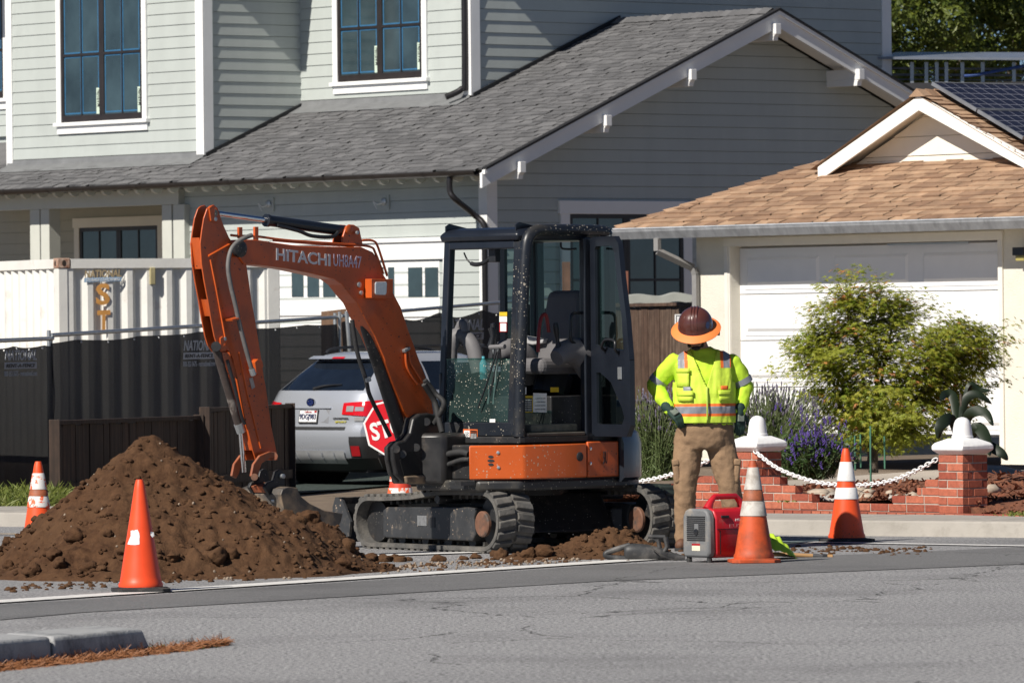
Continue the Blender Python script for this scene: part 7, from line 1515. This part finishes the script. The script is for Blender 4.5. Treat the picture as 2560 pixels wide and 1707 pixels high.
SOIL = soilmat("dark_brown_soil", (.040, .018, .009), (.105, .053, .026)); SOILR = soilmat("reddish_soil", (.055, .026, .012), (.115, .060, .030))
def fbm(p, o=5):
    s_, a = 0, 1
    for _ in range(o): s_ += a * noise.noise(p); p = p * 2.03; a *= .55
    return s_
def lump(P):
    d = noise.voronoi(P + noise.noise_vector(P * .8) * .5)[0]; return max(0, .62 - d[0]) ** .8 - .18
def pile(name, label, cx, cz, H, rx, rl, rf, rb, ext, step, m, seed, lumps, pw=.9, extra=()):
    t = MB(); x0, x1, y0, y1 = ext; nx, ny = int((x1 - x0) / step), int((y1 - y0) / step); rr = random.Random(seed)
    def h0(x, y):
        hh = 0
        for (ax, ay, aH, r1, r2, f1, f2) in ((cx, cz, H, rx, rl, rf, rb),) + tuple(extra):
            dx, dy = x - ax, y - ay; d = math.hypot(dx / (r1 if dx > 0 else r2), dy / (f2 if dy > 0 else f1)); d *= 1 + .10 * noise.noise(Vector((x * 1.7, y * 1.7, seed)))
            hh = max(hh, aH * (1 - d) if d > .12 else aH * (.88 + .12 * (1 - (d / .12) ** 2)) * .98)
        return hh
    def h(x, y):
        b = h0(x, y); e = sm(b, -.0, .12) if b > 0 else 0; P_ = Vector((x, y, seed * 1.3))
        return b + e * (.06 * fbm(P_ * 2.2, 3) + lump(P_ * 7.5) * .055 + lump(P_ * 17) * .034 + .010 * fbm(P_ * 30, 3)) - (.02 if b <= .004 else 0)
    t.v = [Vector((x0 + (x1 - x0) * i / nx, y0 + (y1 - y0) * j / ny, h(x0 + (x1 - x0) * i / nx, y0 + (y1 - y0) * j / ny))) for j in range(ny + 1) for i in range(nx + 1)]
    t.f = [[j * (nx + 1) + i, j * (nx + 1) + i + 1, (j + 1) * (nx + 1) + i + 1, (j + 1) * (nx + 1) + i] for j in range(ny) for i in range(nx)]; t.mi = [0] * len(t.f)
    for k in range(lumps):
        x, y = rr.uniform(x0, x1), rr.uniform(y0, y1); b = h0(x, y)
        if b < .015: continue
        r = rr.uniform(.006, .022) if rr.random() < .93 else rr.uniform(.025, .075)
        if r > .03 and rr.random() < b / H * 1.6: r = .018
        if r > .04 and b > H * .5: r *= .5
        vs, fs = ICO(2 if r < .03 else 3); o = Vector((x, y, h(x, y) + r * .25)); ang = rr.uniform(0, 6); sx, sy, sz = rr.uniform(.8, 1.4), rr.uniform(.7, 1.1), rr.uniform(.6, .9)
        out = []
        for p in vs:
            p = Vector(p); kk = 1 + .45 * noise.noise(p * 1.3 + Vector((k, 0, 0))) + .2 * noise.noise(p * 4 + Vector((k, 5, 0))); p = Vector((p.x * sx, p.y * sy, p.z * sz)) * (r * kk); p.rotate(Matrix.Rotation(ang, 3, 'Z')); out.append(o + p)
        t.add(out, fs)
    base = Vector((cx, cz, 0)); t.v = [v - base for v in t.v]
    ob = t.build(name, m, smooth=60); ob.location = base; tag(ob, label, "dirt pile"); return h
hp_ = pile("dirt_pile", "big pile of dark brown dug soil on the road behind the plain orange cone", -2.53, 43.65, .95, 1.66, 1.15, 1.50, 1.4, (-4.3, -.62, 41.7, 45.3), .0165, SOIL, 3, 2600, extra=((-1.75, 43.7, .34, 1.0, .9, 1.0, .8),))
hq_ = pile("dirt_pile", "small heap of reddish brown soil in front of the digger's right track", .80, 45.75, .24, .30, .75, .36, .35, (-.1, 1.35, 45.1, 46.35), .013, SOILR, 5, 500, extra=((.62, 45.6, .15, .4, .5, .3, .3), (.25, 45.45, .07, .5, .5, .2, .3)))
rr = random.Random(77); q = MB()
def clod(px, py, r, z=0):
    p = G(px, py); o = Vector((p.x, p.y, r * .3 + z)); vs, fs = ICO(2); k = rr.uniform(0, 99); q.add([o + Vector((v[0] * rr_, v[1] * r, v[2] * r * .75)) * (1 + .5 * noise.noise(Vector(v) * 1.5 + Vector((k, 0, 0)))) for v in vs for rr_ in (r * 1.2,)], fs)
for _ in range(420): px = rr.uniform(20, 1720); clod(px, 1468 - px * .049 + rr.gauss(0, 5) + (4 if px < 900 else 0), abs(rr.gauss(.006, .007)) + .004)
for px, py, r in ((1240, 1391, .045), (1190, 1396, .035), (1160, 1399, .03), (1095, 1403, .045), (960, 1404, .05), (905, 1410, .055), (985, 1400, .04), (1000, 1404, .045), (1020, 1402, .03), (1305, 1394, .03), (880, 1398, .06), (850, 1405, .06), (930, 1400, .05)): clod(px, py, r)
for _ in range(150): clod(rr.uniform(1980, 2330), 1377 + rr.gauss(0, 5), abs(rr.gauss(.006, .006)) + .003)
tag(q.build("loose_soil", SOILR, smooth=60), "loose clods of soil scattered along the painted road line", "soil", kind='stuff')
q = MB()
for _ in range(620):
    px = rr.choice((rr.uniform(500, 900), rr.uniform(850, 1450), rr.uniform(560, 820))); p = G(px, 1464 - px * .0455 + rr.gauss(0, 5)); q.ball((p.x, p.y, .006), rr.uniform(.004, .016), 1, .3, seed=_)
for _ in range(45): x, y = rr.uniform(-3.6, -1.0), rr.uniform(42.2, 43.6); z = hp_(x, y); q.ball((x, y, z + .004), rr.uniform(.004, .012), 1, .4, seed=_)
tag(q.build("road_gravel", mat("pale_gravel", (.30, .24, .185), .9, var=.25, island=(.20, .15, .11))), "pale gravel crumbs along the edge of the dug soil", "gravel", kind='stuff')
# ------------------------------------------------------------------ kerb blocks and needles in the foreground
k0, k1 = G(0, 1672), G(393, 1630); kd = (k1 - k0).normalized(); kn = Vector((-kd.y, kd.x, 0))
if kn.x > 0: kn = -kn
kn = Vector((-.55, .83, 0)); kL = (k1 - k0).length
KCB = mat("old_kerb_concrete", (.36, .365, .37), .85, var=.22, vs=5, bump=.5, bs=60, dirt=((.13, .135, .14), 5, .48, .7))
ks = (G(155, 1658) - k0).length
def kblock(u0, u1, label, taper):
    q = MB(); sl_ = .02; H_ = .125
    b = [(u0, 0), (u1, 0), (u1, .55), (u0, .55)]; t_ = [(u0 + .004, .015), (u1 - taper, .015), (u1 - taper * .9, .52), (u0 + .004, .52)]
    mid = 8; vs = []
    q.hexa([k0 + kd * u + kn * v + Vector((0, 0, -.05)) for u, v in b] + [k0 + kd * u + kn * v + Vector((0, 0, H_ + (.012 * (1 - u / kL)))) for u, v in t_])
    o0 = k0 + kd * u0; q.v = [p - o0 for p in q.v]; ob = q.build("kerb_block", KCB, bevel=.022, seg=3, smooth=40); ob.location = o0; tag(ob, label, "kerb", "grey kerb blocks in the foreground")
kblock(-1.6, ks - .008, "darker grey concrete kerb block cut by the picture's left edge", .004); kblock(ks + .008, kL, "lighter stained concrete kerb block with a sloping broken end", .14)
q = MB(); ND = leaf_mat("dry_needles", (.16, .055, .02), (.34, .15, .06), .1)
for _ in range(5200):
    u = rr.uniform(-1.0, kL + .75); w_ = abs(rr.gauss(0, .055)) * (1 if u < kL else max(.15, 1 - (u - kL) / .8)); p = k0 + kd * u - kn * (w_ - .0) + Vector((0, 0, rr.uniform(.002, .03) * max(0, 1 - w_ * 7))); d = Vector((rr.gauss(0, 1), rr.gauss(0, 1), rr.gauss(0, .35))).normalized(); s_ = d.orthogonal().normalized() * .0016; L = rr.uniform(.02, .06); q.quad(p - d * L - s_, p + d * L - s_, p + d * L + s_, p - d * L + s_)
tag(q.build("leaf_litter", ND), "dry brown needles gathered along the foreground kerb", "litter", kind='stuff')
weeds("weeds", "low green weeds at the end of the foreground kerb", [(k0 + kd * (kL + e) + kn * n_, .05, k) for e, n_, k in ((.06, .05, .9), (.2, .0, .7), (.35, .02, .6), (.5, .0, .4), (.12, .15, .7))], 6, 70, .05)
# ------------------------------------------------------------------ the worker
PZ = 47.0; PS = FPX / PZ
def W_(x, y, dy=0.0): return at(x, y, PZ + dy)
man = thing("person", Vector((W_(1762, 1370).x, PZ, 0)), "person in brown hard hat and fluorescent yellow vest looking down, hands at hips", "person")
def remesh(o, vox, it=6, disp=None, fac=.5):
    r_ = o.modifiers.new("remesh", 'REMESH'); r_.mode = 'VOXEL'; r_.voxel_size = vox; r_.use_smooth_shade = True
    s_ = o.modifiers.new("smooth", 'SMOOTH'); s_.factor = fac; s_.iterations = it
    if disp:
        tx = bpy.data.textures.new("folds", 'CLOUDS'); tx.noise_scale = disp[1]; tx.noise_depth = 2; d = o.modifiers.new("folds", 'DISPLACE'); d.texture = tx; d.strength = disp[0]; d.mid_level = .5; d.texture_coords = 'LOCAL'
def cap(q, a, b, ra, rb, n=14):
    a, b = Vector(a), Vector(b); q.tube([a.lerp(b, i / 4) for i in range(5)], [ra + (rb - ra) * i / 4 for i in range(5)], n); q.ball(a, ra, 2); q.ball(b, rb, 2)
def loft(q, rings, n=24, e=2.3):
    vs = []
    for (c, hw, hd) in rings:
        for k in range(n):
            t = 2 * math.pi * k / n; cx, sy = math.cos(t), math.sin(t); vs.append(Vector(c) + Vector((math.copysign(abs(cx) ** (2 / e), cx) * hw, math.copysign(abs(sy) ** (2 / e), sy) * hd, 0)))
    q.add(vs, [(i * n + k, i * n + (k + 1) % n, (i + 1) * n + (k + 1) % n, (i + 1) * n + k) for i in range(len(rings) - 1) for k in range(n)] + [tuple(range(n))[::-1], tuple(range((len(rings) - 1) * n, len(rings) * n))])
SKIN = mat("skin", (.34, .175, .11), .55, var=.1, vs=8); BEARD = mat("dark_beard", (.018, .013, .011), .8, var=.3)
SHIRT = mat("fluorescent_shirt", (.50, .74, .035), .8, var=.05, vs=5, bump=.1, bs=40, dirt=((.34, .42, .08), 5, .68, .9)); VEST = mat("fluorescent_vest", (.56, .74, .06), .7, var=.05, vs=5, bump=.15, bs=30, dirt=((.40, .44, .12), 4, .66, .9))
VOR = mat("vest_orange", (.80, .16, .025), .65, var=.06); VGR = mat("reflective_grey", (.24, .25, .28), .4, var=.1)
KHA = mat("khaki_trousers", (.26, .165, .095), .9, var=.10, vs=4, bump=.25, bs=45, dirt=((.16, .10, .06), 3.5, .58, .8)); GLV = mat("green_glove", (.010, .035, .026), .75, var=.2, vs=12); GPA = mat("glove_patch", (.16, .19, .16), .8, var=.2, vs=30)
CXp = lambda x: W_(x, 900).x
tx0 = CXp(1760)
TOR = [(.88, .205, .15, 0), (.95, .212, .160, -.01), (1.05, .218, .172, -.02), (1.15, .212, .168, -.015), (1.25, .212, .155, -.005), (1.34, .225, .145, 0), (1.40, .215, .13, .005), (1.44, .165, .11, .01), (1.475, .105, .09, .01)]
def tor(z):
    for a, b in zip(TOR, TOR[1:]):
        if z <= b[0]: t = (z - a[0]) / (b[0] - a[0]); t = max(0, t); return tuple(a[i] + (b[i] - a[i]) * t for i in (1, 2, 3))
    return TOR[-1][1:]
# body: one continuous figure under the clothes
shL, shR = W_(1684, 906), W_(1832, 906); elL, elR = W_(1637, 965, .03), W_(1863, 965, .02); wrL, wrR = W_(1674, 1024, -.13), W_(1850, 1030, -.06)
hipL, hipR = W_(1722, 1085), W_(1797, 1085); knL, knR = W_(1713, 1215, -.03), W_(1824, 1215, -.03); anL, anR = W_(1710, 1348, .02), W_(1846, 1346, .02)
hc = W_(1742, 836, -.085)
q = MB(); loft(q, [((tx0, PZ + c, z), hw * .9, hd * .9) for z, hw, hd, c in TOR]); cap(q, (tx0 - .01, PZ + .01, 1.43), hc + Vector((0, .03, -.03)), .065, .06)
for a, b, c in ((shL, elL, wrL), (shR, elR, wrR)): cap(q, a, b, .055, .042); cap(q, b, c, .042, .032)
for a, b, c in ((hipL, knL, anL), (hipR, knR, anR)): cap(q, a, b, .085, .055); cap(q, b, c, .052, .036)
q.ball(hc, .098, 3, sc=(.82, .98, 1.12)); q.ball(hc + Vector((-.008, -.065, -.055)), .05, 2, sc=(.95, .7, 1.0)); q.ball(hc + Vector((-.008, -.098, -.030)), .014, 2, sc=(.9, 1.2, 1.5))
for sx in (-1, 1): q.ball(hc + Vector((sx * .085, .01, -.01)), .028, 2, sc=(.4, .8, 1.2)); q.ball(hc + Vector((sx * .045, -.078, .0)), .024, 2)
bd = q.build("body", SKIN, man); remesh(bd, .011, 4)
q = MB()
for dx, dz, r_, sc in ((0, -.100, .030, (1.2, .7, .7)), (-.050, -.075, .022, (.7, .9, 1.2)), (.045, -.075, .022, (.7, .9, 1.2)), (0, -.046, .012, (2.2, .6, .5))): q.ball(hc + Vector((-.008 + dx, -.078 + abs(dx) * .5, dz)), r_, 2, sc=sc)
be = q.build("beard", BEARD, man); remesh(be, .008, 2)
q = MB()
for sx in (-1, 1): q.ball(hc + Vector((sx * .034 - .005, -.090, .012)), .011, 2)
q.build("eyes", mat("eye_dark", (.03, .025, .02), .3), bd)
q = MB(); q.tube([hc + Vector((x - .008, -.112 + abs(x) * .5, -.068)) for x in (-.026, -.012, 0, .012, .026)], .006, 6); q.build("mouth", mat("lips", (.16, .06, .05), .5), bd, smooth=60)
# shirt with sleeves
q = MB(); loft(q, [((tx0, PZ + c, z), hw, hd) for z, hw, hd, c in TOR]); q.lathe([(.085, 0), (.075, .03)], (tx0 - .008, PZ + .012, 1.46), (0, 0, 1), 16)
for a, b, c in ((shL, elL, wrL), (shR, elR, wrR)):
    cap(q, a, a.lerp(b, .5), .068, .071); cap(q, a.lerp(b, .5), b, .071, .063); cap(q, b, b.lerp(c, .55), .064, .054); cap(q, b.lerp(c, .55), c, .054, .043)
sh_ = q.build("shirt", SHIRT, man); remesh(sh_, .013, 4, (.022, .07))
for a, b, sx in ((shL, elL, -1), (shR, elR, 1)):
    m_ = a.lerp(b, .80); d = (b - a).normalized(); q = MB(); q.tube([m_ - d * .022, m_ + d * .022], [.074, .072], 18, cap=False); q.build("arm_band", VGR, sh_, smooth=60)
# vest
q = MB(); NA_, zs_ = 260, [.935 + (1.462 - .935) * i / 130 for i in range(131)]; keep = {}
def vp(z, t, o=.016):
    hw, hd, c = tor(z); e = 2.3; cx, sy = math.cos(t), math.sin(t); f = .008 * noise.noise(Vector((cx * 2.5, sy * 2.5, z * 6))) + .006 * noise.noise(Vector((cx * 7, sy * 7, z * 14)))
    k = 1 + .05 * sm(z, 1.05, .93) if False else 1; flare = .012 * max(0, (1.06 - z) / .12)
    return Vector((tx0 + math.copysign(abs(cx) ** (2 / e), cx) * (hw + o + f + flare), PZ + c + math.copysign(abs(sy) ** (2 / e), sy) * (hd + o + f + flare), z))
for z in zs_: q.v += [vp(z, 2 * math.pi * k / NA_) for k in range(NA_)]
for i in range(len(zs_) - 1):
    for k in range(NA_):
        idx = [i * NA_ + k, i * NA_ + (k + 1) % NA_, (i + 1) * NA_ + (k + 1) % NA_, (i + 1) * NA_ + k]; c = sum((q.v[j] for j in idx), Vector()) / 4; x, z = c.x - tx0, c.z; front = c.y < PZ + .0
        if front and z > 1.195:                    # V neckline
            v = (z - 1.195) * .42
            if -v * 1.0 - .0 < x - .012 < v * .75: continue
        if abs(x) > .195 and z > 1.235 and abs(c.y - PZ) < .105 + (z - 1.235) * .1: continue      # armholes
        if z > 1.452 and abs(x) < .09: continue
        mi = 0
        if .985 < z < 1.075: mi = 2 if 1.003 < z < 1.057 else 1
        if z > 1.335:
            s0 = -.198 + .0 * (1.45 - z) if x < 0 else .135 - .35 * (z - 1.335) * .3
            s0 = (-.205 if x < 0 else .128); u = abs(x - (s0 + .034))
            if u < .047: mi = 2 if u < .024 else 1
        q.f.append(idx); q.mi.append(mi)
vs_ = q.build("vest", [VEST, VOR, VGR], man, smooth=70); sd_ = vs_.modifiers.new("thick", 'SOLIDIFY'); sd_.thickness = .006
def vq(x, z, o=.024):                              # point on the front of the vest
    hw, hd, c = tor(z); u = max(-.98, min(.98, x / (hw + .016))); return Vector((tx0 + x, PZ + c - (hd + o) * (1 - abs(u) ** 2.3) ** (1 / 2.3), z))
def vpatch(x0, x1, z0, z1, m, name, o=.026, nx=5, nz=3, flap=None):
    q = MB(); vs = [vq(x0 + (x1 - x0) * i / nx, z0 + (z1 - z0) * j / nz, o) for j in range(nz + 1) for i in range(nx + 1)]
    q.add(vs, [(j * (nx + 1) + i, j * (nx + 1) + i + 1, (j + 1) * (nx + 1) + i + 1, (j + 1) * (nx + 1) + i) for j in range(nz) for i in range(nx)]); ob = q.build(name, m, vs_, smooth=60); sd = ob.modifiers.new("thick", 'SOLIDIFY'); sd.thickness = .008; sd.offset = 1; return ob
vpatch(-.20, -.115, 1.20, 1.31, VEST, "pocket"); vpatch(-.205, -.11, 1.305, 1.335, VEST, "pocket_flap", .034); vpatch(-.155, -.10, 1.165, 1.20, VGR, "pocket_tab", .030); vpatch(-.195, -.09, 1.095, 1.165, VEST, "pocket"); vpatch(-.20, -.085, 1.135, 1.17, VEST, "pocket_flap", .034)
vpatch(.10, .19, 1.095, 1.165, VEST, "pocket"); vpatch(.095, .195, 1.14, 1.172, VEST, "pocket_flap", .034); vpatch(.115, .165, 1.178, 1.205, VOR, "pocket_tab", .030)
vpatch(.008, .020, .94, 1.20, mat("zip_green", (.45, .58, .08), .6), "zip", .028, 1, 10)
# trousers
q = MB(); loft(q, [((tx0, PZ - .01, z), hw, hd) for z, hw, hd in ((.74, .17, .13), (.80, .205, .15), (.88, .212, .16), (.945, .205, .155))])
for a, b, c, sx in ((hipL, knL, anL, -1), (hipR, knR, anR, 1)):
    cap(q, a + Vector((0, 0, -.03)), a.lerp(b, .5), .112, .108); cap(q, a.lerp(b, .5), b, .108, .085); cap(q, b, b.lerp(c, .5), .085, .080); cap(q, b.lerp(c, .5), c + Vector((0, 0, .02)), .080, .064); cap(q, c + Vector((0, -.005, .04)), c + Vector((0, -.01, .0)), .070, .068)
tr_ = q.build("trousers", KHA, man); remesh(tr_, .013, 4, (.020, .06))
for (a, b, sx) in ((hipL, knL, -1), (hipR, knR, 1)):
    m_ = a.lerp(b, .72) + Vector((sx * .072, -.02, 0)); q = MB(); q.box(m_, (.05, .12, .17), Matrix.Rotation(sx * .12, 3, 'Y')); pk = q.build("cargo_pocket", KHA, tr_, bevel=.018, seg=3, smooth=60); q = MB(); q.box(m_ + Vector((sx * .006, -.002, .07)), (.054, .13, .05), Matrix.Rotation(sx * .12, 3, 'Y')); q.build("pocket_flap", KHA, tr_, bevel=.012, smooth=60)
q = MB(); q.tube([Vector((tx0 + .207 * math.cos(t), PZ - .012 + .158 * math.sin(t), .945)) for t in [2 * math.pi * i / 28 for i in range(29)]], .017, 6, cap=False); q.build("belt", BLACKM, tr_, smooth=60)
# boots
BOOT = mat("brown_boot", (.12, .055, .03), .7, var=.25, vs=10)
for a, dx in ((anL, -.03), (anR, .03)):
    q = MB(); g_ = Vector((a.x, a.y, 0)); cap(q, g_ + Vector((0, .01, .13)), g_ + Vector((0, .01, .07)), .055, .055); cap(q, g_ + Vector((0, .03, .05)), g_ + Vector((dx, -.15, .042)), .048, .044); b_ = q.build("boot", BOOT, man); remesh(b_, .009, 3)
    q = MB(); q.prism([g_ + Vector((x, y, .0)) for x, y in ((-.045, .08), (.045, .08), (.05 + dx * .5, -.05), (.045 + dx, -.17), (dx, -.205), (-.045 + dx, -.17), (-.05 + dx * .5, -.05))], (0, 0, .022)); q.build("sole", RUBBER, b_, bevel=.004)
# gloves: palm and five fingers each
def glove(wr, pd, fd, nrm, th, curl, name="glove"):
    """wr wrist, pd palm direction, nrm back of the hand, th side of the thumb"""
    q = MB(); pd, nrm = pd.normalized(), nrm.normalized(); sd = pd.cross(nrm).normalized() * th
    cap(q, wr - pd * .035, wr + pd * .01, .043, .038); k = wr + pd * .09
    for s_ in (-.028, -.009, .010, .028): cap(q, wr + pd * .02 + sd * s_ * .75, k + sd * s_, .020, .0165)
    for s_, L in zip((-.030, -.010, .011, .031), (.062, .078, .084, .074)):
        d = (pd + nrm * -curl[0] + fd * .2).normalized(); p0 = k + sd * s_; p1 = p0 + d * L * .45; d2 = (pd + nrm * -curl[1] + fd * .2).normalized(); p2 = p1 + d2 * L * .32; d3 = (pd + nrm * -curl[2]).normalized(); p3 = p2 + d3 * L * .26
        for a, b, r0, r1 in ((p0, p1, .0135, .0125), (p1, p2, .0125, .0115), (p2, p3, .0115, .0095)): cap(q, a, b, r0, r1, 10)
    t0 = wr + pd * .025 + sd * .034; t1 = t0 + (pd * .8 + sd * .75 - nrm * .3).normalized() * .045; t2 = t1 + (pd * 1.0 + sd * .25 - nrm * .4).normalized() * .035; cap(q, t0, t1, .0165, .0145, 10); cap(q, t1, t2, .0145, .0105, 10)
    g_ = q.build(name, GLV, man); remesh(g_, .0055, 2, fac=.4)
    q = MB(); c = wr + pd * .045 + nrm * .026; q.hexa([c + pd * a + sd * b + nrm * h for h in (-.012, .0045) for a, b in ((-.028, -.026), (.024, -.026), (.024, .024), (-.028, .024))]); q.build("glove_patch", GPA, g_, bevel=.004)
glove(wrL, W_(1716, 1064, -.20) - wrL, Vector((0, 0, 0)), Vector((.25, -.8, .6)), -1, (.35, .9, 1.3))
glove(wrR, Vector((-.02, -.05, -1)), Vector((0, 0, 0)), Vector((.35, -.94, 0)), -1, (.18, .45, .7))
# hard hat
HATB = mat("brown_hard_hat", (.085, .028, .022), .28, var=.12, vs=6, coat=.5); HATO = mat("orange_brim", (.85, .22, .05), .6, var=.05)
ht = Vector((-.10, -.52, .85)).normalized(); hx, hy = frame_from(ht); h0_ = hc + Vector((-.008, -.022, .056)) 
q = MB(); prof = [(.131, -.005), (.133, .01)] + [(.128 * math.cos(t) ** .85, .02 + .128 * math.sin(t)) for t in [math.pi / 2 * i / 12 for i in range(12)]] + [(.0, .150)]
q.lathe(prof, h0_, ht, 36); hat = q.build("hard_hat", HATB, man, smooth=50)
q = MB(); fwd = (Vector((-.15, -1, 0)) - ht * Vector((-.15, -1, 0)).dot(ht)).normalized(); sd2 = ht.cross(fwd).normalized()
for k in (-1, 0, 1): q.tube([h0_ + sd2 * (k * .022) + fwd * (.125 * math.cos(t)) + ht * (.022 + .130 * math.sin(t)) for t in [R(12 + 156 * i / 14) for i in range(15)]], [.004 + .004 * math.sin(math.pi * i / 14) for i in range(15)], 6)
q.build("crown_rib", HATB, hat, smooth=60)
q = MB(); vs = []; n = 48
for r_, z in ((.120, .006), (.165, -.006), (.196, -.024), (.194, -.029), (.16, -.012), (.118, -.002)): vs += [h0_ + (fwd * math.cos(2 * math.pi * k / n) + sd2 * math.sin(2 * math.pi * k / n)) * (r_ * (1 - .06 * abs(math.sin(2 * math.pi * k / n)))) + ht * z for k in range(n)]
q.add(vs, [(i * n + k, i * n + (k + 1) % n, ((i + 1) % 6) * n + (k + 1) % n, ((i + 1) % 6) * n + k) for i in range(6) for k in range(n)]); q.build("sun_brim", HATO, hat, smooth=50)
q = MB(); q.prism([W_(x, y, .06) for x, y in ((1776, 800), (1790, 808), (1800, 815), (1798, 838), (1786, 836), (1772, 842))], (0, .012, 0)); q.build("neck_flap", mat("olive_flap", (.20, .22, .05), .8, var=.1), hat, bevel=.004)
q = MB(); q.tube([W_(x, y, .055) for x, y in ((1790, 808), (1800, 815), (1798, 838), (1786, 836))], .006, 6); q.build("flap_trim", mat("red_trim", (.45, .08, .05), .7), hat)
q = MB(); c = h0_ + ht * .07 + sd2 * .0; sdn = (sd2 if sd2.x > 0 else -sd2); c2 = h0_ + (sdn * .8 + fwd * .6).normalized() * .122 + ht * .055; n2 = (c2 - h0_ - ht * .02).normalized(); a1, a2 = frame_from(n2); q.add([c2 + n2 * .003 + (a1 * math.cos(t) * .020 + a2 * math.sin(t) * .026) for t in [2 * math.pi * i / 12 for i in range(12)]], [tuple(range(12))]); q.build("hat_sticker", mat("blue_sticker", (.06, .10, .22), .4), hat)
